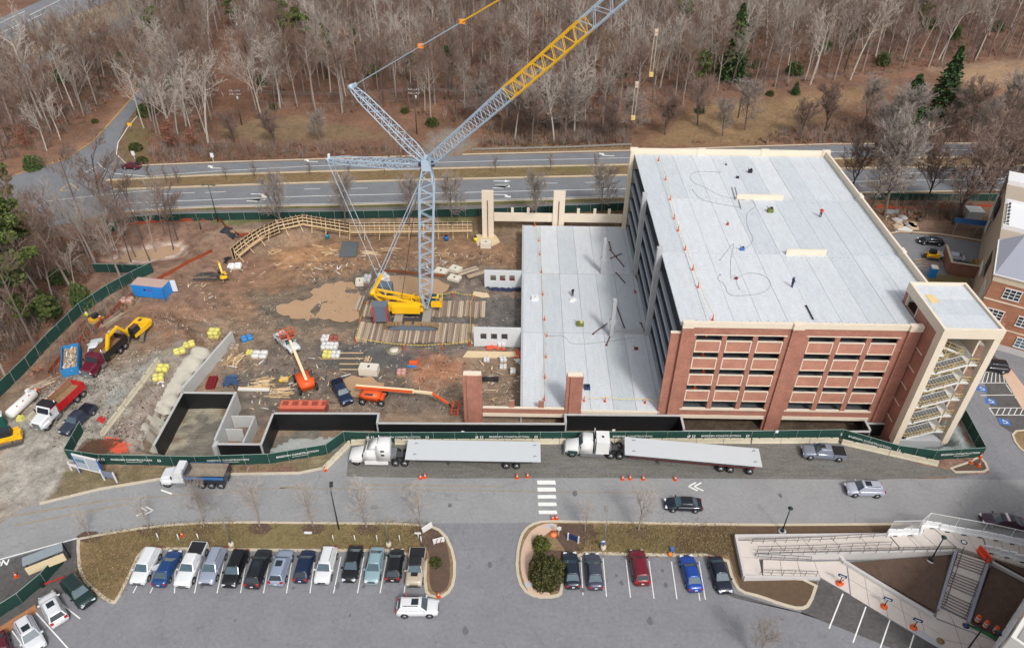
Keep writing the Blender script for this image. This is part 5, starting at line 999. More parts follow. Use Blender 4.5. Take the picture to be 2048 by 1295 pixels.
def car(kind, rgb, label, loc, rz, group='cars', L=None, roof=None, opts=''):
    pm_ = paint(rgb); n_ = {'sedan': 'car', 'suv': 'suv', 'hatch': 'car', 'pickup': 'pickup_truck'}[kind]; t = thing(n_, label, {'pickup': 'pickup truck', 'suv': 'SUV'}.get(kind, 'car'), loc, rz, group)
    D = {'sedan': (4.8, 1.86, 1.46, .98, (1.15, .35, -1.05, -1.85)), 'suv': (4.8, 1.95, 1.76, 1.12, (1.2, .5, -1.85, -2.25)), 'hatch': (4.3, 1.82, 1.52, 1.0, (1.15, .4, -1.4, -1.98)), 'pickup': (5.8, 2.0, 1.9, 1.22, (1.35, .7, -.75, -1.05))}[kind]
    L0, W, H, B, (c, rf, rr, rb) = D; s = (L or L0)/L0; h = L0/2*s; c, rf, rr, rb = [v*s for v in (c, rf, rr, rb)]; w = W/2; f = B
    if kind == 'pickup': st = [(h, .62, .9), (h-.06, f*.82, .95), (h-.35, f*.92, .99), (c, f*.98, 1), (0, f, 1), (rb-.05, f, 1), (rb-.06, f*.52, 1), (-h+.1, f*.52, 1), (-h+.05, f*.5, .99)]
    elif kind == 'sedan': st = [(h, .52, .74), (h-.1, f*.72, .88), (h-.5, f*.84, .97), (c, f*.98, 1), (0, f, 1), (rr, f*1.02, 1), (rb, f*1.03, .98), (-h+.15, f*1.0, .92), (-h, f*.7, .84)]
    else: st = [(h, .6, .78), (h-.1, f*.8, .9), (h-.5, f*.88, .98), (c, f*.98, 1), (0, f, 1), (rr, f*1.02, 1), (rb+.05, f*1.02, .98), (-h+.08, f*.95, .93), (-h, f*.7, .88)]
    rings = [[(x, -w*k*.9, .24), (x, -w*k, .42), (x, -w*k, z*.8), (x, -w*k*.93, z*.97), (x, -w*k*.6, z+.015), (x, 0, z+.03), (x, w*k*.6, z+.015), (x, w*k*.93, z*.97), (x, w*k, z*.8), (x, w*k, .42), (x, w*k*.9, .24)] for x, z, k in st]
    MB().loft(rings, pm_, True).build('body', t)
    wb, wr, wt = w*.92, w*.72, H
    zb = B-.02
    base = [(c, -wb, zb), (c, wb, zb), (rb, wb, zb), (rb, -wb, zb)]; top = [(rf, -wr, wt-.07), (rf, wr, wt-.07), (rr, wr, wt-.09), (rr, -wr, wt-.09)]
    cm = MB(); cm.loft([base, top], pm_, False); rm = roof or pm_
    x0, x1 = rf+.03, rr-.03; rg = [[(x, y*k, z) for y, z in ((-wr, wt-.1), (-wr*.95, wt-.03), (-wr*.5, wt), (wr*.5, wt), (wr*.95, wt-.03), (wr, wt-.1))] for x, k in ((x0, .97), (x0-.12, 1), ((x0+x1)/2, 1.02), (x1+.12, 1), (x1, .97))]
    bevel(cm.build('cabin', t), .07); MB().loft(rg, rm, True).build('roof', t)
    quadpanel(t, 'windshield', base[0], base[1], top[1], top[0], WSG, .9); quadpanel(t, 'rear_window', base[2], base[3], top[3], top[2], GLS if 'dk' in opts else WSG if kind == 'sedan' else GLS, .84)
    def sidew(sy):
        m0 = (c*.35+rb*.65)+.1; mt = rf*.4+rr*.6
        for (xa, xb_, ta, tb) in ((c-.28, m0+.06, rf-.06, mt+.06), (m0-.06, rb+.22, mt-.06, rr+.1)):
            a, b, cc, d = (xa, sy*wb, zb+.06), (xb_, sy*wb, zb+.06), (tb, sy*wr, wt-.12), (ta, sy*wr, wt-.12)
            q = (a, b, cc, d) if sy < 0 else (b, a, d, cc); q = [(p[0], p[1]+sy*.0, p[2]) for p in q]
            quadpanel(t, 'side_window', *q, GLS, .95, .02 if sy < 0 else .02)
    sidew(1); sidew(-1)
    wr_ = .33 if kind in ('sedan', 'hatch') else .38 if kind == 'suv' else .42
    for x in (h-.95*s, -h+.98*s):
        for sy in (-1, 1):
            MB().tube((0, 0, 0), (0, sy*.03, 0), wr_+.07, TRIM, 14).build('wheel_arch', t, (x, sy*(w*.975), wr_+.02)); wheel(t, x, sy*(w-.07), wr_)
    for sy in (-1, 1):
        hx = h-.13; MB().cb(0, 0, 0, .3, .42, .13, LAMPW).build('headlight', t, (hx, sy*w*.62, B*.62), -sy*.35)
        MB().cb(0, 0, 0, .14, .34 if kind != 'pickup' else .16, .16 if kind == 'sedan' else .3, LAMPR).build('tail_light', t, (-h+.07, sy*w*.74, B*.72)); MB().cb(0, 0, 0, .16, .24, .14, pm_).build('mirror', t, (c-.2, sy*(w+.08), B-.02))
    MB().cb(h-.02, 0, .48, .06, w*.95, .2, TRIM).build('grille', t); MB().cb(-h-.02, 0, .6, .04, .32, .16, PLATE).build('number_plate', t); MB().cb(h-.04, 0, .26, .1, w*1.5, .16, TRIM if kind != 'sedan' else pm_).build('bumper', t)
    if 'rack' in opts:
        for sy in (-1, 1): MB().bar((rf-.3, sy*wr*.86, wt+.05), (rr+.25, sy*wr*.86, wt+.05), .05, .06, TRIM).build('roof_rail', t)
    if 'sun' in opts: MB().cb((rf+rr)/2+.45*s, 0, wt-.005, .8, wr*1.1, .02, GLS).build('sunroof', t)
    if kind == 'pickup':
        bz = B*.5; BM = TRIM if 'cover' in opts else None
        for sy in (-1, 1): MB().box(rb-.1, sy*w-.1 if sy > 0 else -w, bz, -h+.06, sy*w if sy > 0 else -w+.1, B+.02, pm_).build('bed_side', t)
        MB().box(-h+.02, -w+.11, bz, -h+.1, w-.11, B, pm_).build('tailgate', t)
        if BM: MB().box(rb-.08, -w+.1, B-.06, -h+.1, w-.1, B+.03, TRIM).build('bed_cover', t)
        else: MB().box(rb-.08, -w+.11, bz+.02, -h+.11, w-.11, bz+.05, TRIM).build('bed_liner', t)
        if 'tool' in opts: MB().cb(rb-.35, 0, B-.1, .45, w*1.7, .3, CHR).build('tool_box', t)
    if 'door' in opts: MB().bar((.45, w, .75), (-.15, w+.95, .75), .08, .8, pm_).build('open_door', t); 
    if 'bar' in opts: MB().cb(-.25, 0, H, .28, 1.25, .14, WHT).build('light_bar', t)
    if 'flag' in opts: MB().cb(-1.2, .6, H, .06, .06, .9, RED).build('whip_flag', t)
    if 'stripe' in opts: MB().cb(h-1.3, 0, B-.01, .9, .8, .05, TRIM).build('hood_stripe', t)
    return t
def hd(px, py): return P(px, py, .7)
N_, S_ = R(90), R(-90)
def park(kind, rgb, px, py, rz, label, group='cars parked in the left row', **k):
    p = hd(px, py); p.z = k.pop('z', .02); return car(kind, rgb, label, p, rz, group, **k)
BK = (24, 26, 30); WH = (226, 228, 230)
park('suv', WH, 292, 1130, S_-.05, 'white SUV with its door open, leftmost of the left parking row', opts='door')
park('sedan', (30, 66, 118), 334, 1134, N_-.05, 'bright blue sedan beside the white SUV with the open door'); park('pickup', WH, 383, 1128, S_-.04, 'white pickup with black bed cover in the left parking row', opts='cover')
park('suv', (150, 158, 176), 426, 1130, S_-.03, 'silver SUV between the white pickup and a black SUV', opts='rack'); park('suv', BK, 471, 1135, S_-.03, 'black crossover right of the silver SUV, nose to the drive'); park('suv', (34, 36, 42), 517, 1135, N_-.03, 'large black SUV with sunroof and roof slats, sixth in the left row', opts='rack sun', L=5.1)
park('suv', (148, 158, 178), 562, 1133, N_-.02, 'silver blue wagon seventh in the left parking row', L=4.7, opts='sun'); park('hatch', (22, 40, 70), 609, 1130, N_-.02, 'small navy hatchback between the silver wagon and a white SUV'); park('suv', WH, 652, 1129, S_-.02, 'white SUV in the middle of the left row beside the navy hatchback', opts='rack')
park('sedan', BK, 705, 1125, S_-.02, 'black sedan beside the light teal car'); park('sedan', (142, 168, 176), 749, 1128, S_-.01, 'light teal sedan in the left parking row'); park('hatch', (26, 28, 32), 790, 1128, N_, 'black hatchback left of the tan pickup'); park('pickup', (186, 172, 152), 832, 1133, S_, 'tan four door truck with black roof at the right end of the left row', L=4.9, roof=TRIM, opts='stripe cover')
G2 = 'cars parked in the right row'
park('sedan', (30, 42, 56), 1143, 1138, N_+.04, 'dark blue grey sedan beside the round evergreen shrub', G2); park('sedan', (66, 70, 86), 1188, 1140, N_+.03, 'slate grey sedan second in the right parking row', G2); park('suv', (116, 28, 44), 1279, 1133, N_+.05, 'maroon crossover alone in the right parking row', G2, L=4.6); park('sedan', (28, 70, 158), 1382, 1144, N_+.08, 'vivid blue sedan in the right parking row', G2); park('sedan', (28, 34, 50), 1440, 1147, S_+.08, 'navy sedan at the right end of the right parking row', G2)
G3 = 'cars parked in the lower left bays'
park('suv', (28, 52, 48), 156, 1181, R(-38), 'dark green SUV in the lower left bays', G3, L=5.0, opts='sun'); park('suv', WH, 106, 1216, R(135), 'white hatchback backed into the bays beside the dark green SUV', G3, L=4.6, opts='sun'); park('suv', (222, 224, 228), 60, 1268, R(-43), 'white SUV with dark roof rails below the other white car', G3, opts='rack sun'); park('sedan', (96, 26, 44), 2, 1300, R(-50), 'maroon car cut off by the bottom left corner', G3)
GM = 'cars driving on the road'
park('suv', WH, 835, 1213, 0.02, 'white campus SUV with whip flag driving across the parking lot', 'moving vehicles', L=4.7, opts='sun flag rack'); park('sedan', (24, 32, 44), 1367, 1007, R(179), 'black sedan driving on the road near the chevron', GM); park('suv', (176, 182, 196), 1729, 977, R(179), 'silver SUV driving on the road near the stair tower', GM, opts='rack sun'); park('pickup', (128, 136, 150), 1647, 904, R(176), 'silver pickup with black bed cover standing behind the second flatbed', 'pickups', opts='cover sun')
park('sedan', (66, 44, 60), 2006, 1041, R(172), 'dark maroon patrol car with white light bar at the right edge', GM, L=5.2, opts='bar'); park('sedan', (22, 24, 30), 1862, 481, R(172), 'black sedan on the rear service drive', 'cars behind the garage'); park('sedan', (188, 196, 206), 1904, 512, R(158), 'silver sedan on the rear service drive beside the brick enclosure', 'cars behind the garage'); park('suv', (28, 30, 36), 1984, 732, R(172), 'black SUV half hidden behind the stair tower column', 'cars behind the garage')
park('hatch', (84, 26, 36), 262, 331, R(178), 'small dark red car turning at the highway junction', 'cars on the highway'); park('sedan', (214, 218, 222), 2004, 293, R(180), 'white car on the far highway carriageway', 'cars on the highway')
def sitecar(kind, rgb, px, py, rz, label, **k): p = G(px, py, .7); p.z -= .7; return car(kind, rgb, label, p, rz, 'pickups inside the site', **k)
sitecar('pickup', WH, 191, 700, hdg((188, 722), (195, 682)), 'white pickup parked between blue dumpster and yellow excavator', opts=''); sitecar('pickup', (50, 58, 74), 156, 838, hdg((180, 818), (136, 860)), 'dark slate pickup beside the red and white dump truck'); sitecar('pickup', WH, 574, 684, hdg((556, 670), (593, 703)), 'white pickup under the basket of the left boom lift', opts='tool'); sitecar('pickup', (26, 44, 72), 683, 783, hdg((671, 765), (693, 803)), 'dark blue pickup at the muddy water')
# people
SKIN = mat('skin', (196, 150, 124), .6, var=0)
def person(p, rz, top, leg, label, hat=(230, 230, 226), pose=0):
    t = thing('person', label, 'person', p, rz, None); me = bpy.data.meshes.new('body'); 
    V = [(0, 0, .95), (0, 0, 1.2), (0, 0, 1.42), (0, 0, 1.52), (0, 0, 1.66), (.0, .1, .9), (.05+pose*.12, .11, .5), (.0+pose*.1, .12, .06), (0, -.1, .9), (.05-pose*.1, -.11, .5), (-pose*.12, -.12, .06), (0, .2, 1.4), (.03, .27, 1.15), (.2, .26, .98), (0, -.2, 1.4), (.03, -.27, 1.15), (.2, -.26, .98), (.12, .12, .04), (.12, -.12, .04)]
    E = [(0, 1), (1, 2), (2, 3), (3, 4), (0, 5), (5, 6), (6, 7), (0, 8), (8, 9), (9, 10), (2, 11), (11, 12), (12, 13), (2, 14), (14, 15), (15, 16), (7, 17), (10, 18)]
    rd = [.15, .15, .17, .065, .1, .1, .075, .055, .1, .075, .055, .075, .05, .045, .075, .05, .045, .05, .05]
    mb = MB()
    for a, b in E:
        m_ = SKIN if (a, b) in ((3, 4),) else (mat('trouser_%d_%d_%d' % leg, leg, .8, var=.1) if min(V[a][2], V[b][2]) < .88 else mat('jacket_%d_%d_%d' % top, top, .7, var=.1))
        mb.tube(V[a], V[b], rd[a]*1.15, m_, 8, rd[b]*1.15)
    mb.build('body', t); MB().cyl(0, 0, 1.68, .14, .12, mat('helmet_%d_%d_%d' % hat, hat, .4, var=0), 10, .08).cyl(.03, 0, 1.68, .17, .02, mat('helmet_%d_%d_%d' % hat, hat, .4, var=0), 10).build('helmet', t)
HV = (206, 226, 60)
person(at(811, 449), 0, HV, (60, 66, 90), 'worker in yellow vest standing on the formwork, left of the pair'); person(at(817, 448), 1, HV, (50, 54, 70), 'worker in yellow vest standing on the formwork, right of the pair'); person(at(178, 640), 2, HV, (60, 60, 66), 'worker in yellow vest beside the green fence'); person(P(1640, 434, ZR), 1, (200, 60, 50), (60, 60, 66), 'worker in red crouched at work on the roof deck'); person(P(1583, 574, ZR), .4, (40, 50, 80), (40, 60, 110), 'worker in dark clothes standing on the roof deck', (60, 90, 160)); person(P(1145, 592, 0), 2, (40, 40, 46), (46, 46, 52), 'worker in black standing on the lower deck'); person(at(205, 648), 1, (190, 60, 50), (50, 50, 60), 'worker in red by the small yellow roller')
# trucks
def axle(t, x, hw, r=.52, dual=False, rim=RIM):
    for sy in (-1, 1): wheel(t, x, sy*(hw-(.25 if dual else .15)), r, .5 if dual else .3, rim)
def dump_truck(loc, rz, label, cab=(226, 228, 230), bed=(190, 36, 40), inner=(150, 122, 92), opts='', nrear=2, bedh=1.25):
    t = thing('dump_truck', label, 'dump truck', loc, rz); c_ = paint(cab); b_ = paint(bed); L = 8.6
    MB().box(-4.4, -.45, .7, 4.0, .45, 1.05, TRIM).build('chassis', t)
    MB().loft([[(x, -w, .75), (x, -w, z-.15), (x, -w*.8, z), (x, w*.8, z), (x, w, z-.15), (x, w, .75)] for x, w, z in ((4.3, .85, 1.55), (4.15, .95, 1.7), (2.7, 1.02, 1.95), (2.5, 1.05, 1.95))], c_, False).build('hood', t)
    MB().loft([[(x0, -1.12, z), (x0, 1.12, z), (1.15, 1.12, z), (1.15, -1.12, z)] for x0, z in ((2.65, .9), (2.65, 1.9), (2.25, 2.75), (2.15, 2.85))], c_, False).build('cab', t)
    quadpanel(t, 'windshield', (2.66, -1.05, 1.92), (2.66, 1.05, 1.92), (2.26, 1.05, 2.74), (2.26, -1.05, 2.74), GLS, .9, .02)
    for sy in (-1, 1):
        q = ((2.45, sy*1.12, 1.95), (1.5, sy*1.12, 1.95), (1.5, sy*1.12, 2.6), (2.2, sy*1.12, 2.6)); quadpanel(t, 'side_window', *(q if sy < 0 else (q[1], q[0], q[3], q[2])), GLS, .95, .02)
        MB().cb(3.55, sy*1.08, .75, 1.25, .34, .42, c_).build('fender', t); MB().cb(4.3, sy*.9, 1.05, .1, .25, .25, LAMPW).build('headlight', t); MB().cb(2.55, sy*1.35, 1.9, .1, .2, .5, TRIM).build('mirror', t)
        MB().cyl(1.0, sy*1.0, .8, .09, 2.6, CHR, 8).build('exhaust_stack', t) if sy > 0 else None; MB().cb(1.6, sy*1.1, .55, 1.1, .35, .5, CHR).build('fuel_tank', t)
    MB().box(4.3, -.62, .8, 4.37, .62, 1.5, CHR).build('grille', t); MB().box(4.3, -1.15, .5, 4.5, 1.15, .78, CHR).build('bumper', t); MB().box(4.5, -.2, .55, 4.52, .2, .7, PLATE).build('number_plate', t)
    z0, z1 = 1.15, 1.15+bedh; bd = MB(); x0, x1, w = -4.4, .95, 1.22
    bd.box(x0, -w, z0, x1, w, z0+.1, b_); bd.box(x0, -w, z0+.1, x1, -w+.08, z1, b_); bd.box(x0, w-.08, z0+.1, x1, w, z1, b_); bd.box(x1-.08, -w+.08, z0+.1, x1, w-.08, z1+.15, b_); bd.box(x0, -w+.08, z0+.1, x0+.08, w-.08, z1-.1, b_); b0 = bd.build('dump_bed', t)
    im = mat('bed_inside_%d_%d_%d' % inner, inner, .8, var=.4, scale=2, bump=.3); MB().box(x0+.09, -w+.09, z0+.101, x1-.09, w-.09, z0+.2, im).build('bed_floor', t)
    for sy in (-1, 1):
        for i in range(9): MB().cb(x0+.3+i*.62, sy*(w+.03), z0+.1, .09, .07, bedh-.1, b_).build('bed_rib', t)
        MB().box(x0+.09, sy*(w-.09)-.012, z0+.2, x1-.09, sy*(w-.09)+.012, z1-.05, im).build('bed_lining', t)
    if 'tarp' in opts: MB().cb(1.45, 0, z1+.35, 1.3, 2.4, .28, TRIM).build('tarp_housing', t); MB().cb(1.45, 0, z1+.26, 1.4, 2.45, .08, b_).build('cab_shield', t)
    axle(t, 3.6, 1.15); 
    for k in range(nrear): axle(t, -3.6+k*1.25, 1.25, .52, True)
    if nrear == 3: pass
    return t
p = at(122, 822); dump_truck(p, hdg((152, 800), (96, 852)), 'white cabbed dump truck with red bed on the gravel at left', opts='tarp', bed=(196, 34, 40)); p = at(212, 722); dump_truck(p, hdg((250, 700), (200, 748)), 'maroon dump truck with black bed below the yellow excavator', (104, 26, 48), (38, 38, 42), (140, 104, 72))
dump_truck(P(396, 962, .02), R(180), 'white cabbed dump truck with blue striped black bed driving on the road', bed=(40, 50, 66), inner=(150, 138, 124), nrear=3)
for sy in (-1, 1): MB().box(-4.3, sy*1.31-.03, 1.9, .9, sy*1.31+.03, 2.35, mat('stripe_blue', (60, 112, 170), .5)).build('blue_stripe', [o for o in COL.objects if o.get('label', '').startswith('white cabbed dump truck with blue')][0])
p0 = P(400, 962, .02); 
def semi(loc, rz, label, day=False, gap=0):
    t = thing('semi_truck', label, 'semi truck', loc, rz); c_ = WHT
    MB().box(-3.9, -.42, .75, 3.2, .42, 1.05, TRIM).build('chassis', t)
    MB().loft([[(x, -w, .65), (x, -w, z-.25), (x, -w*.75, z), (x, w*.75, z), (x, w, z-.25), (x, w, .65)] for x, w, z in ((3.75, .8, 1.2), (3.55, 1.0, 1.5), (2.2, 1.08, 1.85), (1.75, 1.1, 1.95))], c_, True).build('hood', t)
    zt = 3.4 if not day else 2.75
    MB().loft([[(a, -w, z), (a, w, z), (b, w, z), (b, -w, z)] for a, b, z, w in ((1.85, -.05, .8, 1.15), (1.85, -.05, 1.95, 1.15), (1.35, -.05, 2.75, 1.05), (1.2, -.05, 2.85, 1.0))], c_, True).build('cab', t)
    if not day: MB().loft([[(a, -w, z), (a, w, z), (b, w, z), (b, -w, z)] for a, b, z, w in ((-.06, -1.95, .9, 1.18), (-.06, -1.95, 2.8, 1.18), (-.1, -1.9, 3.3, 1.08), (-.4, -1.85, 3.5, .9))], c_, True).build('sleeper', t); MB().loft([[(a, -w, z), (a, w, z), (-.08, w, z), (-.08, -w, z)] for a, z, w in ((1.2, 2.85, .95), (.3, 3.35, .9), (-.02, 3.48, .85))], c_, True).build('roof_fairing', t)
    else: MB().box(-2.3, -1.15, .9, -.5, 1.15, 3.1, c_).build('sleeper', t); MB().cb(-1.4, 0, 3.1, .3, .3, .08, TRIM).build('roof_vent', t)
    quadpanel(t, 'windshield', (1.86, -1.02, 1.97), (1.86, 1.02, 1.97), (1.36, .98, 2.74), (1.36, -.98, 2.74), WSG if day else GLS, .92, .02)
    for sy in (-1, 1):
        q = ((1.6, sy*1.14, 1.95), (.5, sy*1.14, 1.95), (.5, sy*1.07, 2.6), (1.35, sy*1.07, 2.6)); quadpanel(t, 'side_window', *(q if sy < 0 else (q[1], q[0], q[3], q[2])), GLS, .9, .03)
        if not day: 
            for z in (2.0, 2.75): MB().cb(-1.0, sy*1.19, z, .5, .03, .3, GLS).build('sleeper_window', t)
        MB().cb(2.7, sy*1.0, .7, 1.3, .35, .5, c_ if not day else mat('green_fender', (40, 70, 66), .4)).build('fender', t); MB().cb(0, sy*1.12, .35, 3.2, .3, .55, c_ if not day else CHR).build('side_skirt', t); MB().cb(1.7, sy*1.35, 1.95, .1, .18, .5, TRIM).build('mirror', t); MB().cb(3.6, sy*.85, .95, .2, .25, .25, LAMPW).build('headlight', t)
        MB().cyl(-.25 if not day else -.3, sy*1.05, 1.0, .09, 2.7, CHR, 8).build('exhaust_stack', t)
    MB().box(3.75, -.5, .7, 3.82, .5, 1.15, CHR).build('grille', t); MB().box(3.7, -1.1, .4, 3.9, 1.1, .68, CHR).build('bumper', t); MB().cb(-3.0, 0, 1.05, 1.1, .9, .12, STEEL).build('fifth_wheel', t); MB().cb(-2.3-gap, 0, 1.05, .7, 1.6, .5, CHR).build('catwalk', t)
    axle(t, 2.75, 1.15); axle(t, -2.6, 1.22, .52, True); axle(t, -3.85, 1.22, .52, True); return t
def trailer(loc, rz, label, col_, L, ax, nb=3):
    t = thing('flatbed_trailer', label, 'trailer', loc, rz, 'flatbed trailers with concrete slabs'); m_ = col_
    for sy in (-1, 1): MB().box(-L/2, sy*.9-.1, 1.0, L/2, sy*.9+.1, 1.35, m_).build('side_rail', t)
    MB().box(-L/2+.4, -1.2, 1.36, L/2, 1.2, 1.5, STEEL).build('deck', t); 
    for x in ax: axle(t, x, 1.22, .5, True)
    for sy in (-1, 1): MB().cb(L/2-4.2, sy*.8, .3, .2, .2, .75, STEEL).build('landing_leg', t)
    for i in range(10):
        MB().cb(-L/2+.8+i*(L-1.6)/9, -1.24, 1.38, .18, .06, .1, ORG if i % 2 else WHT).build('marker_light', t)
    return t
SLABM = mat('slab_concrete', (196, 200, 203), .8, var=.07, streak=6)
def tee(loc, rz, L, W, label):
    t = thing('concrete_double_tee', label, 'concrete slab', loc, rz, 'concrete slabs on trailers'); MB().box(-L/2, -W/2, .62, L/2, W/2, .75, SLABM).build('top_flange', t)
    for y in (-.9, .9): MB().box(-L/2+.1, y-.1, 0, L/2-.1, y+.1, .615, SLABM).build('stem', t)
    for x in (-L/2+1, L/2-1):
        for y in (-1, 1): MB().tube((x, y, .75), (x+.2, y, 1.0), .03, STEEL, 4).tube((x+.2, y, 1.0), (x+.45, y+.1, .76), .03, STEEL, 4).build('lifting_loop', t)
c1 = P(947, 901, 2.2); y1 = c1.y; semi(Vector((P(755, 918, .5).x, y1+.1, .03)), R(180), 'white sleeper semi truck with aerodynamic roof pulling the left slab trailer'); trailer(Vector((c1.x+.2, y1, .03)), R(180), 'steel flatbed trailer behind the left white semi truck', STEEL, 15.5, (-4.3, -5.7)); tee(Vector((c1.x, y1, 1.54)), 0, 18.3, 3.62, 'long grey double tee slab on the left trailer')
c2 = P(1384, 903, 2.2); r2 = R(-5.6); u2 = Vector((math.cos(r2), math.sin(r2), 0)); semi(Vector((P(1188, 905, .5).x-.3, P(1188, 905, .5).y+.6, .03)), R(178), 'white square sleeper semi truck with dark green fenders at the right slab trailer', True); trailer(c2*1-Vector((0, 0, c2.z-.03)), r2+math.pi, 'dark red flatbed trailer angled behind the right semi truck', mat('dark_red_frame', (120, 34, 42), .5), 17.0, (-4.0, -5.3, -7.9)); tee(c2-Vector((0, 0, c2.z-1.54)), r2, 18.3, 3.3, 'long grey double tee slab on the angled right trailer')
# construction plant
def track(mb_t, x, y, L, h=.75, w=.5, m=None, name='track'):
    n = 22; mb = MB(); m = m or mat('track_steel', (120, 108, 92), .8, var=.3)
    pts = []
    for i in range(n): a = 2*math.pi*i/n; pts.append((x+L/2*math.copysign(abs(math.cos(a))**.5, math.cos(a)), h/2+h/2*math.copysign(abs(math.sin(a))**.8, math.sin(a))))
    for i in range(n): a = pts[i]; b = pts[(i+1) % n]; mb.bar((a[0], y, a[1]), (a[0]*.2+b[0]*.8, y, a[1]*.2+b[1]*.8), w, .07, m)
    mb.build(name, mb_t, kind='stuff'); MB().box(x-L/2+.2, y-w*.3, .12, x+L/2-.2, y+w*.3, h-.12, STEEL).build('track_frame', mb_t)
def excavator(p, rz, label, s=1.0, boomdir=0., r1=None):
    t = thing('excavator', label, 'excavator', p, rz); t.scale = (s, s, s)
    track(t, 0, -1.15, 4.6, .95, .6); track(t, 0, 1.15, 4.6, .95, .6); MB().cb(0, 0, .5, 2, 1.8, .4, STEEL).cyl(0, 0, .9, .7, .2, STEEL, 14).build('undercarriage', t)
    M = Matrix.Rotation(boomdir, 4, 'Z')
    def b(name, f):
        mb = MB(); mb.M = M; f(mb); return mb.build(name, t)
    b('house', lambda m: m.loft([[(x, -w, z0), (x, -w, z1), (x, w, z1), (x, w, z0)] for x, w, z0, z1 in ((1.5, 1.3, 1.1, 1.7), (-1.2, 1.35, 1.1, 2.05), (-2.3, 1.3, 1.15, 2.1), (-2.7, 1.0, 1.25, 1.9))], CRY, False)); b('engine_cover', lambda m: m.box(-2.2, -1.1, 2.06, -.8, 1.1, 2.3, CRY).box(-1.9, -.4, 2.3, -1.3, .1, 2.4, STEEL)); b('counterweight', lambda m: m.loft([[(-2.5, -1.3, 1.2), (-2.5, 1.3, 1.2), (-2.5, 1.3, 2.0), (-2.5, -1.3, 2.0)], [(-2.95, -.9, 1.3), (-2.95, .9, 1.3), (-2.95, .9, 1.95), (-2.95, -.9, 1.95)]], CRY, True))
    b('cab', lambda m: m.cb(.9, .8, 1.2, 1.6, .95, 1.75, TRIM, tap=.92)); b('cab_window', lambda m: m.cb(.9, .8, 1.9, 1.66, 1.0, .75, GLS, tap=.95)); b('cab_roof', lambda m: m.cb(.85, .8, 2.95, 1.4, .85, .08, mat('brown_panel', (96, 70, 64), .5)))
    b('boom', lambda m: m.bar((1.3, -.1, 1.5), (3.2, -.1, 4.3), .42, .6, CRY, (0, 1, 0)).bar((3.1, -.1, 4.2), (5.2, -.1, 3.8), .4, .55, CRY, (0, 1, 0))); b('arm', lambda m: m.bar((5.0, -.1, 4.2), (6.3, -.1, 1.6), .36, .5, CRY, (0, 1, 0))); b('hydraulic_ram', lambda m: m.tube((1.8, -.1, 1.3), (3.2, -.1, 3.5), .09, CHR, 8).tube((3.4, -.1, 4.6), (5.1, -.1, 4.4), .08, CHR, 8))
    bk_ = mat('bucket_steel', (150, 132, 100), .7, var=.3); b('bucket', lambda m: m.loft([[(x, -.75, z) for x, z in q]+[] for q in ()] or [[(6.3+a, y, .9+c) for a, c in ((.2, .9), (.55, .4), (.4, -.3), (-.2, -.6), (-.75, -.35), (-.5, -.2), (-.1, -.3), (.2, 0), (.2, .5))] for y in (-.75, .55)], bk_, False))
    for k in range(5): b('bucket_tooth', lambda m: m.cb(5.5, -.65+k*.28, .45, .25, .1, .1, bk_))
    return t
excavator(at(276, 672), hdg((276, 645), (262, 690)), 'big yellow excavator digging beside the maroon dump truck', .98, hdg((278, 650), (228, 690))-hdg((276, 645), (262, 690))); excavator(at(447, 556), R(-50), 'yellow mini excavator near the timber poles', .55, R(170))
def skid(p, rz, label, s=1.):
    t = thing('track_loader', label, 'track loader', p, rz); t.scale = (s,)*3
    track(t, 0, -.8, 2.6, .7, .42); track(t, 0, .8, 2.6, .7, .42); MB().cb(-.2, 0, .6, 2.4, 1.1, .8, CRY).build('body', t); MB().cb(.1, 0, 1.35, 1.4, 1.05, .85, TRIM, tap=.9).build('cab', t); MB().cb(.1, 0, 2.2, 1.3, 1.0, .06, GLS).build('cab_roof', t)
    for y in (-.68, .68): MB().bar((-1.2, y, 1.6), (1.3, y, .9), .14, .22, CRY).build('lift_arm', t)
    MB().box(1.3, -.95, .05, 1.9, .95, .12, STEEL).box(1.3, -.95, .12, 1.38, .95, .75, STEEL).build('bucket', t); return t
skid(at(24, 884), R(205), 'yellow compact track loader with dark cab at the left edge', 1.15); skid(at(195, 645), R(60), 'small yellow loader beside the weathered timbers', .8); skid(at(1862, 517), R(170), 'yellow and green loader amid timber behind the garage', .9)
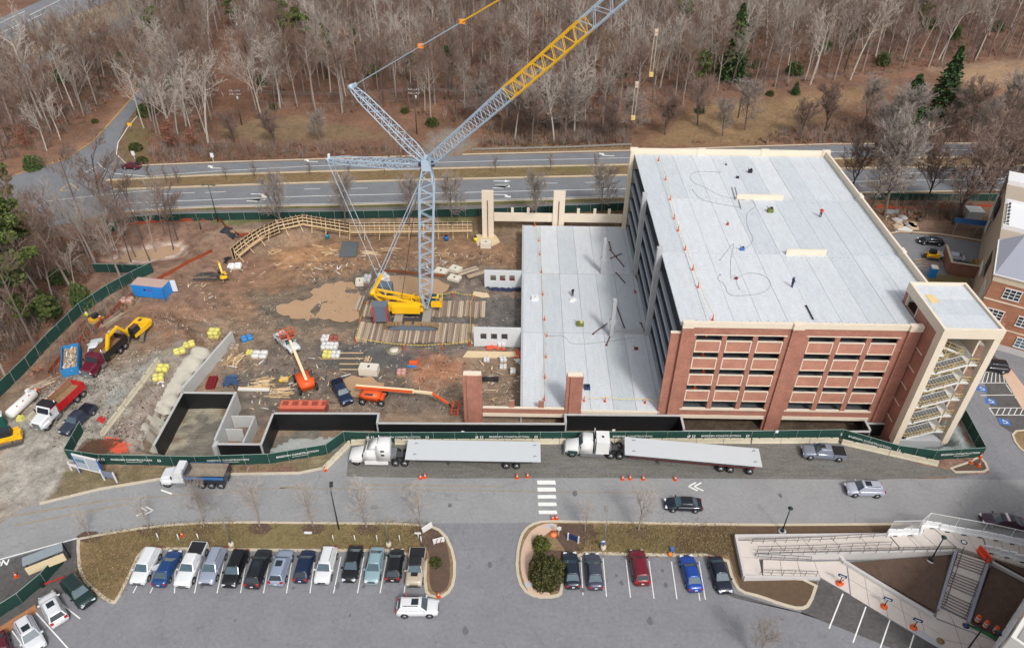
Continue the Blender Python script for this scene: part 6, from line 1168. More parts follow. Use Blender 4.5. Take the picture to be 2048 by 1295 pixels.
def boom_lift(p, rz, pts, label, basket_up=None):
    """wheeled chassis with telescopic boom through local points"""
    t = thing('boom_lift', label, 'boom lift', p, rz); t.scale = (1.15 if 'over the' in label else 1.0,)*3; MB().cb(0, 0, .55, 3.4, 1.6, .5, ORG).build('chassis', t); MB().loft([[(x, -w, .95), (x, -w, z), (x, w, z), (x, w, .95)] for x, w, z in ((-2.0, .9, 1.6), (-1.2, 1.1, 2.0), (.8, 1.1, 1.9), (1.3, .8, 1.5))], ORG, True).build('turntable', t); MB().cb(-.4, -.9, 1.5, 1.3, .35, .6, STEEL).build('engine_tray', t)
    for x in (-1.5, 1.5):
        for sy in (-1, 1): wheel(t, x, sy*1.15, .55, .38)
    CRM = mat('cream_boom', (236, 214, 176), .4, var=.04); pts = [Vector(q) for q in pts]
    MB().bar(pts[0], pts[1], .42, .5, ORG).build('boom_base', t); MB().bar(pts[0]+Vector((0, 0, .03)), pts[1]+(pts[1]-pts[0]).normalized()*.2, .36, .62, CRM).build('boom_sleeve', t); MB().bar(pts[1], pts[2], .3, .38, CRM).build('boom_inner', t)
    if len(pts) > 4: MB().bar(pts[2], pts[3], .26, .3, ORG).build('jib', t); e = pts[3]
    else: e = pts[2]
    b = pts[-1]; mb = MB()
    for z in (0, .5, 1.05):
        for q, r_ in (((-.5, -1), (.5, -1)), ((.5, -1), (.5, 1)), ((.5, 1), (-.5, 1)), ((-.5, 1), (-.5, -1))): mb.tube(b+Vector((q[0], q[1], z)), b+Vector((r_[0], r_[1], z)), .045, ORG, 4)
    for q in ((-.5, -1), (.5, -1), (.5, 1), (-.5, 1), (-.5, 0), (.5, 0)): mb.tube(b+Vector((q[0], q[1], 0)), b+Vector((q[0], q[1], 1.05)), .045, ORG, 4)
    mb.build('basket_rails', t); MB().cb(b.x, b.y, b.z-.05, 1.0, 2.0, .06, STEEL).build('basket_floor', t); MB().bar(e, b+Vector((-.3, 0, .1)), .2, .2, TRIM).build('basket_mount', t); return t
boom_lift(at(748, 800), R(-6), [(-2.6, 0, 2.6), (6.5, -.2, 2.9), (9.6, -.3, 2.9), (12.2, -.9, 1.6), (13.3, -1.1, .5)], 'orange boom lift with folded cream boom near the brick pier'); boom_lift(at(612, 770), R(118), [(-1.6, 0, 2.0), (3.6, .1, 3.2), (5.9, .15, 3.8), (7.0, .2, 4.0), (7.7, .2, 3.4)], 'orange boom lift reaching over the white pickup')
# containers, dumpster, tank
BLC = mat('container_blue', (44, 132, 206), .5, var=.12, scale=1); PINKR = mat('container_roof', (186, 160, 150), .7, var=.15, streak=6)
def corr_box(t, name, x0, y0, z0, x1, y1, z1, m, step=.3, top=None):
    pass
def container(p, rz, label, L, W, H, side, top, opts='', name='shipping_container'):
    t = thing(name, label, 'container', p, rz); MB().box(-L/2, -W/2, .1, L/2, W/2, H-.06, side).build('walls', t); MB().box(-L/2, -W/2, H-.055, L/2, W/2, H, top).build('roof', t); mb = MB(); n = int(L/.3)
    for i in range(n):
        for sy in (-1, 1): mb.cb(-L/2+.15+i*L/n, sy*(W/2+.025), .25, .15, .05, H-.45, side)
    mb.build('side_ribs', t, kind='stuff'); mb = MB()
    for i in range(n): mb.cb(-L/2+.15+i*L/n, 0, H, .15, W-.2, .03, top)
    mb.build('roof_ribs', t, kind='stuff')
    for x in (-L/2+.06, L/2-.06):
        for y in (-W/2+.06, W/2-.06): MB().cb(x, y, 0, .16, .16, H+.04, side).build('corner_post', t)
    if 'doors' in opts:
        MB().bar((L/2, -W/2, H/2+.05), (L/2+.5, -W/2-1.0, H/2+.05), .08, H-.2, side).build('door', t); MB().bar((L/2, W/2, H/2+.05), (L/2+.9, W/2+.2, H/2+.05), .08, H-.2, WHT).build('door', t)
        MB().tube((-.55, -W/2-.05, H*.68), (-.55, -W/2-.07, H*.68), .2, mat('container_emblem', (30, 40, 110), .5), 10).build('emblem', t); MB().cb(.35, -W/2-.06, H*.6, 1.1, .02, .38, mat('container_lettering_blur', (92, 92, 176), .5, var=.3, scale=9)).build('emblem_band', t)
    if 'slots' in opts:
        for i in range(5): MB().cb(-L/2+.8+i*1.5, .2, H+.03, .9, .9, .05, mat('dark_orange', (150, 70, 56), .7, var=.4, scale=5, streak=4)).build('roof_grille', t)
    return t
container(at(308, 588), hdg((283, 598), (330, 603)), 'blue shipping container with open doors and rust pink roof', 6.1, 2.44, 2.6, BLC, PINKR, 'doors'); container(at(610, 826), R(1), 'low container with faded red orange roof at the edge of the pit', 7.0, 1.9, 1.9, mat('faded_red', (160, 84, 70), .6, var=.15), mat('faded_orange', (208, 110, 86), .6, var=.12, scale=1), 'slots', name='generator_container')
p = at(146, 728); t = thing('roll_off_dumpster', 'open blue roll off dumpster full of scrap wood', 'dumpster', p, hdg((145, 757), (147, 697))); DB = mat('dumpster_blue', (50, 130, 186), .5, var=.15)
mb = MB(); mb.box(-3.2, -1.2, .2, 3.2, 1.2, .3, DB).box(-3.2, -1.2, .3, 3.2, -1.1, 1.7, DB).box(-3.2, 1.1, .3, 3.2, 1.2, 1.7, DB).box(-3.2, -1.1, .3, -3.1, 1.1, 1.7, DB).box(3.1, -1.1, .3, 3.2, 1.1, 1.7, DB); mb.build('bin', t)
for i in range(10):
    for sy in (-1, 1): MB().cb(-3+i*.66, sy*1.24, .2, .1, .08, 1.45, DB).build('rib', t)
MB().box(-3.05, -1.05, .35, 3.05, 1.05, 1.1, MATW[1]).build('debris_fill', t)
for i in range(60): a = rng.uniform(0, 3.1); c = Vector((rng.uniform(-2.7, 2.7), rng.uniform(-.8, .8), 1.15+rng.uniform(0, .35))); d = Vector((math.cos(a), math.sin(a)*.6, rng.uniform(-.2, .2)))*rng.uniform(.25, .7); MB().bar(c-d, c+d, .14, .06, [LUM[0], LUM[1], MATW[0], WHT][i % 4]).build('scrap', t)
p = at(48, 815); t = thing('white_tank', 'long white cylindrical tank on the ground at the left edge', 'tank', p, hdg((36, 828), (72, 795))); MB().loft([[(x, math.cos(a)*r, .85+math.sin(a)*r) for a in [k*math.pi/8 for k in range(16)]] for x, r in ((-2.6, .3), (-2.5, .62), (-2.3, .78), (2.3, .78), (2.5, .62), (2.6, .3))], WHT, True).build('shell', t); MB().cb(1.7, 0, 1.6, .5, .5, .5, WHT).build('hatch', t)
for x in (-1.6, 1.6): MB().cb(x, 0, 0, .4, 1.4, .4, STEEL).build('saddle', t)
for i, x in enumerate((-1.2, 0, 1.2)): MB().cb(x, -.5, 1.5, .25, .1, .12, RED).build('valve_mark', t)
def drum_mesh(): 
    mb = MB(); z = 0
    for i, m_ in enumerate((ORG, WHT, ORG, WHT, ORG)): mb.cyl(0, 0, z, .3-.012*i, .2, m_, 12, .29-.012*i); z += .2
    return mb.cyl(0, 0, z, .15, .06, ORG, 8).cyl(0, 0, 0, .42, .05, BLACK, 12).mesh('drum')
DM = drum_mesh()
for i in range(7): p = at(24+i*6.5, 832-i*7.5); o = obj('traffic_drum', DM, None, p+Vector((0, 0, .3)), R(40), '%s orange and white striped traffic drum of the row lying beside the white tank' % ORD[i], 'traffic drum', 'drums beside the tank'); o.rotation_euler = (R(85), 0, R(40+90))
for x, y, l in ((1953, 1241, 'traffic drum nearest the stairs, left of three on the mulch'), (1969, 1252, 'traffic drum in the middle of three on the mulch'), (1989, 1263, 'traffic drum nearest the brick building, right of three')): obj('traffic_drum', DM, None, P(x, y, .12), 0, 'orange and white '+l, 'traffic drum', 'drums on the mulch')
def toilet(p, rz, m, label):
    t = thing('portable_toilet', label, 'portable toilet', p, rz); MB().cb(0, 0, 0, 1.15, 1.15, 2.1, m).build('cabin', t); MB().cb(0, -.59, .15, .8, .05, 1.8, m).build('door', t); MB().cb(0, 0, 2.1, 1.2, 1.2, .22, WHT, tap=.8).build('roof', t)
toilet(at(6, 850), R(30), mat('toilet_green', (24, 84, 74), .5), 'dark green portable toilet at the left edge'); toilet(P(1862, 553, 0), R(-10), mat('toilet_blue', (40, 126, 196), .5), 'blue portable toilet with white roof behind the garage')
t = thing('yellow_sack', 'yellow filled sack near the portable toilet', 'sack', at(42, 838)); MB().cb(0, 0, 0, 1.0, .9, .6, YB_, tap=.7).build('sack', t); MB().cb(0, 0, .6, .3, .3, .1, YB_).build('knot', t)
t = thing('rammer', 'orange and blue compactor on the dark gravel below the crane', 'compactor', at(827, 729)); MB().cb(0, 0, .1, 1.4, .8, .5, ORG).build('engine', t); MB().cb(-.2, -.5, 0, 1.5, .6, .25, mat('blue_wrap', (60, 130, 190))).build('plate', t); MB().bar((.5, 0, .6), (1.3, .3, 1.2), .12, .12, ORG).build('handle', t)
t = thing('yellow_compactor', 'small yellow roller beside the left boom lift', 'roller', at(570, 762)); MB().cb(0, 0, .2, 1.3, .7, .5, YELP).build('body', t); MB().tube((-.6, -.4, .3), (-.6, .4, .3), .3, CRY, 10).build('drum', t); MB().bar((.4, 0, .6), (1.2, .2, 1.2), .08, .08, CRY).build('handle', t)
# ---------------------------------------------------------------- campus corner, lower right
PAVC = mat('pale_paving', (208, 198, 190), .85, var=.09, scale=.7); WALLC = mat('retaining_wall', (196, 192, 190), .85, var=.12, scale=.8); RAILM = mat('dark_rail', (72, 70, 74), .5, .3, var=0)
def pz(l): return [P(a, b, z) for a, b, z in l]
def surf(name, l, m=PAVC, zb=0., **k):
    """paving of sloping top with sides; l = (px,py,z)"""
    pts = pz(l); mb = MB(); mb.prism([(p.x, p.y) for p in pts], zb, [p.z for p in pts], m); return mb.build(name, kind='structure', **k)
# paving slabs laid in bands so that their joints read
def paved(name, A, B, C_, D, n, m=PAVC, gap=.03, nn=1):
    """A,B left edge / D,C right edge, each P-vector; n slabs between"""
    for i in range(n):
        for j in range(nn):
            def q(s, r): return A.lerp(D, s).lerp(B.lerp(C_, s), r)
            s0, s1, r0, r1 = i/n, (i+1)/n, j/nn, (j+1)/nn; e = gap/max(.5, (D-A).length/n); f = gap/max(.5, (B-A).length/nn)
            p = [q(s0+e/n, r0+f/nn), q(s0+e/n, r1-f/nn), q(s1-e/n, r1-f/nn), q(s1-e/n, r0+f/nn)]
            mb = MB(); mb.prism([(v.x, v.y) for v in p], -.05, [v.z for v in p], m); mb.build('paving_slab', kind='structure')
ZP = 1.5
paved('plaza', P(1776, 1066, ZP), P(1800, 1094, ZP), P(1912, 1094, ZP), P(1848, 1040, ZP), 3); paved('plaza', P(1849, 1040, ZP), P(1914, 1094, ZP), P(1978, 1112, ZP), P(1960, 1060, ZP), 3); paved('plaza', P(1962, 1060, ZP), P(1980, 1112, ZP), P(2110, 1150, ZP), P(2110, 1098, ZP), 4)
UR0, UR1, UR2, UR3 = P(1490, 1080, .7), P(1512, 1106, .7), P(1798, 1094, ZP), P(1775, 1067, ZP)
paved('upper_ramp', UR0, UR1, UR2, UR3, 5)
paved('landing', P(1472, 1080, .7), P(1490, 1148, .7), P(1525, 1150, .7), P(1511, 1080, .7), 1, nn=2)
paved('lower_ramp', P(1526, 1118, .7), P(1526, 1149, .7), P(1640, 1153, .04), P(1628, 1122, .04), 3)
paved('walk', P(1628, 1122, .04), P(1640, 1153, .04), P(1700, 1188, .04), P(1692, 1120, .04), 1); paved('walk', P(1694, 1124, .045), P(1702, 1190, .045), P(1895, 1305, .045), P(1872, 1234, .045), 5, nn=2); paved('lower_plaza', P(1870, 1236, .05), P(1895, 1320, .05), P(2010, 1320, .05), P(1992, 1282, .05), 3, nn=2); paved('lower_plaza', P(1876, 1212, .055), P(1871, 1234, .055), P(1991, 1281, .055), P(1938, 1242, .055), 3)
tw2 = thing('ramp_walls', 'pale retaining walls of the accessible ramps at the lower right', 'retaining wall', P(1490, 1148, 0)); wo2 = tw2.location.copy()
def rwall(a, b, zt0, zt1, w=.3, name='wall_run', m=WALLC):
    a = Vector(a); b = Vector(b); d = (b-a).normalized(); n = Vector((-d.y, d.x, 0))*w/2; q = [a-n, b-n, b+n, a+n]; mb = MB(); mb.prism([((v-wo2).x, (v-wo2).y) for v in q], -.1, [zt0, zt1, zt1, zt0], m); return mb.build(name, tw2)
rwall(P(1472, 1070, .9), P(1489, 1150, .9), .95, .95); rwall(P(1489, 1151, .9), P(1640, 1155, .2), .9, .25); rwall(P(1470, 1070, .9), P(1775, 1066, 1.7), .95, 1.65); rwall(P(1512, 1108, .9), P(1912, 1099, 1.6), .95, 1.6); rwall(P(1688, 1120, .5), P(1866, 1230, .4), .5, .5, .4); rwall(P(1680, 1110, .5), P(1688, 1120, .5), .7, .5, .4)
rwall(P(1985, 1122, 1.4), P(2110, 1190, 1.2), 1.4, 1.2)
rwall(P(1912, 1100, 1.6), P(1876, 1218, .3), 1.7, .45, .3, m=mat('grey_stair_wall', (150, 152, 164), .7, var=.1)); rwall(P(1980, 1112, 1.6), P(1936, 1244, .3), 1.7, .45, .3, m=MATS['grey_stair_wall'])
# stair
A0, B0 = P(1917, 1104, ZP), P(1974, 1122, ZP); A1, B1 = P(1881, 1212, .06), P(1933, 1238, .06)
cuts = []; k = .0
for f in range(3):
    for s_ in range(5): cuts.append((k, k+.045)); k += .045
    cuts.append((k, k+.155 if f < 2 else k+.015)); k += .155
ts2 = thing('outdoor_stairs', 'wide pale concrete stairs in three flights between grey side walls', 'stairs', A1); so2 = A1.copy(); zc = ZP
for i, (a, b) in enumerate(cuts):
    a = min(a, .985); b = min(b, 1.0)
    if b <= a: continue
    q = [A0.lerp(A1, a), A0.lerp(A1, b), B0.lerp(B1, b), B0.lerp(B1, a)]; mb = MB(); mb.prism([((v-so2).x, (v-so2).y) for v in q], -.1, zc-so2.z, PAVC); mb.build('landing' if (b-a) > .1 else 'step', ts2)
    e = MB(); d_ = (q[3]-q[0]); p0, p1 = q[1]-so2, q[2]-so2; p0.z = p1.z = zc-so2.z+.008; e.bar(p0, p1, .13, .016, mat('step_nosing', (120, 110, 108), .7)); e.build('nosing', ts2); zc -= .092
def railing(pts, label, h=.95, sp=1.5, n=1, m=RAILM, name='handrail', r=.03, mid=True):
    o0 = pts[0].copy(); t = thing(name, label, 'railing', o0)
    for a, b in zip(pts[:-1], pts[1:]):
        a = a-o0; b = b-o0; mb = MB(); mb.tube(a+Vector((0, 0, h)), b+Vector((0, 0, h)), r, m, 5); 
        if mid: mb.tube(a+Vector((0, 0, h*.45)), b+Vector((0, 0, h*.45)), r*.7, m, 4)
        mb.build('rail', t); k = max(1, round((b-a).length/sp))
        for i in range(k+1): c = a.lerp(b, i/k); MB().tube(c, c+Vector((0, 0, h)), r, m, 5).build('post', t)
railing(pz([(1503, 1086, .75), (1640, 1082, 1.1), (1772, 1074, 1.45)]), 'dark handrail along the far side of the upper ramp'); railing(pz([(1512, 1110, 1.0), (1700, 1106, 1.3), (1905, 1101, 1.65)]), 'long dark guard rail on top of the ramp wall up to the stairs'); railing(pz([(1514, 1116, .75), (1620, 1122, .2)]), 'short dark handrail on the far side of the lower ramp')
railing(pz([(1514, 1102, .75), (1650, 1098, 1.1), (1780, 1092, 1.45)]), 'dark handrail on the near side of the upper ramp'); railing(pz([(1520, 1148, .75), (1632, 1151, .1)]), 'dark handrail on the near side of the lower ramp'); railing([A0+Vector((.3, 0, .1)), A1+Vector((.3, 0, .1))], 'dark stair rail beside the left stair wall', sp=2.2); railing([B0+Vector((-.3, 0, .1)), B1+Vector((-.3, 0, .1))], 'dark stair rail beside the right stair wall', sp=2.2)
STR2 = MATS['straw_mulch']
surf('mulch_slope', [(1700, 1124, .3), (1906, 1108, .9), (1872, 1222, .3)], MULCH, -.1); surf('mulch_slope', [(1984, 1128, .9), (2100, 1190, .9), (2100, 1240, .3), (2040, 1250, .2), (1994, 1278, .08), (1942, 1246, .1)], MULCH, -.1); surf('mulch_slope', [(1990, 1118, 1.2), (2110, 1150, 1.2), (2110, 1184, 1.0)], MULCH, -.1)
sheet('green_edge_strip', [(1935, 1245), (1990, 1270), (1992, 1279), (1936, 1250)], mat('green_turf', (40, 120, 70), .9), .14)
sheet('cover_plate', [(1822, 1262), (1836, 1256), (1886, 1286), (1880, 1296)], TACT, .06)
t = thing('manhole_cover', 'round rusty manhole cover in the lower paving', 'manhole cover', P(1881, 1281, .06)); MB().cyl(0, 0, 0, .42, .03, mat('rusty_iron', (150, 120, 84), .8), 18).build('cover', t); MB().cyl(0, 0, .03, .3, .01, mat('rusty_iron', (150, 120, 84)), 18).build('cover_ring', t)
t = thing('pavement_disc', 'small round white and dark blue floor marker on the plaza', 'floor marker', P(1928, 1083, ZP+.01)); MB().cyl(0, 0, 0, .38, .01, mat('navy', (50, 60, 96), .5), 18).build('rim', t); MB().cyl(0, 0, .01, .25, .01, WTX, 16).build('centre', t)
# water filled barriers
def wb_mesh(m):
    mb = MB(); L = 1.9
    pr0 = [(-.28, 0), (-.28, .25), (-.13, .42), (-.1, .98), (.1, .98), (.13, .42), (.28, .25), (.28, 0)]
    mb.loft([[(x, y*k, z*q+.0) for y, z in pr0] for x, k, q in ((-L/2, .55, .97), (-L/2+.12, .9, 1), (-L/2+.25, 1, 1), (L/2-.25, 1, 1), (L/2-.12, .9, 1), (L/2, .55, .97))], m, False)
    mb.cb(0, -.3, .05, .5, .06, .1, TRIM); mb.cyl(0, 0, .98, .05, .04, TRIM, 8); return mb.mesh('water_barrier')
WBM = wb_mesh(mat('white_plastic', (232, 234, 236), .35, var=.03)); WBO = wb_mesh(mat('orange_plastic', (226, 70, 36), .35, var=.05))
pos = [(1788, 1063, 0), (1818, 1062, 0), (1841, 1053, 55), (1862, 1048, -6), (1893, 1055, -12), (1926, 1061, -11), (1958, 1066, -10), (1990, 1072, -11), (2022, 1079, -12), (2050, 1085, -12)]
names = ['leftmost white plastic barrier above the upper ramp', 'second white plastic barrier above the upper ramp', 'white plastic barrier turned on the slant where the row bends', 'first white plastic barrier after the bend of the row', 'second white plastic barrier after the bend of the row', 'third white plastic barrier after the bend of the row', 'fourth white plastic barrier after the bend, before the patrol car', 'fifth white plastic barrier after the bend, below the patrol car', 'sixth white plastic barrier after the bend of the row', 'white plastic barrier cut by the right picture edge, upper row']
for (x, y, a), l in zip(pos, names): obj('water_barrier', WBM, None, P(x, y+5, ZP), R(a), l, 'plastic barrier', 'white water filled barriers')
for x, y, a, l in ((1981, 1098, -12, 'white plastic barrier joined to the orange one'), (2012, 1106, -12, 'middle white plastic barrier of the lower row'), (2042, 1115, -12, 'white plastic barrier cut by the right picture edge, lower row')): obj('water_barrier', WBM, None, P(x, y+5, ZP), R(a), l, 'plastic barrier', 'white water filled barriers')
obj('water_barrier', WBO, None, P(1966, 1112, ZP), R(105), 'bright orange plastic barrier at the top of the stairs', 'plastic barrier')
mesh_m = bpy.data.materials.new('screen_mesh'); mesh_m.use_nodes = True; _n = mesh_m.node_tree.nodes; _l = mesh_m.node_tree.links; _tr = _n.new('ShaderNodeBsdfTransparent'); _mx = _n.new('ShaderNodeMixShader'); _mx.inputs[0].default_value = .38
_n['Principled BSDF'].inputs['Base Color'].default_value = (.5, .52, .52, 1); _l.new(_tr.outputs[0], _mx.inputs[1]); _l.new(_n['Principled BSDF'].outputs[0], _mx.inputs[2]); _l.new(_mx.outputs[0], _n['Material Output'].inputs[0])
pp = [P(1776, 1066, ZP), P(1832, 1065, ZP), P(1849, 1050, ZP), P(1905, 1060, ZP), P(1960, 1070, ZP), P(2015, 1082, ZP), P(2075, 1095, ZP)]
t = thing('mesh_fence', 'translucent mesh fence on white poles standing over the white plastic barriers', 'mesh fence', pp[0])
for a, b in zip(pp[:-1], pp[1:]):
    a = a-pp[0]; b = b-pp[0]; u = Vector((0, 0, 1)); MB().add([a+u*.9, b+u*.9, b+u*2.4, a+u*2.4], [(0, 1, 2, 3)], mesh_m).build('mesh_panel', t); MB().tube(a+u*2.4, b+u*2.4, .04, WHT, 5).build('top_rail', t); MB().tube(a+u*.3, a+u*2.4, .035, WHT, 5).build('pole', t)
# street lamps
LGR = mat('lamp_green', (38, 58, 58), .4, .3, var=.05)
def campus_lamp(p, label, h=4.2):
    t = thing('lamp_post', label, 'street lamp', p, 0, 'dark green lamp posts'); MB().cyl(0, 0, 0, .5, .12, WALLC, 14).build('footing', t); MB().cyl(0, 0, .12, .28, .5, LGR, 10, .16).cyl(0, 0, .6, .09, h-.6, LGR, 8, .06).build('pole', t); MB().cyl(0, 0, h, .16, .35, mat('lamp_glass', (150, 160, 164), .2, var=0), 10, .26).build('lantern', t); MB().cyl(0, 0, h+.35, .32, .14, LGR, 12, .12).build('lamp_cap', t)
campus_lamp(P(1564, 1062, .12), 'dark green lamp post on the brown bed above the ramps'); campus_lamp(P(1861, 1120, .6), 'dark green lamp post on the mulch below the plaza railing')
t = thing('double_lamp_post', 'dark twin lamp post with two round heads at the bottom right', 'street lamp', P(1926, 1310, .05)); q = Vector((.0, 0, 0)); MB().cyl(0, 0, 0, .1, 5.4, mat('lamp_dark', (52, 48, 60), .4, .3, var=0), 8, .07).build('pole', t); MB().bar((-1.4, .35, 5.4), (1.4, -.35, 5.4), .07, .07, MATS['lamp_dark']).build('cross_arm', t)
for s_ in (-1, 1): MB().cyl(s_*1.5, -s_*.37, 5.25, .36, .16, mat('lamp_head_blue', (40, 56, 88), .4), 16, .2).build('lamp_head', t)
def lot_lamp(p, h, label, rz, head=(140, 138, 134), arm=.9, base=True):
    t = thing('parking_lamp', label, 'street lamp', p, rz, 'parking lot lamp poles'); m_ = mat('pole_%d' % head[0], head, .5, .2, var=.05)
    if base: MB().cyl(0, 0, 0, .33, .75, CURB, 12).build('footing', t)
    MB().cyl(0, 0, .7 if base else 0, .09, h-.7 if base else h, m_, 6, .07).build('pole', t); MB().bar((0, 0, h), (arm, 0, h+.1), .07, .07, m_).build('arm', t); MB().cb(arm+.2, 0, h-.02, .75, .42, .16, m_).build('lamp_head', t)
lot_lamp(P(464, 1092, .12), 7.4, 'grey lamp pole on concrete footing left of centre in the verge', R(185)); lot_lamp(P(778, 1092, .12), 7.2, 'grey lamp pole on concrete footing above the teal car', R(170)); lot_lamp(P(1206, 1098, .12), 6.4, 'grey lamp pole with small blue notice above the right row', R(95)); lot_lamp(P(678, 1058, .12), 7.2, 'thin dark lamp pole without footing in the grass verge', R(100), (62, 60, 62), base=False)
t = thing('banner_notice', 'small blue notice fixed to the pole above the right row', 'notice', P(1206, 1086, 1.8)); MB().cb(0, -.14, 0, .5, .04, .8, mat('notice_blue', (70, 96, 150), .5)).build('board', t); MB().cb(0, -.17, .5, .4, .02, .25, WTX).build('panel', t)
def mast_lamp(px, py, h, label, g=(70, 82, 74)):
    p = P(px, py, 0); t = thing('highway_lamp', label, 'street lamp', p, 0, 'roadside poles'); m_ = mat('pole_%d' % g[0], g, .5, .2, var=.05); MB().cyl(0, 0, 0, .14, h, m_, 6, .08).build('pole', t); MB().bar((-1.1, 0, h-.1), (1.1, 0, h-.1), .08, .08, m_).build('arm', t)
    for s_ in (-1, 1): MB().cb(s_*1.1, 0, h-.2, .6, .3, .12, m_).build('lamp_head', t)
mast_lamp(436, 443, 8.5, 'slim dark green light pole at the highway verge behind the silt basin'); mast_lamp(402, 458, 2.6, 'short green post beside the slim light pole'); lot_lamp(P(2030, 708, .0), 7, 'dark lamp pole in front of the brick classroom building', R(150), (72, 84, 92), base=False)
# cones, signs, stakes
def cone_mesh():
    return MB().cb(0, 0, 0, .42, .42, .05, ORG).cyl(0, 0, .05, .17, .3, ORG, 10, .12).cyl(0, 0, .35, .12, .14, WHT, 10, .095).cyl(0, 0, .49, .095, .26, ORG, 10, .04).mesh('traffic_cone')
CM = cone_mesh()
def cone(p, label, grp='traffic cones', sc=1.15): o = obj('traffic_cone', CM, None, p, rng.uniform(0, 1), label, 'traffic cone', grp); o.scale = (sc, sc, sc); return o
cl = {(841, 956): 'orange cone left of the pair before the first trailer', (850, 954): 'orange cone right of the pair before the first trailer', (1034, 955): 'orange cone near the tail wheels of the first trailer, left one', (1055, 953): 'orange cone near the tail end of the first trailer, right one', (1245, 958): 'orange cone left of three before the second truck', (1260, 957): 'orange cone in the middle of three before the second truck', (1286, 958): 'orange cone right of three before the second truck', (1350, 959): 'orange cone alone below the second trailer', (1105, 1038): 'orange cone at the corner path tip, left', (1113, 1037): 'orange cone at the corner path tip, right', (877, 1192): 'orange cone on the lower kerb of the mulch island', (1941, 925): 'orange cone left of three on the corner bed', (1957, 931): 'orange cone lowest of three on the corner bed', (1960, 914): 'orange cone nearest the fence corner', (651, 940): 'orange cone at the foot of the slanting barriers', (365, 1071): 'orange cone lying in the grass between white stakes'}
for (x, y), l in cl.items(): cone(P(x, y, .03 if y not in (925, 931, 914, 1192, 1071) else .13), l)
for (x, y), l in {(33, 1152): 'orange cone with white band on the new asphalt at left', (1683, 1166): 'orange weight on the walk by the first blue sign'}.items(): cone(P(x, y, .05), l)
for i, (x, y) in enumerate(((245, 1078), (316, 1074), (357, 1076), (396, 1075), (665, 1078), (708, 1078), (752, 1078), (797, 1078), (840, 1080))):
    if x == 245: continue
    t = thing('white_stake', '%s white marker stake from the left standing in the grass verge' % ORD[i-1], 'stake', P(x+3, y+6, .12), 0, 'white stakes in the verge'); MB().cyl(0, 0, 0, .06, 1.35, WHT, 6).build('stake', t); MB().cyl(0, 0, 1.35, .075, .06, WHT, 6).build('stake_cap', t)
def board_sign(p, rz, w_, h_, z, m, label, legs=WHT, txt=None, tm=WTX, name='sign', ts_=.3, lh=None):
    t = thing(name, label, 'sign', p, rz); MB().box(-w_/2, -.04, z, w_/2, .04, z+h_, m).build('board', t)
    for x in (-w_/2, w_/2): MB().box(x-.08, -.08, 0, x+.08, .08, (lh or z+h_+.25), legs).build('leg', t)
    if txt:
        for i, l in enumerate(txt): text(l, ts_, tm, 'lettering', t, Matrix.Translation((0, -.06, z+h_-(i+.6)*h_/len(txt))) @ Matrix.Rotation(math.pi/2, 4, 'X'), ext=.005)
    return t
SB = mat('sign_blue', (40, 84, 170), .5); NAVY = mat('navy_sign', (36, 58, 104), .5)
t = board_sign(P(186, 950, .1), R(-14), 4.0, 2.3, 1.2, mat('sign_panel', (170, 178, 190), .5, var=.4, scale=4), 'large project sign with blue posts and printed panel before the green fence', SB, None, NAVY, 'project_sign', .34); MB().box(-.06, -.07, 1.25, .02, -.045, 3.4, WHT).build('divider', t); MB().box(-1.7, -.07, 2.3, -.3, -.045, 2.9, mat('print_teal', (96, 130, 146), .5, var=.3, scale=5)).build('print_panel', t); MB().box(-2.1, -.06, 3.45, 2.1, .06, 3.75, WHT).build('header', t); MB().box(-2.0, -.06, .95, 2.0, .06, 1.17, WHT).build('footer', t)
board_sign(P(152, 942, .1), R(-14), 1.3, .5, .9, WHT, 'small blank white framed sign left of the project sign', lh=1.7); board_sign(P(222, 962, .1), R(-12), 1.9, 1.1, .8, mat('sign_panel2', (120, 128, 150), .5, var=.3, scale=5), 'white framed notice right of the project sign', lh=2.0)
board_sign(P(1146, 1082, .12), R(-22), 1.35, .9, .3, NAVY, 'dark blue panel sign on white posts in the mulch bed', lh=1.3); t = thing('no_parking_post', 'tall white post sign beside the corner path', 'sign', P(1117, 1074, .12)); MB().cyl(0, 0, 0, .05, 2.2, WHT, 6).build('post', t); MB().cb(0, -.08, 1.6, .5, .04, .6, WHT).build('plate', t)
t = thing('dropped_sign', 'round orange sign face lying on the path mulch', 'sign', P(1107, 1067, .15)); MB().cyl(0, 0, 0, .55, .04, ORG, 16).build('face', t); MB().cyl(0, 0, .04, .4, .01, mat('pale_orange', (230, 140, 90), .5), 16).build('face_print', t)
t = thing('folded_sign', 'white tilted panel sign leaning in the mulch island', 'sign', P(855, 1062, .15), R(35)); MB().bar((-.7, 0, .7), (.7, 0, .9), .06, 1.1, WHT).build('panel', t); MB().bar((.4, .2, 0), (.6, 0, 1), .06, .06, WHT).build('leg', t)
t = thing('barricade', 'white and red striped barricade leaning in the mulch island', 'barricade', P(878, 1088, .15), R(15)); MB().bar((-.7, 0, .8), (.7, 0, .9), .06, .9, WHT).build('panel', t)
for x in (-.25, .25): MB().bar((x-.1, -.06, .45), (x+.1, -.06, 1.2), .05, .18, mat('brick_red', (140, 60, 50), .5), (0, 1, 0)).build('stripe', t)
for x in (-.6, .6): MB().bar((x, .1, 0), (x, 0, 1.1), .05, .08, WHT).build('leg', t)
t = thing('sign', 'small white plate on a post at the edge of the mulch island', 'sign', P(837, 1078, .15)); MB().cyl(0, 0, 0, .05, 1.2, WHT, 6).build('post', t); MB().cb(0, 0, 1.1, .8, .05, .3, WHT).build('plate', t)
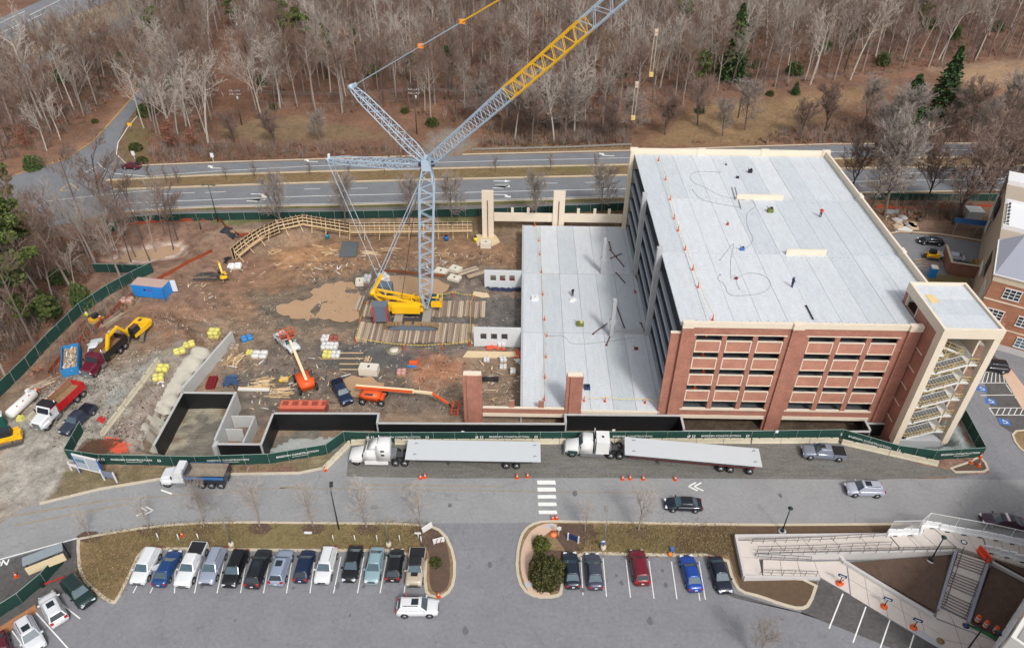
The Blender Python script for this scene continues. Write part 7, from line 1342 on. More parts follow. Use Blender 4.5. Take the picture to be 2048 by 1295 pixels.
t = thing('sign', 'small white plate lying low in the green verge', 'sign', P(617, 1068, .12)); MB().cyl(0, 0, 0, .05, .4, WHT, 6).build('post', t); MB().cb(0, 0, .3, .95, .3, .1, WHT).build('plate', t)
for i, (x, y) in enumerate(((1678, 1166), (1768, 1212), (1827, 1254))):
    t = thing('reserved_sign', 'dark blue sign on orange weighted base, %s along the bays' % ['highest', 'middle one', 'lowest'][i], 'sign', P(x, y, .05), R(-25), 'signs at the new bays'); MB().cyl(0, 0, 0, .42, .14, ORG, 14, .36).build('base', t); MB().cyl(0, 0, .14, .05, 1.25, TRIM, 6).build('post', t); MB().cb(0, 0, 1.3, .95, .08, .42, NAVY).build('plate', t); MB().cb(0, -.05, 1.43, .6, .02, .14, WTX).build('pale_band', t)
t = thing('seated_cone_pile', 'orange and blue hose reel on the kerb above the right row', 'hose reel', P(1340, 1108, .13)); MB().cyl(0, 0, 0, .35, .3, mat('hose_orange', (224, 130, 50), .6, var=.2), 12, .2).build('coil', t); MB().cb(.3, .5, 0, .4, .4, .6, mat('blue_bag', (70, 110, 170), .6)).build('bag', t)
for px, py, l in ((264, 258, 'small yellow warning sign on the inner bend of the side road'),): t = thing('road_sign', l, 'sign', P(px, py+6, 0)); MB().cyl(0, 0, 0, .06, 2, GALV, 6).build('post', t); MB().cb(0, -.06, 1.7, 1.1, .04, .8, CRY).build('plate', t)
for px, py, l in ((270, 318, 'small white sign cluster by the dark shrub at the junction'), (427, 322, 'white utility boxes on the far highway verge')): t = thing('roadside_sign', l, 'sign', P(px, py, 0)); MB().cb(0, 0, 0, .12, .12, 1.8, WHT).build('post', t); MB().cb(0, -.1, 1.0, .8, .06, 1.1, WHT).build('plate', t)
# bus shelter / gate at lower left
p = P(104, 1142, .02); t = thing('gate_shelter', 'small sloped canopy with grey shingled roof at the lower left gate', 'shelter', p, R(32)); MB().bar((-2.1, .4, 2.9), (2.1, .4, 2.9), 1.3, .1, mat('shingle', (136, 146, 152), .9, var=.3, scale=6)).build('roof', t); MB().box(-2.0, -.5, 1.4, 2.0, -.35, 2.6, mat('cream_siding', (214, 196, 160), .7, var=.1)).build('front_board', t)
for x in (-2.1, 2.1): MB().box(x-.08, 1.0, 0, x+.08, 1.16, 2.8, TRIM).build('post', t)
fence([P(130, 1122, 0), P(92, 1165, 0), P(45, 1205, 0), P(-10, 1240, 0), P(-60, 1280, 0)], 'dark green screened fence slanting across the lower left corner', h=1.9, m=GFD)
sheet('fence_side_bank', [(0, 1252), (70, 1208), (75, 1222), (20, 1260), (0, 1275)], mat('orange_soil', (170, 120, 84), .9, var=.25, scale=2), .05)
for px, py, l in ((108, 1158, 'red and white barrier arm lying beside the gate shelter'),): t = thing('barrier_arm', l, 'barrier arm', P(px, py+6, .1), R(30)); MB().cb(0, 0, .3, 2.4, .1, .12, RED).build('arm', t); MB().cb(-1.1, 0, 0, .3, .3, .6, TRIM).build('pivot', t)
# ---------------------------------------------------------------- things on the decks
cpos = [(1318, 330), (1330, 380), (1338, 400), (1349, 402), (1356, 460), (1362, 486), (1372, 502), (1387, 540), (1396, 562), (1401, 597)]
lineA = [P(x, y, ZR) for x, y in ((1317, 322), (1331, 360), (1340, 400), (1348, 438), (1356, 462), (1370, 500), (1385, 540), (1396, 575), (1425, 640))]
flagline(lineA, 'yellow pennant line on orange stanchions along the open edge of the roof deck', hgt=1.0, name='warning_line', sag=.35, step=.8)
lineB = [P(x, y, 0) for x, y in ((1069, 452), (1078, 482), (1080, 510), (1083, 545), (1086, 590), (1089, 640), (1094, 672), (1092, 715), (1090, 756), (1088, 800))]
flagline(lineB, 'yellow line on orange stanchions along the left edge of the lower deck', hgt=1.0, name='warning_line', sag=.3, step=.8); flagline([P(1168, 802, 0), P(1210, 803, 0), P(1290, 806, 0), P(1325, 808, 0)], 'short yellow line on stanchions along the front of the lower deck', hgt=1.0, name='warning_line', sag=.3, step=.8)
def hose(pts, z, label, r=.02, m=mat('hose_grey', (96, 98, 104), .6, var=0)):
    q = smooth([tuple(P(a, b, z))[:2] for a, b in pts], 2, False); o0 = Vector((q[0][0], q[0][1], z)); t = thing('air_hose', label, 'hose', o0); mb = MB()
    for a, b in zip(q[:-1], q[1:]): mb.tube((a[0]-o0.x, a[1]-o0.y, r+.01), (b[0]-o0.x, b[1]-o0.y, r+.01), r, m, 4, caps=False)
    mb.build('hose', t); mb = MB().cb(0, 0, 0, .16, .16, .12, CHR); mb.build('coupling', t)
hose([(1440, 345), (1395, 342), (1378, 350), (1384, 365), (1410, 375), (1440, 392), (1470, 398), (1490, 400)], ZR, 'black hose curving over the far bay of the roof deck'); hose([(1500, 398), (1515, 412), (1492, 425), (1494, 455), (1510, 480), (1488, 500)], ZR, 'black hose snaking down the middle bay of the roof deck')
hose([(1440, 550), (1432, 558), (1450, 568), (1455, 590), (1485, 592), (1530, 586), (1545, 566), (1525, 548), (1490, 545), (1470, 560), (1480, 580)], ZR, 'tangled black hose loops on the near bay of the roof deck'); hose([(1440, 520), (1455, 500), (1470, 482), (1460, 520), (1462, 560)], ZR, 'black hose crossing the joint between middle and near bays'); hose([(1100, 672), (1130, 670), (1140, 690), (1200, 685), (1270, 675)], 0, 'black cable lying along the lower deck joint')
hose([(1385, 380), (1400, 400), (1440, 408), (1480, 415)], ZR, 'thin black cable across the far joint of the roof deck')
def boxy(name, px, py, z, sz, m, label, cat, rz=0, top=None):
    t = thing(name, label, cat, P(px, py, z), rz); MB().cb(0, 0, 0, sz[0], sz[1], sz[2], m).build('body', t); MB().cb(sz[0]*.15, 0, sz[2], sz[0]*.4, sz[1]*.5, sz[2]*.35, top or TRIM).build('engine', t); MB().bar((-sz[0]*.4, 0, sz[2]), (-sz[0]*.9, 0, sz[2]+.5), .05, .05, TRIM).build('handle', t)
boxy('welder', 1540, 424, ZR, (.9, .7, .7), mat('olive', (110, 116, 60), .6), 'olive green machine on the middle bay of the roof deck', 'machine'); boxy('tool_cart', 1500, 345, ZR, (.7, .5, .6), TRIM, 'black tool cart on the far bay of the roof deck', 'cart'); boxy('generator', 1160, 650, 0, (1.2, .9, .6), mat('olive', (110, 116, 60)), 'yellow green generator on the lower deck', 'generator', top=YB_); boxy('cart', 1174, 776, 0, (.9, .9, .5), mat('navy', (50, 60, 96)), 'dark blue cart on the near bay of the lower deck', 'cart'); boxy('saw', 1452, 330, ZR, (.3, .3, .2), TRIM, 'tiny black tool on the far roof bay', 'tool'); boxy('tool_bag', 1475, 356, ZR, (.5, .4, .3), TRIM, 'black tool bag on the far roof bay', 'bag'); boxy('red_can', 1455, 450, ZR, (.3, .3, .4), RED, 'small red can on the middle roof bay', 'can'); boxy('red_can', 1270, 585, 0, (.35, .35, .3), RED, 'small red can on the lower deck', 'can'); boxy('blue_bucket', 1484, 500, ZR, (.6, .4, .5), mat('blue_bag', (70, 110, 170)), 'blue bucket near the middle joint of the roof deck', 'bucket'); boxy('small_cart', 1472, 558, ZR, (.4, .3, .3), mat('dark_red', (130, 40, 44)), 'small dark red tool amid the hose loops', 'tool')
boxy('hose_reel', 1272, 698, 0, (.6, .5, .3), mat('dark_red', (130, 40, 44)), 'dark red hose reel on the near bay of the lower deck', 'hose reel')
t = thing('square_hatch', 'white square block on the left of the lower deck', 'block', P(1070, 598, 0)); MB().cb(0, 0, 0, 1.25, 1.1, .55, WHT).build('block', t); MB().cb(0, 0, .55, .3, .3, .08, GREYC).build('cap', t)
t = thing('white_bags', 'heap of white bags at the feet of the worker on the lower deck', 'bags', P(1144, 601, 0)); MB().cb(0, 0, 0, 1.0, .7, .4, WHT, tap=.7).build('bag', t); MB().cb(.5, .3, 0, .6, .5, .3, WHT, tap=.7).build('bag', t)
PRP = mat('prop_rust', (104, 66, 58), .7, .2, var=.15)
for i, (a, b, l) in enumerate((((1220, 500), (1248, 534), 'long rusty brace lying right of the far stub column'), ((1222, 517), (1243, 508), 'short rusty brace crossing the long one'), ((1232, 546), (1250, 567), 'rusty brace below the far joint'), ((1266, 542), (1276, 564), 'rusty brace near the garage wall in the middle bay'), ((1232, 610), (1250, 660), 'long rusty brace leaning right of the near stub column'), ((1281, 646), (1291, 668), 'rusty brace close to the garage columns'), ((1186, 668), (1214, 648), 'rusty brace reaching left from the near stub column'), ((1213, 690), (1228, 655), 'rusty brace at the foot of the near stub column'), ((1612, 612), (1626, 640), 'dark bar lying on the near bay of the roof deck'), ((1218, 484), (1222, 500), 'rusty stack of short bars by the far stub column'))):
    z = ZR if i == 8 else 0; pa, pb = P(*a, z), P(*b, z); t = thing('brace', l, 'brace', pa, 0, 'pipe braces on the decks'); MB().tube((0, 0, .12), pb-pa+Vector((0, 0, .16)), .1, PRP if i != 8 else TRIM, 6).build('tube', t); MB().cb(0, 0, 0, .35, .35, .06, PRP).build('foot', t)
t = thing('steel_channel', 'pair of long galvanised channels beside the far low wall of the roof', 'channel', P(1470, 375, ZR), 0); MB().bar((0, 0, .08), tuple(P(1482, 418, ZR)-P(1470, 375, ZR)+Vector((0, 0, .08))), .14, .12, GALV).build('channel', t); MB().bar((-.6, 0, .08), tuple(P(1474, 400, ZR)-P(1470, 375, ZR)+Vector((-.3, 0, .08))), .14, .12, GALV).build('channel', t)
for px, py, z, l in ((1392, 670, 12.9, 'on the top garage floor in the first window bay'), (1412, 675, 12.9, 'second on the top garage floor'), (1405, 709, 9.95, 'on the second garage floor from the top'), (1406, 743, 6.8, 'on the third garage floor from the top'), (1389, 776, 3.65, 'on the fourth garage floor from the top')): cone(P(px, py, z), 'orange cone '+l, 'cones inside the garage', 1.2)
# ---------------------------------------------------------------- brick classroom building at right
RB0 = Vector((75.3, 98.7, 0)); RRZ = R(-30); tb = thing('classroom_building', 'orange brick and tan panel building with white windows at the right edge', 'building', RB0, RRZ); TAN = mat('tan_panel', (172, 158, 142), .85, var=.08, scale=.5); MET = mat('grey_metal_roof', (168, 170, 182), .5, .2, var=.06, streak=12)
H_ = 13.2
MB().box(0, 0, -1, 26, 12, H_-1.2, BRICK2).build('brick_wall', tb); MB().box(-.04, -.06, H_-1.2, 26, 12, H_, mat('tan_cornice', (204, 190, 166), .8)).build('cornice', tb); MB().box(-.05, -.08, -1, 26, -.01, 1.1, WALLC).build('stone_base', tb); MB().box(-.05, -.07, 8.6, 26, -.01, 8.85, CREAM).build('string_course', tb); MB().box(-.05, -.07, 3.9, 26, -.01, 4.1, CREAM).build('string_course', tb)
MB().box(-.3, -.3, H_, 26, 12.2, H_+.15, WHT).build('gutter', tb)
MB().add([(-.1, -.1, H_+.16), (26, -.1, H_+.16), (26, 12, H_+2.2), (3, 12, H_+2.2), (-.1, 12, H_+.16)], [(0, 1, 2, 3), (0, 3, 4)], MET).build('metal_roof', tb)
MB().box(-.02, 12.01, -1, 24, 44, H_-.4, TAN).build('tan_wall', tb); MB().box(-.2, .15, -1, -.05, 12, H_-1.3, TAN).build('tan_side_wall', tb)
MB().box(.5, 18, H_-.39, 9, 29, H_-.2, mat('white_membrane', (226, 226, 228), .6, var=.04)).build('white_roof', tb); MB().box(.0, 38, H_-.39, 12, 44, H_-.15, MATS['white_membrane']).build('white_roof', tb)
for y in (18, 29, 38): MB().box(.0, y-.3, H_-.39, 9, y, H_+.4, MATS['white_membrane']).build('roof_curb', tb)
MB().box(9.1, 12.5, H_-.3, 23.9, 41, H_+.6, MET).build('metal_roof_rear', tb)
for k in range(7): MB().cb(.75, 18.8+k*1.5, H_-.2, .4, .12, .5, STEEL).build('roof_bracket', tb)
WF = mat('window_frame_white', (226, 228, 230), .5, var=0); WG = mat('window_glass', (46, 54, 60), .1, var=.3, scale=1.5, spec=.8); WG2 = mat('window_glass_blue', (88, 110, 124), .12, var=.25, scale=1.5, spec=.8)
def window(par, x, z, w_, h_, face='f', n=3, m=2, g=WG, d=.0):
    """frame with panes on the front (x,z) or side (y,z) face"""
    def bxx(mb, a0, a1, b0, b1, o0, o1, mm):
        if face == 'f': mb.box(a0, -o1, b0, a1, -o0, b1, mm)
        else: mb.box(-.2-o1, a0, b0, -.2-o0, a1, b1, mm)
    fm = MB(); bxx(fm, x-.12, x+w_+.12, z-.15, z, .0, .14, WF); bxx(fm, x-.12, x+w_+.12, z+h_, z+h_+.12, 0, .12, WF)
    for i in range(n+1): bxx(fm, x+i*w_/n-.05, x+i*w_/n+.05, z, z+h_, .01, .11, WF)
    for j in range(1, m): bxx(fm, x+.06, x+w_-.06, z+j*h_/m-.04, z+j*h_/m+.04, .012, .1, WF)
    o = fm.build('window', par)
    for i in range(n):
        for j in range(m): mb = MB(); bxx(mb, x+i*w_/n+.055, x+(i+1)*w_/n-.055, z+j*h_/m+.045, z+(j+1)*h_/m-.045, .02, .05, g); mb.build('pane', o)
for zz_, off in ((9.6, 2.2), (5.4, 1.2), (5.4, 5.6), (9.6, 6.8), (1.6, 2.4), (1.6, 6.8), (9.6, 11.4), (5.4, 10.2), (1.6, 11.2)): window(tb, off, zz_, 2.3, 1.7, 'f', 3, 3, WG if zz_ > 2 else WG2)
MB().box(3.2, -.05, 3.0, 4.4, -.01, 5.2, mat('tan_panel2', (190, 140, 112), .8)).build('spandrel', tb)
window(tb, 2.0, 1.5, 3.4, 7.6, 's', 4, 6, WG2)
for y in (9.0, 32.0):
    MB().box(-.32, y, 7.6, -.21, y+4.2, 10.6, mat('balcony_recess_shade', (46, 44, 44), .8)).build('balcony_shade_panel', tb); rr = MB()  # flat dark panel on the wall, painted as the shade of a recess
    for i in range(15): rr.cb(-.95, y+i*.3, 7.5, .05, .05, 1.0, WF)
    rr.box(-.98, y-.02, 8.48, -.9, y+4.22, 8.56, WF); rr.box(-.98, y-.02, 7.44, -.9, y+4.22, 7.52, WF); rr.build('balcony_railing', tb, kind='stuff'); MB().box(-1.0, y-.05, 7.3, -.21, y+4.25, 7.43, TAN).build('balcony_slab', tb)
window(tb, 36, 3, 3.0, 3.4, 's', 4, 2, WG2); window(tb, 40, 6, 3.0, 3.4, 's', 4, 2, WG2)
# building at the bottom right corner
c0 = P(1992, 1285, 0); c1_ = P(2052, 1192, 0); d_ = (c1_-c0); rz_ = math.atan2(d_.y, d_.x); tc2 = thing('corner_building', 'brick based white trimmed building cut by the bottom right corner', 'building', c0, rz_+math.pi); L_ = d_.length
tc2.location = c1_+d_.normalized()*14; LL = L_+14+10
MB().box(0, .0, -.5, LL, 10, 1.0, BRICK).build('brick_base', tc2); MB().box(0.2, .15, 1.0, LL, 10, 13, mat('white_render', (220, 218, 212), .7, var=.06)).build('wall', tc2); MB().box(-.1, -.05, 1.0, LL, .14, 1.15, CREAM).build('sill_course', tc2); MB().box(.5, .6, 13.0, LL-.3, 9.6, 13.1, mat('flat_roof_grey', (150, 146, 144), .9)).build('flat_roof', tc2)
for k in range(10): window(tc2, 1.2+k*3.0, 2.0, 2.1, 1.8, 'f', 3, 3, WG2); window(tc2, 1.2+k*3.0, 5.4, 2.1, 1.8, 'f', 3, 3, WG2); window(tc2, 1.2+k*3.0, 8.8, 2.1, 1.8, 'f', 3, 3, WG2)
for k in range(10): MB().box(.3+k*3.0, -.1, 1.16, .75+k*3.0, .14, 13, CREAM).build('pilaster', tc2)
# service yard behind the garage
ENC = brick_mat('enclosure_brick', (140, 96, 80), (124, 84, 72), (140, 120, 110)); sheet('service_drive', [(1750, 480), (1800, 466), (1880, 472), (1970, 486), (2020, 500), (2010, 560), (1960, 590), (1930, 540), (1890, 555), (1850, 560), (1770, 530)], ASP_LOT, .012); kerb([(1750, 473), (1800, 463), (1880, 468), (1985, 485)], w=.3)
sheet('rear_grass', [(1850, 560), (1880, 548), (1940, 556), (1950, 600), (1880, 600)], GREEN, .02)
t = thing('brick_enclosure', 'brick service yard enclosure behind the stair tower', 'enclosure', P(1893, 548, 0), R(-16)); MB().box(0, 0, 0, 8.5, .3, 2.6, ENC).build('front_wall', t); MB().box(0, .3, 0, .3, 6.5, 2.6, ENC).build('side_wall', t); MB().box(8.2, .3, 0, 8.5, 6.5, 2.6, ENC).build('side_wall', t); MB().box(-.05, -.05, 2.6, 8.55, .34, 2.72, CURB).build('coping', t); MB().box(-.05, .35, 2.6, .34, 6.6, 2.72, CURB).build('coping', t); MB().box(2.5, 1.2, 0, 4.3, 3.4, 1.4, mat('skip_green', (56, 76, 60), .6)).build('bin', t); MB().box(5, 2.0, 0, 7.4, 5, 1.6, mat('skip_yellow', (150, 120, 60), .7, var=.2)).build('bin', t)
t = thing('blue_canopy', 'long blue canopy roof on thin posts beside the brick building', 'canopy', P(1965, 470, 0), R(-12)); MB().loft([[(x, -1.2, 2.7), (x, 0, 3.3), (x, 1.2, 2.7)] for x in (-6.5, -2, 2, 6)], mat('canopy_blue', (38, 84, 128), .6, var=.12), False, False, False).build('canopy_roof', t)
for x in (-6, -2, 2, 5.5): MB().tube((x, -1.1, 0), (x, -1.1, 2.7), .06, GALV, 5).build('post', t)
t = thing('white_shed', 'small white roofed shed above the blue canopy', 'shed', P(1942, 438, 0), R(-6)); MB().cb(0, 0, 0, 3.0, 2.6, 2.3, TACT).build('walls', t); MB().cb(0, 0, 2.3, 3.2, 2.8, .12, WHT).build('roof', t)
p = P(1798, 445, 0)
for i in range(9): MB().loft([[(math.cos(a)*r*rng.uniform(.8, 1.1), math.sin(a)*r*.8*rng.uniform(.8, 1.1), z) for a in [k*math.pi/4 for k in range(8)]] for r, z in ((1.1, 0), (1.2, .3), (.8, .55))], mat('pile_stone_%d' % (i % 2), ((196, 174, 148), (170, 168, 166))[i % 2], .9, var=.15), False).build('stone_slab', None, p+Vector((rng.uniform(-2.2, 2.2), rng.uniform(-2.4, 2.2), .0)), rng.uniform(0, 3), label='flat pale stone slab in the pile beyond the garage wall', cat='stone slab', group='stone slabs behind the garage')
slab([(1766, 428), (1770, 421), (1796, 422), (1796, 428)], 'metal_sheets', GALV, .05, .3, 'stack of pale metal sheets by the orange silt fence', 'metal sheets'); slab([(1795, 460), (1800, 453), (1826, 455), (1824, 463)], 'frame_stack', WHT, .05, .15, 'white window frames lying on the brown ground behind the garage', 'frames'); boxy('barrel_cart', 1839, 440, 0, (1.4, .8, .7), STEEL, 'dark wheelbarrow on the bare ground behind the garage', 'wheelbarrow', .8)
lumber_pile(1850, 525, 'timber lengths scattered round the rear loader', 16, 3.2, .1, 2.6, jit=.5, ms=[MATW[0], MATW[1]])
# utility poles and wires
WD = mat('pole_wood', (92, 80, 72), .9, var=.2); WHITEI = mat('insulator', (210, 212, 214), .4, var=0)
def upole(px, py, h, label, arms=1, lean=(0, 0)):
    p = P(px, py, 0); p.z = H1(p.x, p.y); t = thing('utility_pole', label, 'utility pole', p, 0, 'wooden utility poles'); MB().tube((0, 0, 0), (lean[0], lean[1], h), .17, WD, 7, .11).build('pole', t)
    for k in range(arms):
        z = h-.4-k*.9; MB().bar((-1.4+lean[0], 0, z), (1.4+lean[0], 0, z), .12, .14, mat('crossarm', (150, 146, 140), .7)).build('cross_arm', t)
        for x in (-1.3, -.7, .7, 1.3): MB().cyl(x+lean[0], 0, z+.07, .07, .25, WHITEI, 6).build('insulator', t)
    if arms: MB().cyl(.4+lean[0], 0, h-2.6, .25, .8, mat('transformer', (180, 186, 188), .5), 10).build('transformer', t)
    return p+Vector((lean[0], lean[1], h))
u1 = upole(484, 250, 9.5, 'utility pole with two cross arms in the leaf littered clearing', 2); u2 = upole(834, 268, 12, 'utility pole with transformer at the track mouth left of the jib', 2); u3 = upole(1476, 235, 10.5, 'utility pole beyond the garage with wires running both ways', 1); u0 = upole(492, 105, 11, 'leaning utility pole far up the clearing', 1, (-1.5, 0)); u4 = P(2300, 90, 9)
def wires(a, b, label, n=3, sag=1.2, r=.022):
    t = thing('power_line', label, 'power line', a); d = b-a; nn = Vector((-d.y, d.x, 0)).normalized() if abs(d.x) < abs(d.y) else Vector((0, 1, 0))
    for k in range(n):
        off = nn*(k-1)*.9 if k < 3 else Vector((0, 0, -2.6)); mb = MB(); pr = None
        for i in range(25):
            s_ = i/24; q = d*s_+off+Vector((0, 0, -sag*4*s_*(1-s_)))
            if pr is not None: mb.tube(pr, q, r, mat('wire_grey', (150, 148, 150), .4, .3, var=0), 3, caps=False)
            pr = q
        mb.build('wire', t)
wires(u1, u2, 'power lines between the clearing pole and the transformer pole', 4); wires(u2, u3, 'power lines passing behind the jib towards the pole beyond the garage', 4, 2); wires(u3, u4, 'power lines running off the right edge over the wood', 4, 1.6); wires(u0, u1, 'power lines coming down the clearing', 3, .6); wires(u0, u0+Vector((-60, 60, 2)), 'power lines leaving the far pole to the upper left', 3, 1)
# lifting hooks that hang from the jib
hb1 = on_plane(1272, 195); dd = hb1
for (x0, y0, x1, y1, l) in ((1274, 165, 1269, 232, 'hook block with striped cheek hanging on ropes before the wood'), (1313, 60, 1304, 145, 'second hook block hanging farther up near the top')):
    # height from the vertical drop of the ropes
    a = on_plane(x0, y0); t = thing('hook_block', l, 'hook block', a); b = on_plane(x1, y1)-a; b = Vector((0, 0, b.z))
    MB().cb(0, 0, -.6, .4, .3, .7, mat('sling_cream', (200, 188, 164), .7)).build('block', t); MB().cb(0, -.17, -.3, .4, .04, .15, mat('pink_wrap', (196, 150, 140), .7)).build('stripe', t)
    for s_ in (-.18, .18): MB().tube((s_, 0, -.6), (s_, 0, b.z), .035, mat('sling_cream', (220, 206, 176), .7), 4).build('sling', t)
    MB().cb(0, 0, b.z-.5, .5, .35, .5, mat('hook_yellow', (214, 186, 120), .5)).build('hook', t); MB().tube((0, 0, .2), (0, 0, 30), .03, CABLE, 4).build('hoist_rope', t)
# ---------------------------------------------------------------- trees
def bark(name, c, v=.2): return mat(name, c, .9, var=v, scale=.8)
BK_G = bark('bark_grey', (150, 140, 132)); BK_W = bark('bark_white', (184, 176, 165), .15); BK_B = bark('bark_brown', (112, 98, 90)); BK_D = bark('bark_dark', (84, 76, 72))
TW_G = bark('twig_grey', (150, 140, 132)); TW_W = bark('twig_white', (178, 168, 158)); TW_B = bark('twig_brown', (128, 108, 98)); TW_R = bark('twig_reddish', (130, 106, 92))
def tree_mesh(seed, H, kind='forest', tw=.03, depth=4, mt=BK_G, mb_=TW_G, dens=1.0):
    r = random.Random(seed); V = []; F = []; V2 = []; F2 = []
    def seg(p, q, r0, r1, n, big):
        v, f = (V, F) if big else (V2, F2); o = len(v); d = (q-p).normalized(); a = d.orthogonal().normalized(); b = d.cross(a)
        for c, rr in ((p, r0), (q, r1)):
            for k in range(n): t = 2*math.pi*k/n; v.append(tuple(c+a*(math.cos(t)*rr)+b*(math.sin(t)*rr)))
        for k in range(n): f.append((o+k, o+(k+1) % n, o+n+(k+1) % n, o+n+k))
    def limb(p, d, L, r0, lvl):
        n = 5 if lvl == 0 else 3 if lvl < 3 else 2; pts = [p]; dd = d.copy(); rr = [r0]
        for i in range(n):
            w_ = .06 if lvl == 0 else .2; dd = (dd+Vector((r.uniform(-w_, w_), r.uniform(-w_, w_), r.uniform(-w_, w_)*.5+(.1 if lvl else 0)))).normalized()
            pts.append(pts[-1]+dd*L/n); rr.append(max(tw*.5, r0*(1-(i+1)/n*(.62 if lvl == 0 else .7))))
        for i in range(n): seg(pts[i], pts[i+1], rr[i], rr[i+1], 6 if lvl == 0 else 4 if lvl == 1 else 3, lvl < 2)
        if lvl >= depth: return
        nc = {0: (9 if kind == 'forest' else 12), 1: 6, 2: 5, 3: 4}.get(lvl, 3); nc = max(2, round(nc*dens*r.uniform(.85, 1.15)))
        lo = {0: (.45 if kind == 'forest' else .22), 1: .25}.get(lvl, .15)
        for i in range(nc):
            t = lo+(1-lo)*(i+r.random()*.8)/nc; t = min(t, .99); k = min(n-1, int(t*n)); q = pts[k].lerp(pts[k+1], t*n-k); base = (pts[k+1]-pts[k]).normalized()
            a = r.uniform(0, 2*math.pi); pr_ = base.orthogonal().normalized(); pr_ = (Matrix.Rotation(a, 3, base) @ pr_); an = r.uniform(.5, 1.0) if lvl else (r.uniform(.6, 1.1) if kind == 'forest' else r.uniform(.45, .85))
            nd = (base*math.cos(an)+pr_*math.sin(an)+Vector((0, 0, .12))).normalized()
            lf = {0: .46 if kind == 'forest' else .52, 1: .5, 2: .5, 3: .5}.get(lvl, .5)
            limb(q, nd, L*lf*r.uniform(.7, 1.15)*(1.15-.5*t if lvl == 0 else 1), max(tw, rr[k]*(.5 if lvl < 2 else .5)), lvl+1)
    limb(Vector((0, 0, -.3)), Vector((r.uniform(-.06, .06), r.uniform(-.06, .06), 1)).normalized(), H*.86, H*.0125+.02, 0)
    def mk(nm, v, f, m):
        me = bpy.data.meshes.new(nm); me.from_pydata(v, [], f); me.materials.append(m); return me
    return mk('trunk', V, F, mt), mk('crown', V2, F2, mb_)
def lin_noise(): pass
def put_tree(tm, p, rz, s, name, label, cat, group=None, z=None):
    t = thing(name, label, cat, p, rz, group); t.scale = (s[0], s[0], s[1]) if hasattr(s, '__len__') else (s, s, s)
    obj('trunk', tm[0], t); obj('crown', tm[1], t); return t
FT = [tree_mesh(100+i, 19, 'forest', .034, 4, (BK_G, BK_B, BK_G, BK_W, BK_D, BK_B, BK_W, BK_G)[i], (TW_G, TW_B, TW_R, TW_W, TW_B, TW_G, TW_W, TW_R)[i], (1, .9, 1.1, .95, 1, .85, .9, 1)[i]) for i in range(8)]
def inpoly(x, y, poly): return bool(sdpoly(np.array([x]), np.array([y]), poly)[0] < 0)
ZONES = [
 ([(505, 250), (560, 222), (700, 228), (790, 215), (850, 240), (980, 262), (1060, 300), (1250, 262), (1300, 235), (1420, 195), (1560, 188), (1720, 168), (1900, 150), (2040, 128), (2060, -15), (505, -15), (498, 80)], 'wood beyond the highway', 7.1),
 ([(425, 90), (430, 235), (412, 285), (300, 300), (285, 255), (325, 180), (350, 140), (400, 60)], 'wood inside the bend of the side road', 6.8),
 ([(-20, 330), (100, 300), (205, 215), (262, 160), (300, 110), (240, 90), (120, 140), (-20, 190)], 'wood left of the side road', 7.5),
 ([(300, 100), (420, 80), (490, 40), (480, -15), (330, -15), (240, 60)], 'wood above the side road', 7.5),
 ([(-30, 500), (80, 480), (200, 480), (195, 540), (130, 620), (40, 690), (-30, 760)], 'wood along the left edge of the site', 7.0),
]
cand = []
for poly, nm, sp in ZONES:
    wp = [tuple(P(a, b, 0))[:2] for a, b in poly]; x0, x1 = min(p[0] for p in wp), max(p[0] for p in wp); y0, y1 = min(p[1] for p in wp), max(p[1] for p in wp); got = []
    for _ in range(9000):
        x, y = rng.uniform(x0, x1), rng.uniform(y0, y1)
        if not inpoly(x, y, wp): continue
        if any((x-a)**2+(y-b)**2 < sp*sp*(.45+.0) for a, b in got): continue
        if nm.startswith('wood beyond') and inpoly(x, y, [tuple(P(a, b, 0))[:2] for a, b in [(1880, 100), (1940, 100), (1930, 150), (1880, 150)]]): continue
        got.append((x, y))
    cand += [(y, x, nm) for x, y in got]
def where(x, y, nm):
    if not nm.startswith('wood beyond'): return ', front half' if y < {'wood along the left edge of the site': 125}.get(nm, 215) else ', rear half'
    s_ = x/y*100; k = 'between the clearing and the jib strut' if s_ < -18 else 'behind the pendants and the crane jib' if s_ < -2 else 'behind the yellow jib section' if s_ < 12 else 'behind the hanging hooks' if s_ < 26 else 'above the garage roof' if s_ < 44 else 'above the right clearing'
    return ' '+k+(', front rows' if y < 235 else ', rear rows')
cand.sort(); NI = 258
print('trees', len(cand))
for i, (y, x, nm) in enumerate(cand[:NI]):
    k = rng.choice(8, p=[.17, .15, .15, .1, .08, .12, .1, .13]); s = rng.uniform(.62, 1.12)*(1.0 if y > 170 else .66 if y > 124 else .8)
    put_tree(FT[k], (x, y, H1(x, y)), rng.uniform(0, 6.28), (s*rng.uniform(.8, 1.05), s), 'bare_tree', ('brownish slender', 'dark trunked', 'reddish twigged', 'white barked', 'dark slim', 'grey brown', 'pale limbed', 'grey trunked')[(5, 1, 2, 3, 4, 0, 6, 7)[k]]+' bare tree'+(' in the '+nm if not nm.startswith('wood beyond') else '')+where(x, y, nm), 'tree', nm)
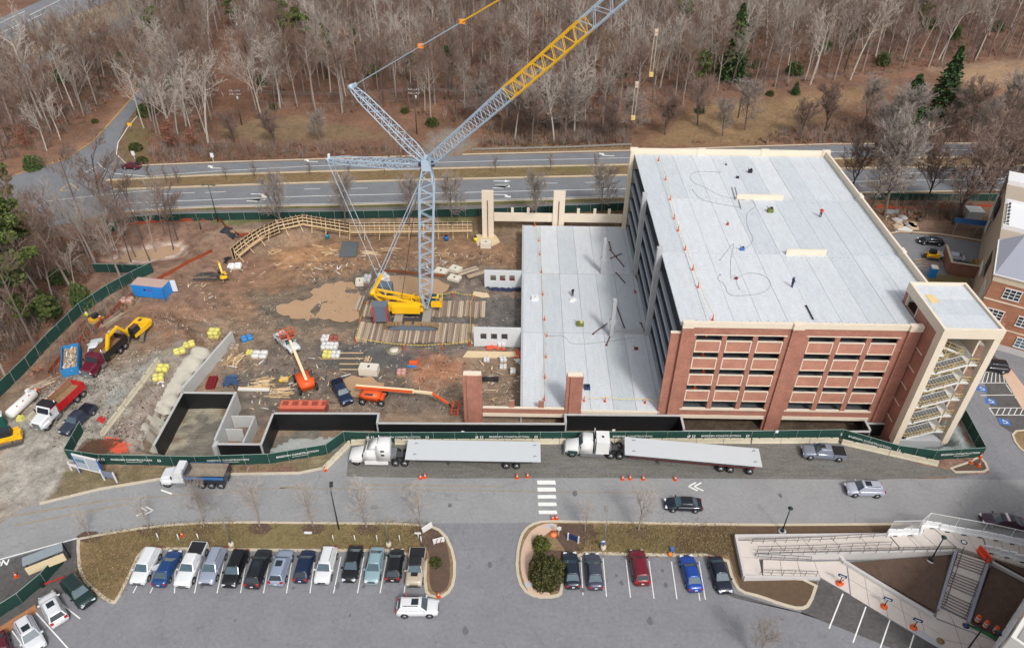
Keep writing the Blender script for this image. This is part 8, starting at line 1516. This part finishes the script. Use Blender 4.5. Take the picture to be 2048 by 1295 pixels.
# the farther trees of the wood, one object
cheap = [tree_mesh(300+i, 19, 'forest', .045, 3, BK_G, TW_G, .9) for i in range(4)]
rest = cand[NI:]
if rest:
    Vs = []; Fs = []; Ms = []; off = 0; arr = []
    for tm in cheap:
        for j, me in enumerate(tm):
            pass
    def mesh_arr(me):
        v = np.empty(len(me.vertices)*3); me.vertices.foreach_get('co', v); f = np.array([list(p.vertices) for p in me.polygons], np.int32); return v.reshape(-1, 3), f
    ca_ = [[mesh_arr(m) for m in tm] for tm in cheap]
    for y, x, nm in rest:
        k = rng.integers(4); a = rng.uniform(0, 6.28); s = rng.uniform(.65, 1.12); c_, s_ = math.cos(a)*s, math.sin(a)*s; mi = int(rng.choice(4)); z = H1(x, y)
        for j in (0, 1):
            v, f = ca_[k][j]; w_ = np.empty_like(v); w_[:, 0] = v[:, 0]*c_-v[:, 1]*s_+x; w_[:, 1] = v[:, 0]*s_+v[:, 1]*c_+y; w_[:, 2] = v[:, 2]*s+z; Vs.append(w_); Fs.append(f+off); Ms.append(np.full(len(f), mi*2+j, np.int32)); off += len(v)
    V = np.concatenate(Vs); F = np.concatenate(Fs); M_ = np.concatenate(Ms); me = bpy.data.meshes.new('far_trees'); me.vertices.add(len(V)); me.vertices.foreach_set('co', V.ravel()); me.loops.add(F.size); me.loops.foreach_set('vertex_index', F.ravel().astype(np.int32)); me.polygons.add(len(F)); me.polygons.foreach_set('loop_start', (np.arange(len(F))*4).astype(np.int32)); me.polygons.foreach_set('loop_total', np.full(len(F), 4, np.int32)); me.polygons.foreach_set('material_index', M_); me.update(calc_edges=True)
    for m in (BK_G, TW_G, BK_B, TW_B, BK_W, TW_W, BK_G, TW_R): me.materials.append(m)
    obj('far_bare_trees', me, kind='stuff', label='mass of bare grey trees filling the far wood at the top of the picture', cat='trees'); print('far tris', len(F)*2)
# leafy masses: many small leaf faces
def leaves(n, fn, size, m, name='crown', seed=0, flat=.0):
    g = np.random.default_rng(seed); C_ = np.array([fn(g) for _ in range(n)]); s = size*g.uniform(.6, 1.3, n)
    a = g.normal(size=(n, 3)); a /= np.linalg.norm(a, axis=1)[:, None]; b = np.cross(a, g.normal(size=(n, 3))); b /= np.linalg.norm(b, axis=1)[:, None]
    V = np.stack([C_+a*s[:, None], C_+b*s[:, None]*.55, C_-a*s[:, None], C_-b*s[:, None]*.55], 1).reshape(-1, 3)
    me = bpy.data.meshes.new(name); me.from_pydata(V.tolist(), [], [(4*i, 4*i+1, 4*i+2, 4*i+3) for i in range(n)]); 
    ms = m if isinstance(m, list) else [m]
    for q in ms: me.materials.append(q)
    me.polygons.foreach_set('material_index', g.integers(0, len(ms), n).astype(np.int32)); return me
PN = [mat('pine_needles_a', (92, 106, 52), .8, var=.3, scale=.8), mat('pine_needles_b', (66, 82, 44), .8, var=.3, scale=.8), mat('pine_needles_c', (104, 112, 58), .8, var=.3)]
FN = [mat('fir_needles_a', (64, 88, 48), .8, var=.3, scale=.8), mat('fir_needles_b', (40, 60, 38), .8, var=.3), mat('fir_needles_c', (84, 108, 58), .8, var=.3)]
HN = [mat('holly_leaf_a', (70, 72, 38), .6, var=.3, scale=1.5), mat('holly_leaf_b', (52, 58, 32), .6, var=.3), mat('holly_leaf_c', (92, 86, 44), .6, var=.3)]
def clumps(seed, H, z0, R_, nc, cr): 
    g = np.random.default_rng(seed); c = []
    for _ in range(nc): z = g.uniform(z0, 1); rad = R_*math.sqrt(max(.02, 1-((z-(z0+1)/2)/((1-z0)/2))**2))*g.uniform(.3, 1); a = g.uniform(0, 6.28); c.append((math.cos(a)*rad, math.sin(a)*rad, z*H, g.uniform(.6, 1.2)*cr))
    return c
def pine_mesh(seed, H=16, R_=3.4, n=5200):
    cs = clumps(seed, H, .45, R_, 26, 1.2)
    def fn(g): c = cs[g.integers(len(cs))]; v = g.normal(size=3); v /= np.linalg.norm(v); k = g.uniform(.5, 1)**.5*c[3]; return (c[0]+v[0]*k, c[1]+v[1]*k, c[2]+v[2]*k*.55)
    tr_ = MB(); tr_.tube((0, 0, -.3), (0, 0, H*.95), .2, BK_B, 6, .05)
    for c in cs[:18]: tr_.tube((0, 0, c[2]-.8), c[:3], .05, BK_B, 3, .02)
    return tr_.mesh('trunk'), leaves(n, fn, .3, PN, 'crown', seed)
def fir_mesh(seed, H=14, R_=2.4, n=5000, z0=.06, ms=FN):
    def fn(g):
        t = g.uniform(z0, 1)**1.1; k = (int(t*H/.7)*.7)/H; rr = R_*(1-t)**.8*(1+.25*math.sin(t*60))+.1; a = g.uniform(0, 6.28); rad = rr*g.uniform(.35, 1)**.5*(.85+.25*math.sin(a*7+k*40)); return (math.cos(a)*rad, math.sin(a)*rad, t*H-rad*.2)
    tr_ = MB(); tr_.tube((0, 0, -.3), (0, 0, H*.95), .17, BK_B, 6, .03); return tr_.mesh('trunk'), leaves(n, fn, .28, ms, 'crown', seed)
def bush_mesh(seed, H, R_, n, ms, size=.14):
    ph = np.random.default_rng(seed).uniform(0, 6, 8)
    def fn(g):
        v = g.normal(size=3); v[2] = abs(v[2]); v /= np.linalg.norm(v); a = math.atan2(v[1], v[0]); k = g.uniform(.45, 1)**.4*(1+.09*math.sin(3*a+ph[0])+.07*math.sin(7*a+v[2]*6+ph[1])+.05*math.sin(13*a+9*v[2])); return (v[0]*k*R_, v[1]*k*R_, v[2]*k*H)
    tr_ = MB()
    for i in range(6): a = i*1.05; tr_.tube((0, 0, -.1), (math.cos(a)*R_*.6, math.sin(a)*R_*.6, H*.6), .05, BK_B, 4, .02)
    return tr_.mesh('trunk'), leaves(n, fn, size, ms, 'foliage', seed)
PT = [pine_mesh(1), pine_mesh(2, 18, 2.8), pine_mesh(3, 14, 3.6)]; FR = [fir_mesh(4, 15, 2.6), fir_mesh(5, 9, 2.6, 4500)]
for px, py, k, s, l in ((610, 150, 0, 1.2, 'olive green pine crown left of the upper strut'), (572, 120, 1, 1.1, 'narrow dark green pine at the top left of the wood'), (655, 158, 2, 1.1, 'loose pine beside the olive one'), (330, 130, 2, 1.2, 'pine at the head of the side road'), (375, 88, 1, 1.2, 'taller pine above the side road'), (300, 215, 0, .75, 'pine crowding the mouth of the side road'), (1388, 195, 2, .95, 'pale olive pine behind the hanging hooks'), (1352, 100, 1, 1.1, 'pale green pine near the top centre right'), (825, 165, 0, .55, 'small pine behind the pendant line'), (1830, 90, 1, .9, 'dark pine high in the right wood'), (1270, 100, 0, .6, 'small pine behind the second hook block'), (470, 60, 0, .7, 'pine beside the leaning pole')): put_tree(PT[k], G(px, py), rng.uniform(0, 6), s, 'pine_tree', l, 'pine')
for px, py, k, s, l in ((1460, 160, 0, 1.45, 'tall dark green fir left of the centre of the right wood'), (1872, 238, 0, 1.3, 'bright green conical spruce in the right clearing'), (1920, 236, 1, 1.0, 'low dark evergreen right of the spruce'), (1808, 250, 1, 1.5, 'dark evergreen left of the spruce'), (1400, 225, 1, .4, 'small evergreen at the wood edge left of the pole'), (1590, 188, 1, .4, 'low evergreen scrub at the wood edge')): put_tree(FR[k], G(px, py), rng.uniform(0, 6), (s*1.35, s), 'evergreen_tree', l, 'evergreen tree')
for px, py, s, l in ((60, 655, 1.5, 'big dark green pine at the left edge, foremost'), (48, 590, 1.35, 'big dark green pine at the left edge, farther one'), (30, 430, .8, 'pine by the junction at the left edge'), (60, 660, .5, 'small pine under the bare trees at the left'), (110, 655, .45, 'low pine between bare trunks near the fence')): put_tree(PT[2], G(px, py), rng.uniform(0, 6), (s*1.1, s), 'pine_tree', l, 'pine')
SH = bush_mesh(11, 3.2, 2.3, 9000, HN, .15); put_tree(SH, P(1092, 1152, .14), 0, (.95, 1), 'evergreen_shrub', 'large rounded dark evergreen shrub beside the corner path', 'shrub'); put_tree(bush_mesh(12, 1.5, 1.1, 2200, [mat('light_shrub', (104, 112, 44), .6, var=.25), HN[0]], .13), P(1082, 1092, .14), 0, 1, 'light_shrub', 'smaller yellow green shrub behind the large one', 'shrub'); SB2 = bush_mesh(13, .8, .75, 900, [mat('low_shrub', (72, 78, 36), .6, var=.25)], .12)
put_tree(SB2, P(872, 1126, .14), 0, 1, 'low_shrub', 'small green shrub in the mulch island beside the tan pickup', 'shrub')
for px, py, s, l in ((272, 300, 2.2, 'dark green shrub at the junction corner'), (548, 218, 1.8, 'dark shrub in the clearing left of the jib'), (865, 250, 2.4, 'dark green shrub right of the transformer pole'), (810, 225, 1.6, 'dark shrub left of the transformer pole'), (190, 245, 1.2, 'round dark shrub beside the side road'), (1338, 232, 2, 'olive shrub before the right wood'), (1540, 190, 1.6, 'small olive shrub at the pole beyond the garage'), (285, 325, 1.8, 'low dark shrub by the white sign cluster')): put_tree(SB2, G(px, py), 0, s, 'dark_shrub', l, 'shrub')
# single trees that can be told apart
ST = [tree_mesh(500+i, 8.6, 'vase', .014, 4, BK_G, (TW_W, TW_G, TW_W)[i], 1.0) for i in range(3)]; MT_ = [tree_mesh(520+i, 12, 'vase', .03, 4, (BK_B, BK_D)[i], (TW_G, TW_B)[i], 1.25) for i in range(2)]; VT = [tree_mesh(540+i, 8, 'vase', .026, 4, BK_D, TW_B, .8) for i in range(2)]
for px, py, s, l in ((298, 1056, .62, 'slender bare young tree left of the verge above the pickup'), (408, 1052, .95, 'bare young tree above the silver SUV'), (519, 1051, .95, 'dark budded bare tree in the middle of the left verge'), (626, 1051, .85, 'thin pale bare tree above the white SUV'), (733, 1053, .95, 'broad bare tree above the teal car'), (842, 1056, .85, 'bare tree at the mulch island tip'), (178, 1068, .5, 'sapling at the left point of the verge'), (1170, 1062, .6, 'small bare tree in the mulch bed above the right row'), (1277, 1060, .95, 'bare tree in the green patch above the right row'), (1512, 1325, .8, 'bare tree crown poking in at the bottom edge')):
    put_tree(ST[int(rng.integers(3))], P(px, py, .12), rng.uniform(0, 6), (s*.9, s), 'young_tree', l, 'tree', 'young trees in the verges'); sheet('mulch_ring', [(px-26, py+4), (px-10, py-6), (px+14, py-6), (px+28, py+4), (px+12, py+16), (px-12, py+16)], MULCH, .136) if py < 1200 else None
for px, py, s, l in ((565, 457, .95, 'bare tree before the highway above the curved formwork'), (690, 452, .9, 'forked bare tree left of the crane boom'), (818, 448, .85, 'bare tree between the boom pendants'), (905, 446, .9, 'bare tree left of the tall cream column'), (1203, 425, .9, 'bare tree right of the second cream column'), (1075, 440, .85, 'bare tree between the two cream columns')): put_tree(MT_[0], P(px, py, 0), rng.uniform(0, 6), (s, s), 'verge_tree', l, 'tree', 'trees along the highway verge')
for i, (px, py, s) in enumerate(((303, 361, .55), (333, 364, .5), (357, 366, .5), (453, 360, .45), (510, 357, .5), (770, 346, .5), (992, 345, .5), (1100, 343, .55), (1190, 340, .5), (1745, 322, .5), (620, 352, .45), (700, 350, .45))): put_tree(VT[i % 2], P(px, py, 0), i, s, 'median_tree', '%s small dark bare tree from the left in the highway median' % ORD[i], 'tree', 'small trees in the median')
for px, py, s, k, l in ((1742, 415, 1.15, 0, 'bare tree at the highway verge close to the garage corner'), (1770, 432, 1.3, 0, 'big spreading bare tree behind the garage wall'), (1700, 380, .8, 1, 'bare tree on the verge behind the garage parapet'), (1905, 448, 1.25, 1, 'tall bare tree left of the blue canopy'), (1850, 405, .9, 1, 'bare tree on the bank right of the garage'), (1975, 402, 1.05, 1, 'dark bare tree near the brick building roof'), (2010, 400, .9, 0, 'bare tree beside the right picture edge'), (1990, 330, .8, 1, 'bare tree in the median at right'), (1490, 260, .8, 0, 'broad pale bare tree in the right clearing'), (1395, 250, .8, 1, 'bare tree left of the broad pale one'), (1260, 272, .75, 0, 'pale bare tree under the first hook block'), (1725, 250, .8, 0, 'pale bare tree left of the dark evergreen'), (1835, 236, .5, 1, 'dense dark bare tree before the spruce'), (1910, 250, .6, 0, 'low bare tree right of the spruce'), (1780, 300, 1.0, 0, 'bare tree at the far verge behind the garage'), (550, 290, .55, 1, 'dense bare thicket tree left of the lower strut'), (1065, 285, .85, 1, 'bare tree at the wood corner right of the jib'), (1130, 280, .9, 0, 'bare tree at the wood corner left of the guard rail'), (960, 250, .8, 0, 'pale bare tree at the wood edge right of the track'), (1880, 300, .7, 1, 'bare tree on the far verge at right'), (1960, 290, .7, 0, 'bare tree on the far verge near the right edge'), (1020, 262, .8, 0, 'broad grey tree at the wood edge just right of the jib'), (1095, 262, .95, 0, 'round grey tree behind the guard rail, left of two'), (1165, 262, .9, 0, 'round grey tree behind the guard rail, right of two'), (1225, 285, .7, 1, 'bare tree close to the rear left garage corner'), (1330, 270, .65, 1, 'bare thicket tree behind the rear parapet, left'), (1445, 272, .6, 0, 'bare thicket tree behind the rear parapet, middle'), (1600, 270, .6, 1, 'bare thicket tree behind the rear parapet, right'), (1650, 262, .75, 1, 'dark bare tree left of the evergreens cluster'), (1755, 270, .55, 0, 'grey bare tree at the foot of the dark evergreen'), (1850, 266, .4, 0, 'grey bare tree below the spruce'), (1935, 262, .8, 1, 'dark brush tree right of the spruce'), (2005, 255, .9, 0, 'grey bare tree at the right edge of the clearing'), (2030, 285, .8, 1, 'dark bare tree at the right end of the far verge'), (470, 285, .5, 1, 'small bare tree on the far verge right of the utility pole'), (640, 285, .5, 0, 'small grey tree on the far verge above the lower strut')): put_tree(MT_[k], G(px, py), rng.uniform(0, 6), (s*1.5, s*1.28), 'spreading_tree', l, 'tree')
for px, py, s, k, l in ((85, 240, 1.25, 3, 'large pale sycamore with forked white limbs at the left'), (416, 285, 1.15, 6, 'tall pale bare tree over the clearing beside the side road'), (560, 215, 1.05, 3, 'pale bare tree at the clearing edge'), (1320, 175, 1.1, 6, 'white limbed tree at the front of the right wood'), (1620, 170, 1.1, 3, 'white forked sycamore at the front of the right wood'), (1700, 160, 1.2, 6, 'leaning white tree at the front of the right wood'), (1950, 120, 1.0, 3, 'white bare tree above the sandy track'), (245, 565, .8, 0, 'bare tree inside the left fence bend'), (150, 590, .95, 2, 'bare spreading tree in the left wood close to the fence'), (75, 700, .9, 1, 'bare tree trunk leaning beside the curved fence'), (20, 770, .8, 0, 'bare tree at the left edge above the tank'), (170, 450, .9, 1, 'dark bare tree at the near highway edge, left'), (215, 455, 1.0, 4, 'dark bare tree left of the silt basin'), (250, 470, .85, 4, 'dark bare tree rising from the silt basin rim')): put_tree(FT[k], G(px, py), rng.uniform(0, 6), (s, s), 'large_bare_tree', l, 'tree')
for i, (px, py) in enumerate(((240, 520), (262, 524), (272, 515), (300, 522), (312, 505), (347, 500), (330, 470), (285, 480), (228, 500), (355, 480))): put_tree(FT[(0, 4, 5, 1)[i % 4]], G(px, py), i*1.3, (.55, .7), 'basin_tree', '%s slim bare tree in or beside the silt basin' % ('grey', 'dark')[i % 2], 'tree', 'trees round the silt basin')
# red brown leafed oaks
LO = [mat('dead_leaf_a', (150, 104, 84), .8, var=.25), mat('dead_leaf_b', (128, 84, 68), .8, var=.25)]
def oak(seed):
    cs = clumps(seed, 6, .3, 2.2, 16, 1.0)
    def fn(g): c = cs[g.integers(len(cs))]; v = g.normal(size=3)*.45*c[3]; return (c[0]+v[0], c[1]+v[1], c[2]+v[2])
    return MB().tube((0, 0, -.2), (0, 0, 5), .1, BK_B, 5, .03).mesh('trunk'), leaves(1500, fn, .17, LO, 'foliage', seed)
OK_ = oak(21)
for px, py, s, l in ((350, 300, 1.2, 'small oak holding pink brown dead leaves inside the road bend'), (392, 300, .9, 'second small oak with dead leaves beside the first'), (210, 385, .7, 'rust leaved small oak at the near highway edge'), (1190, 150, .8, 'rusty leafed tree deep in the wood'), (120, 230, .8, 'rusty leafed understorey tree at the left'), (60, 300, .9, 'rusty leafed bush tree left of the side road')): put_tree(OK_, G(px, py), 0, s, 'brown_leaf_tree', l, 'tree')
# undergrowth
def scatter(name, label, polys, n, fnv, mats_, seed):
    g = np.random.default_rng(seed); Vs = []; Fs = []; Mi = []; o = 0; wps = [[tuple(P(a, b, 0))[:2] for a, b in p] for p in polys]
    for wp, cnt in zip(wps, n):
        x0, x1 = min(p[0] for p in wp), max(p[0] for p in wp); y0, y1 = min(p[1] for p in wp), max(p[1] for p in wp)
        X = g.uniform(x0, x1, cnt*3); Y = g.uniform(y0, y1, cnt*3); ok = (sdpoly(X, Y, wp) < 0) & (vnoise(X, Y, 9, 13) > g.uniform(-.5, .35, cnt*3)); X = X[ok][:cnt]; Y = Y[ok][:cnt]; Z = HT(X, Y)
        for x, y, z in zip(X, Y, Z):
            v, f = fnv(g); Vs.append(v+np.array([x, y, z])); Fs.append(f+o); Mi.append(np.full(len(f), g.integers(len(mats_)))); o += len(v)
    V = np.concatenate(Vs); F = np.concatenate(Fs); me = bpy.data.meshes.new(name); me.vertices.add(len(V)); me.vertices.foreach_set('co', V.ravel()); me.loops.add(F.size); me.loops.foreach_set('vertex_index', F.ravel().astype(np.int32)); me.polygons.add(len(F)); k = F.shape[1]
    me.polygons.foreach_set('loop_start', (np.arange(len(F))*k).astype(np.int32)); me.polygons.foreach_set('loop_total', np.full(len(F), k, np.int32)); me.polygons.foreach_set('material_index', np.concatenate(Mi).astype(np.int32)); me.update(calc_edges=True)
    for m in mats_: me.materials.append(m)
    obj(name, me, kind='stuff', label=label, cat='undergrowth'); print(name, len(F))
def twigs(g, k=14, h=1.5, w=.022):
    a = g.uniform(0, 6.28, k); t = g.uniform(.15, .9, k); L = g.uniform(.5, 1, k)*h*g.uniform(.7, 1.3); b = g.uniform(-.5, .5, (k, 2)); tip = np.stack([b[:, 0]+np.cos(a)*t*L*.8, b[:, 1]+np.sin(a)*t*L*.8, L], 1); s = np.stack([-np.sin(a)*w, np.cos(a)*w, np.zeros(k)], 1); base = np.stack([b[:, 0], b[:, 1], np.zeros(k)], 1)
    v = np.stack([base-s, base+s, tip+s*.6, tip-s*.6], 1).reshape(-1, 3); return v, (np.arange(k)[:, None]*4+np.arange(4)[None]).astype(np.int64)
def leafc(g, k=16, h=.8, w=.12):
    c = np.stack([g.normal(0, .5, k), g.normal(0, .5, k), np.abs(g.normal(0, .5, k))*h], 1); a = g.normal(size=(k, 3))*w; b = g.normal(size=(k, 3))*w; v = np.stack([c-a, c+b, c+a, c-b], 1).reshape(-1, 3); return v, (np.arange(k)[:, None]*4+np.arange(4)[None]).astype(np.int64)
WOODS = [z[0] for z in ZONES]; VERGE = [[(300, 300), (420, 290), (640, 290), (820, 295), (820, 312), (420, 322), (300, 325)], [(1260, 285), (1480, 285), (1680, 240), (2050, 200), (2050, 284), (1660, 288)], [(980, 250), (1260, 245), (1260, 288), (960, 295)], [(1760, 405), (1940, 410), (1960, 440), (1800, 440)], [(70, 745), (170, 640), (280, 560), (300, 572), (180, 680), (110, 750)]]
scatter('brush_undergrowth', 'tangle of thin bare brush under the trees', WOODS+VERGE, [6500, 500, 800, 450, 800, 350, 1800, 900, 160, 60], lambda g: twigs(g, 12, 2.1), [TW_G, TW_B, TW_R], 31)
scatter('leafy_undergrowth', 'low rust brown leafy scrub on the wood floor', WOODS+VERGE, [4200, 300, 500, 300, 400, 160, 900, 350, 80, 30], lambda g: leafc(g, 12, .7, .14), [LO[0], LO[1], mat('dead_leaf_c', (108, 84, 66), .8), mat('olive_scrub', (92, 90, 54), .8, var=.2)], 32)
GT = [mat('dry_grass_a', (156, 134, 98), .9, var=.2), mat('dry_grass_b', (130, 120, 82), .9, var=.2), mat('dry_grass_c', (124, 104, 74), .9, var=.2)]
ISL = [[(175, 1078), (308, 1054), (444, 1046), (840, 1048), (840, 1098), (310, 1094), (280, 1096), (235, 1195), (195, 1185), (160, 1150)], [(1190, 1052), (1470, 1054), (1470, 1104), (1150, 1104)], [(150, 935), (380, 940), (630, 925), (620, 938), (460, 944), (320, 952), (120, 995)], [(250, 348), (640, 338), (1250, 322), (1250, 350), (640, 360), (250, 372)], [(470, 430), (950, 425), (1250, 412), (1250, 440), (950, 450), (560, 458)]]
def blades(g): return leafc(g, 9, .16, .04)
zsave = HT
HT = lambda X, Y: zsave(X, Y)+np.where((np.asarray(Y) < 62.5) & (np.asarray(Y) > 40), .12, 0.0)
scatter('grass_tufts', 'dry winter grass tufts on the verges and planting islands', ISL, [4200, 1800, 1100, 900, 1100], blades, GT, 33)
HT = zsave
def clods(g, k=7): return leafc(g, k, .12, .07)
scatter('site_rubble', 'small stones, clods and scraps strewn over the muddy site', [[(260, 640), (460, 560), (640, 490), (1040, 470), (1040, 800), (930, 800), (560, 800), (440, 700)], [(60, 780), (230, 700), (400, 690), (300, 860), (210, 900), (110, 900)]], [1500, 700], clods, [mat('clod_brown', (120, 90, 64), .9), mat('clod_grey', (150, 144, 136), .9), mat('clod_light', (196, 186, 168), .9), mat('clod_dark', (70, 60, 52), .9)], 34)

def scraps(g, k=1):
    L = g.uniform(.2, .9); a = g.uniform(0, 3.14); d = np.array([math.cos(a), math.sin(a), 0])*L; n = np.array([-math.sin(a), math.cos(a), 0])*g.uniform(.04, .1); c = np.array([g.normal(0, .4), g.normal(0, .4), .06]); u = np.array([0, 0, .05])
    v = np.array([c-d-n, c+d-n, c+d+n, c-d+n, c-d-n+u, c+d-n+u, c+d+n+u, c-d+n+u]); f = np.array([(4, 5, 6, 7), (0, 1, 5, 4), (1, 2, 6, 5), (2, 3, 7, 6), (3, 0, 4, 7)]); return v, f
scatter('site_scraps', 'odd lengths of timber, pipe and wrapping littering the site', [[(560, 480), (960, 475), (1040, 500), (700, 520), (540, 510)], [(430, 690), (640, 680), (700, 700), (640, 800), (470, 800)], [(340, 560), (520, 480), (560, 500), (400, 590)], [(950, 680), (1040, 700), (1040, 790), (960, 760)], [(690, 690), (840, 700), (830, 750), (690, 745)], [(1760, 430), (1840, 440), (1850, 470), (1780, 470)]], [100, 100, 50, 30, 16, 24], scraps, [LUM[0], LUM[2], LUM[1], WHT, STEEL, mat('clod_light', (196, 186, 168), .9), PRP], 35)
HB = bush_mesh(61, 2.6, 1.9, 1500, [FN[0], FN[2], HN[2]], .24); g_ = np.random.default_rng(62); k_ = 0
for px, py in ((700, 60), (880, 110), (960, 170), (1080, 130), (1180, 60), (1240, 150), (1420, 90), (1500, 130), (1560, 60), (1600, 150), (1640, 100), (1700, 90), (1760, 120), (1850, 60), (1900, 90), (1990, 60), (560, 60), (520, 160), (740, 140), (640, 20), (350, 60), (250, 130), (150, 120), (120, 170), (330, 180), (300, 240), (60, 330), (100, 620), (130, 560), (180, 600)):
    q = G(px+g_.uniform(-15, 15), py+g_.uniform(-15, 15)); put_tree(HB, q, g_.uniform(0, 6), (g_.uniform(.8, 1.5), g_.uniform(.9, 1.9)), 'evergreen_bush', 'dark green holly bush under the bare trees %s' % ('in the left wood' if px < 480 else 'behind the crane jib' if px < 1150 else 'above the garage roof' if px < 1600 else 'above the right clearing'), 'bush', 'evergreen bushes in the wood')
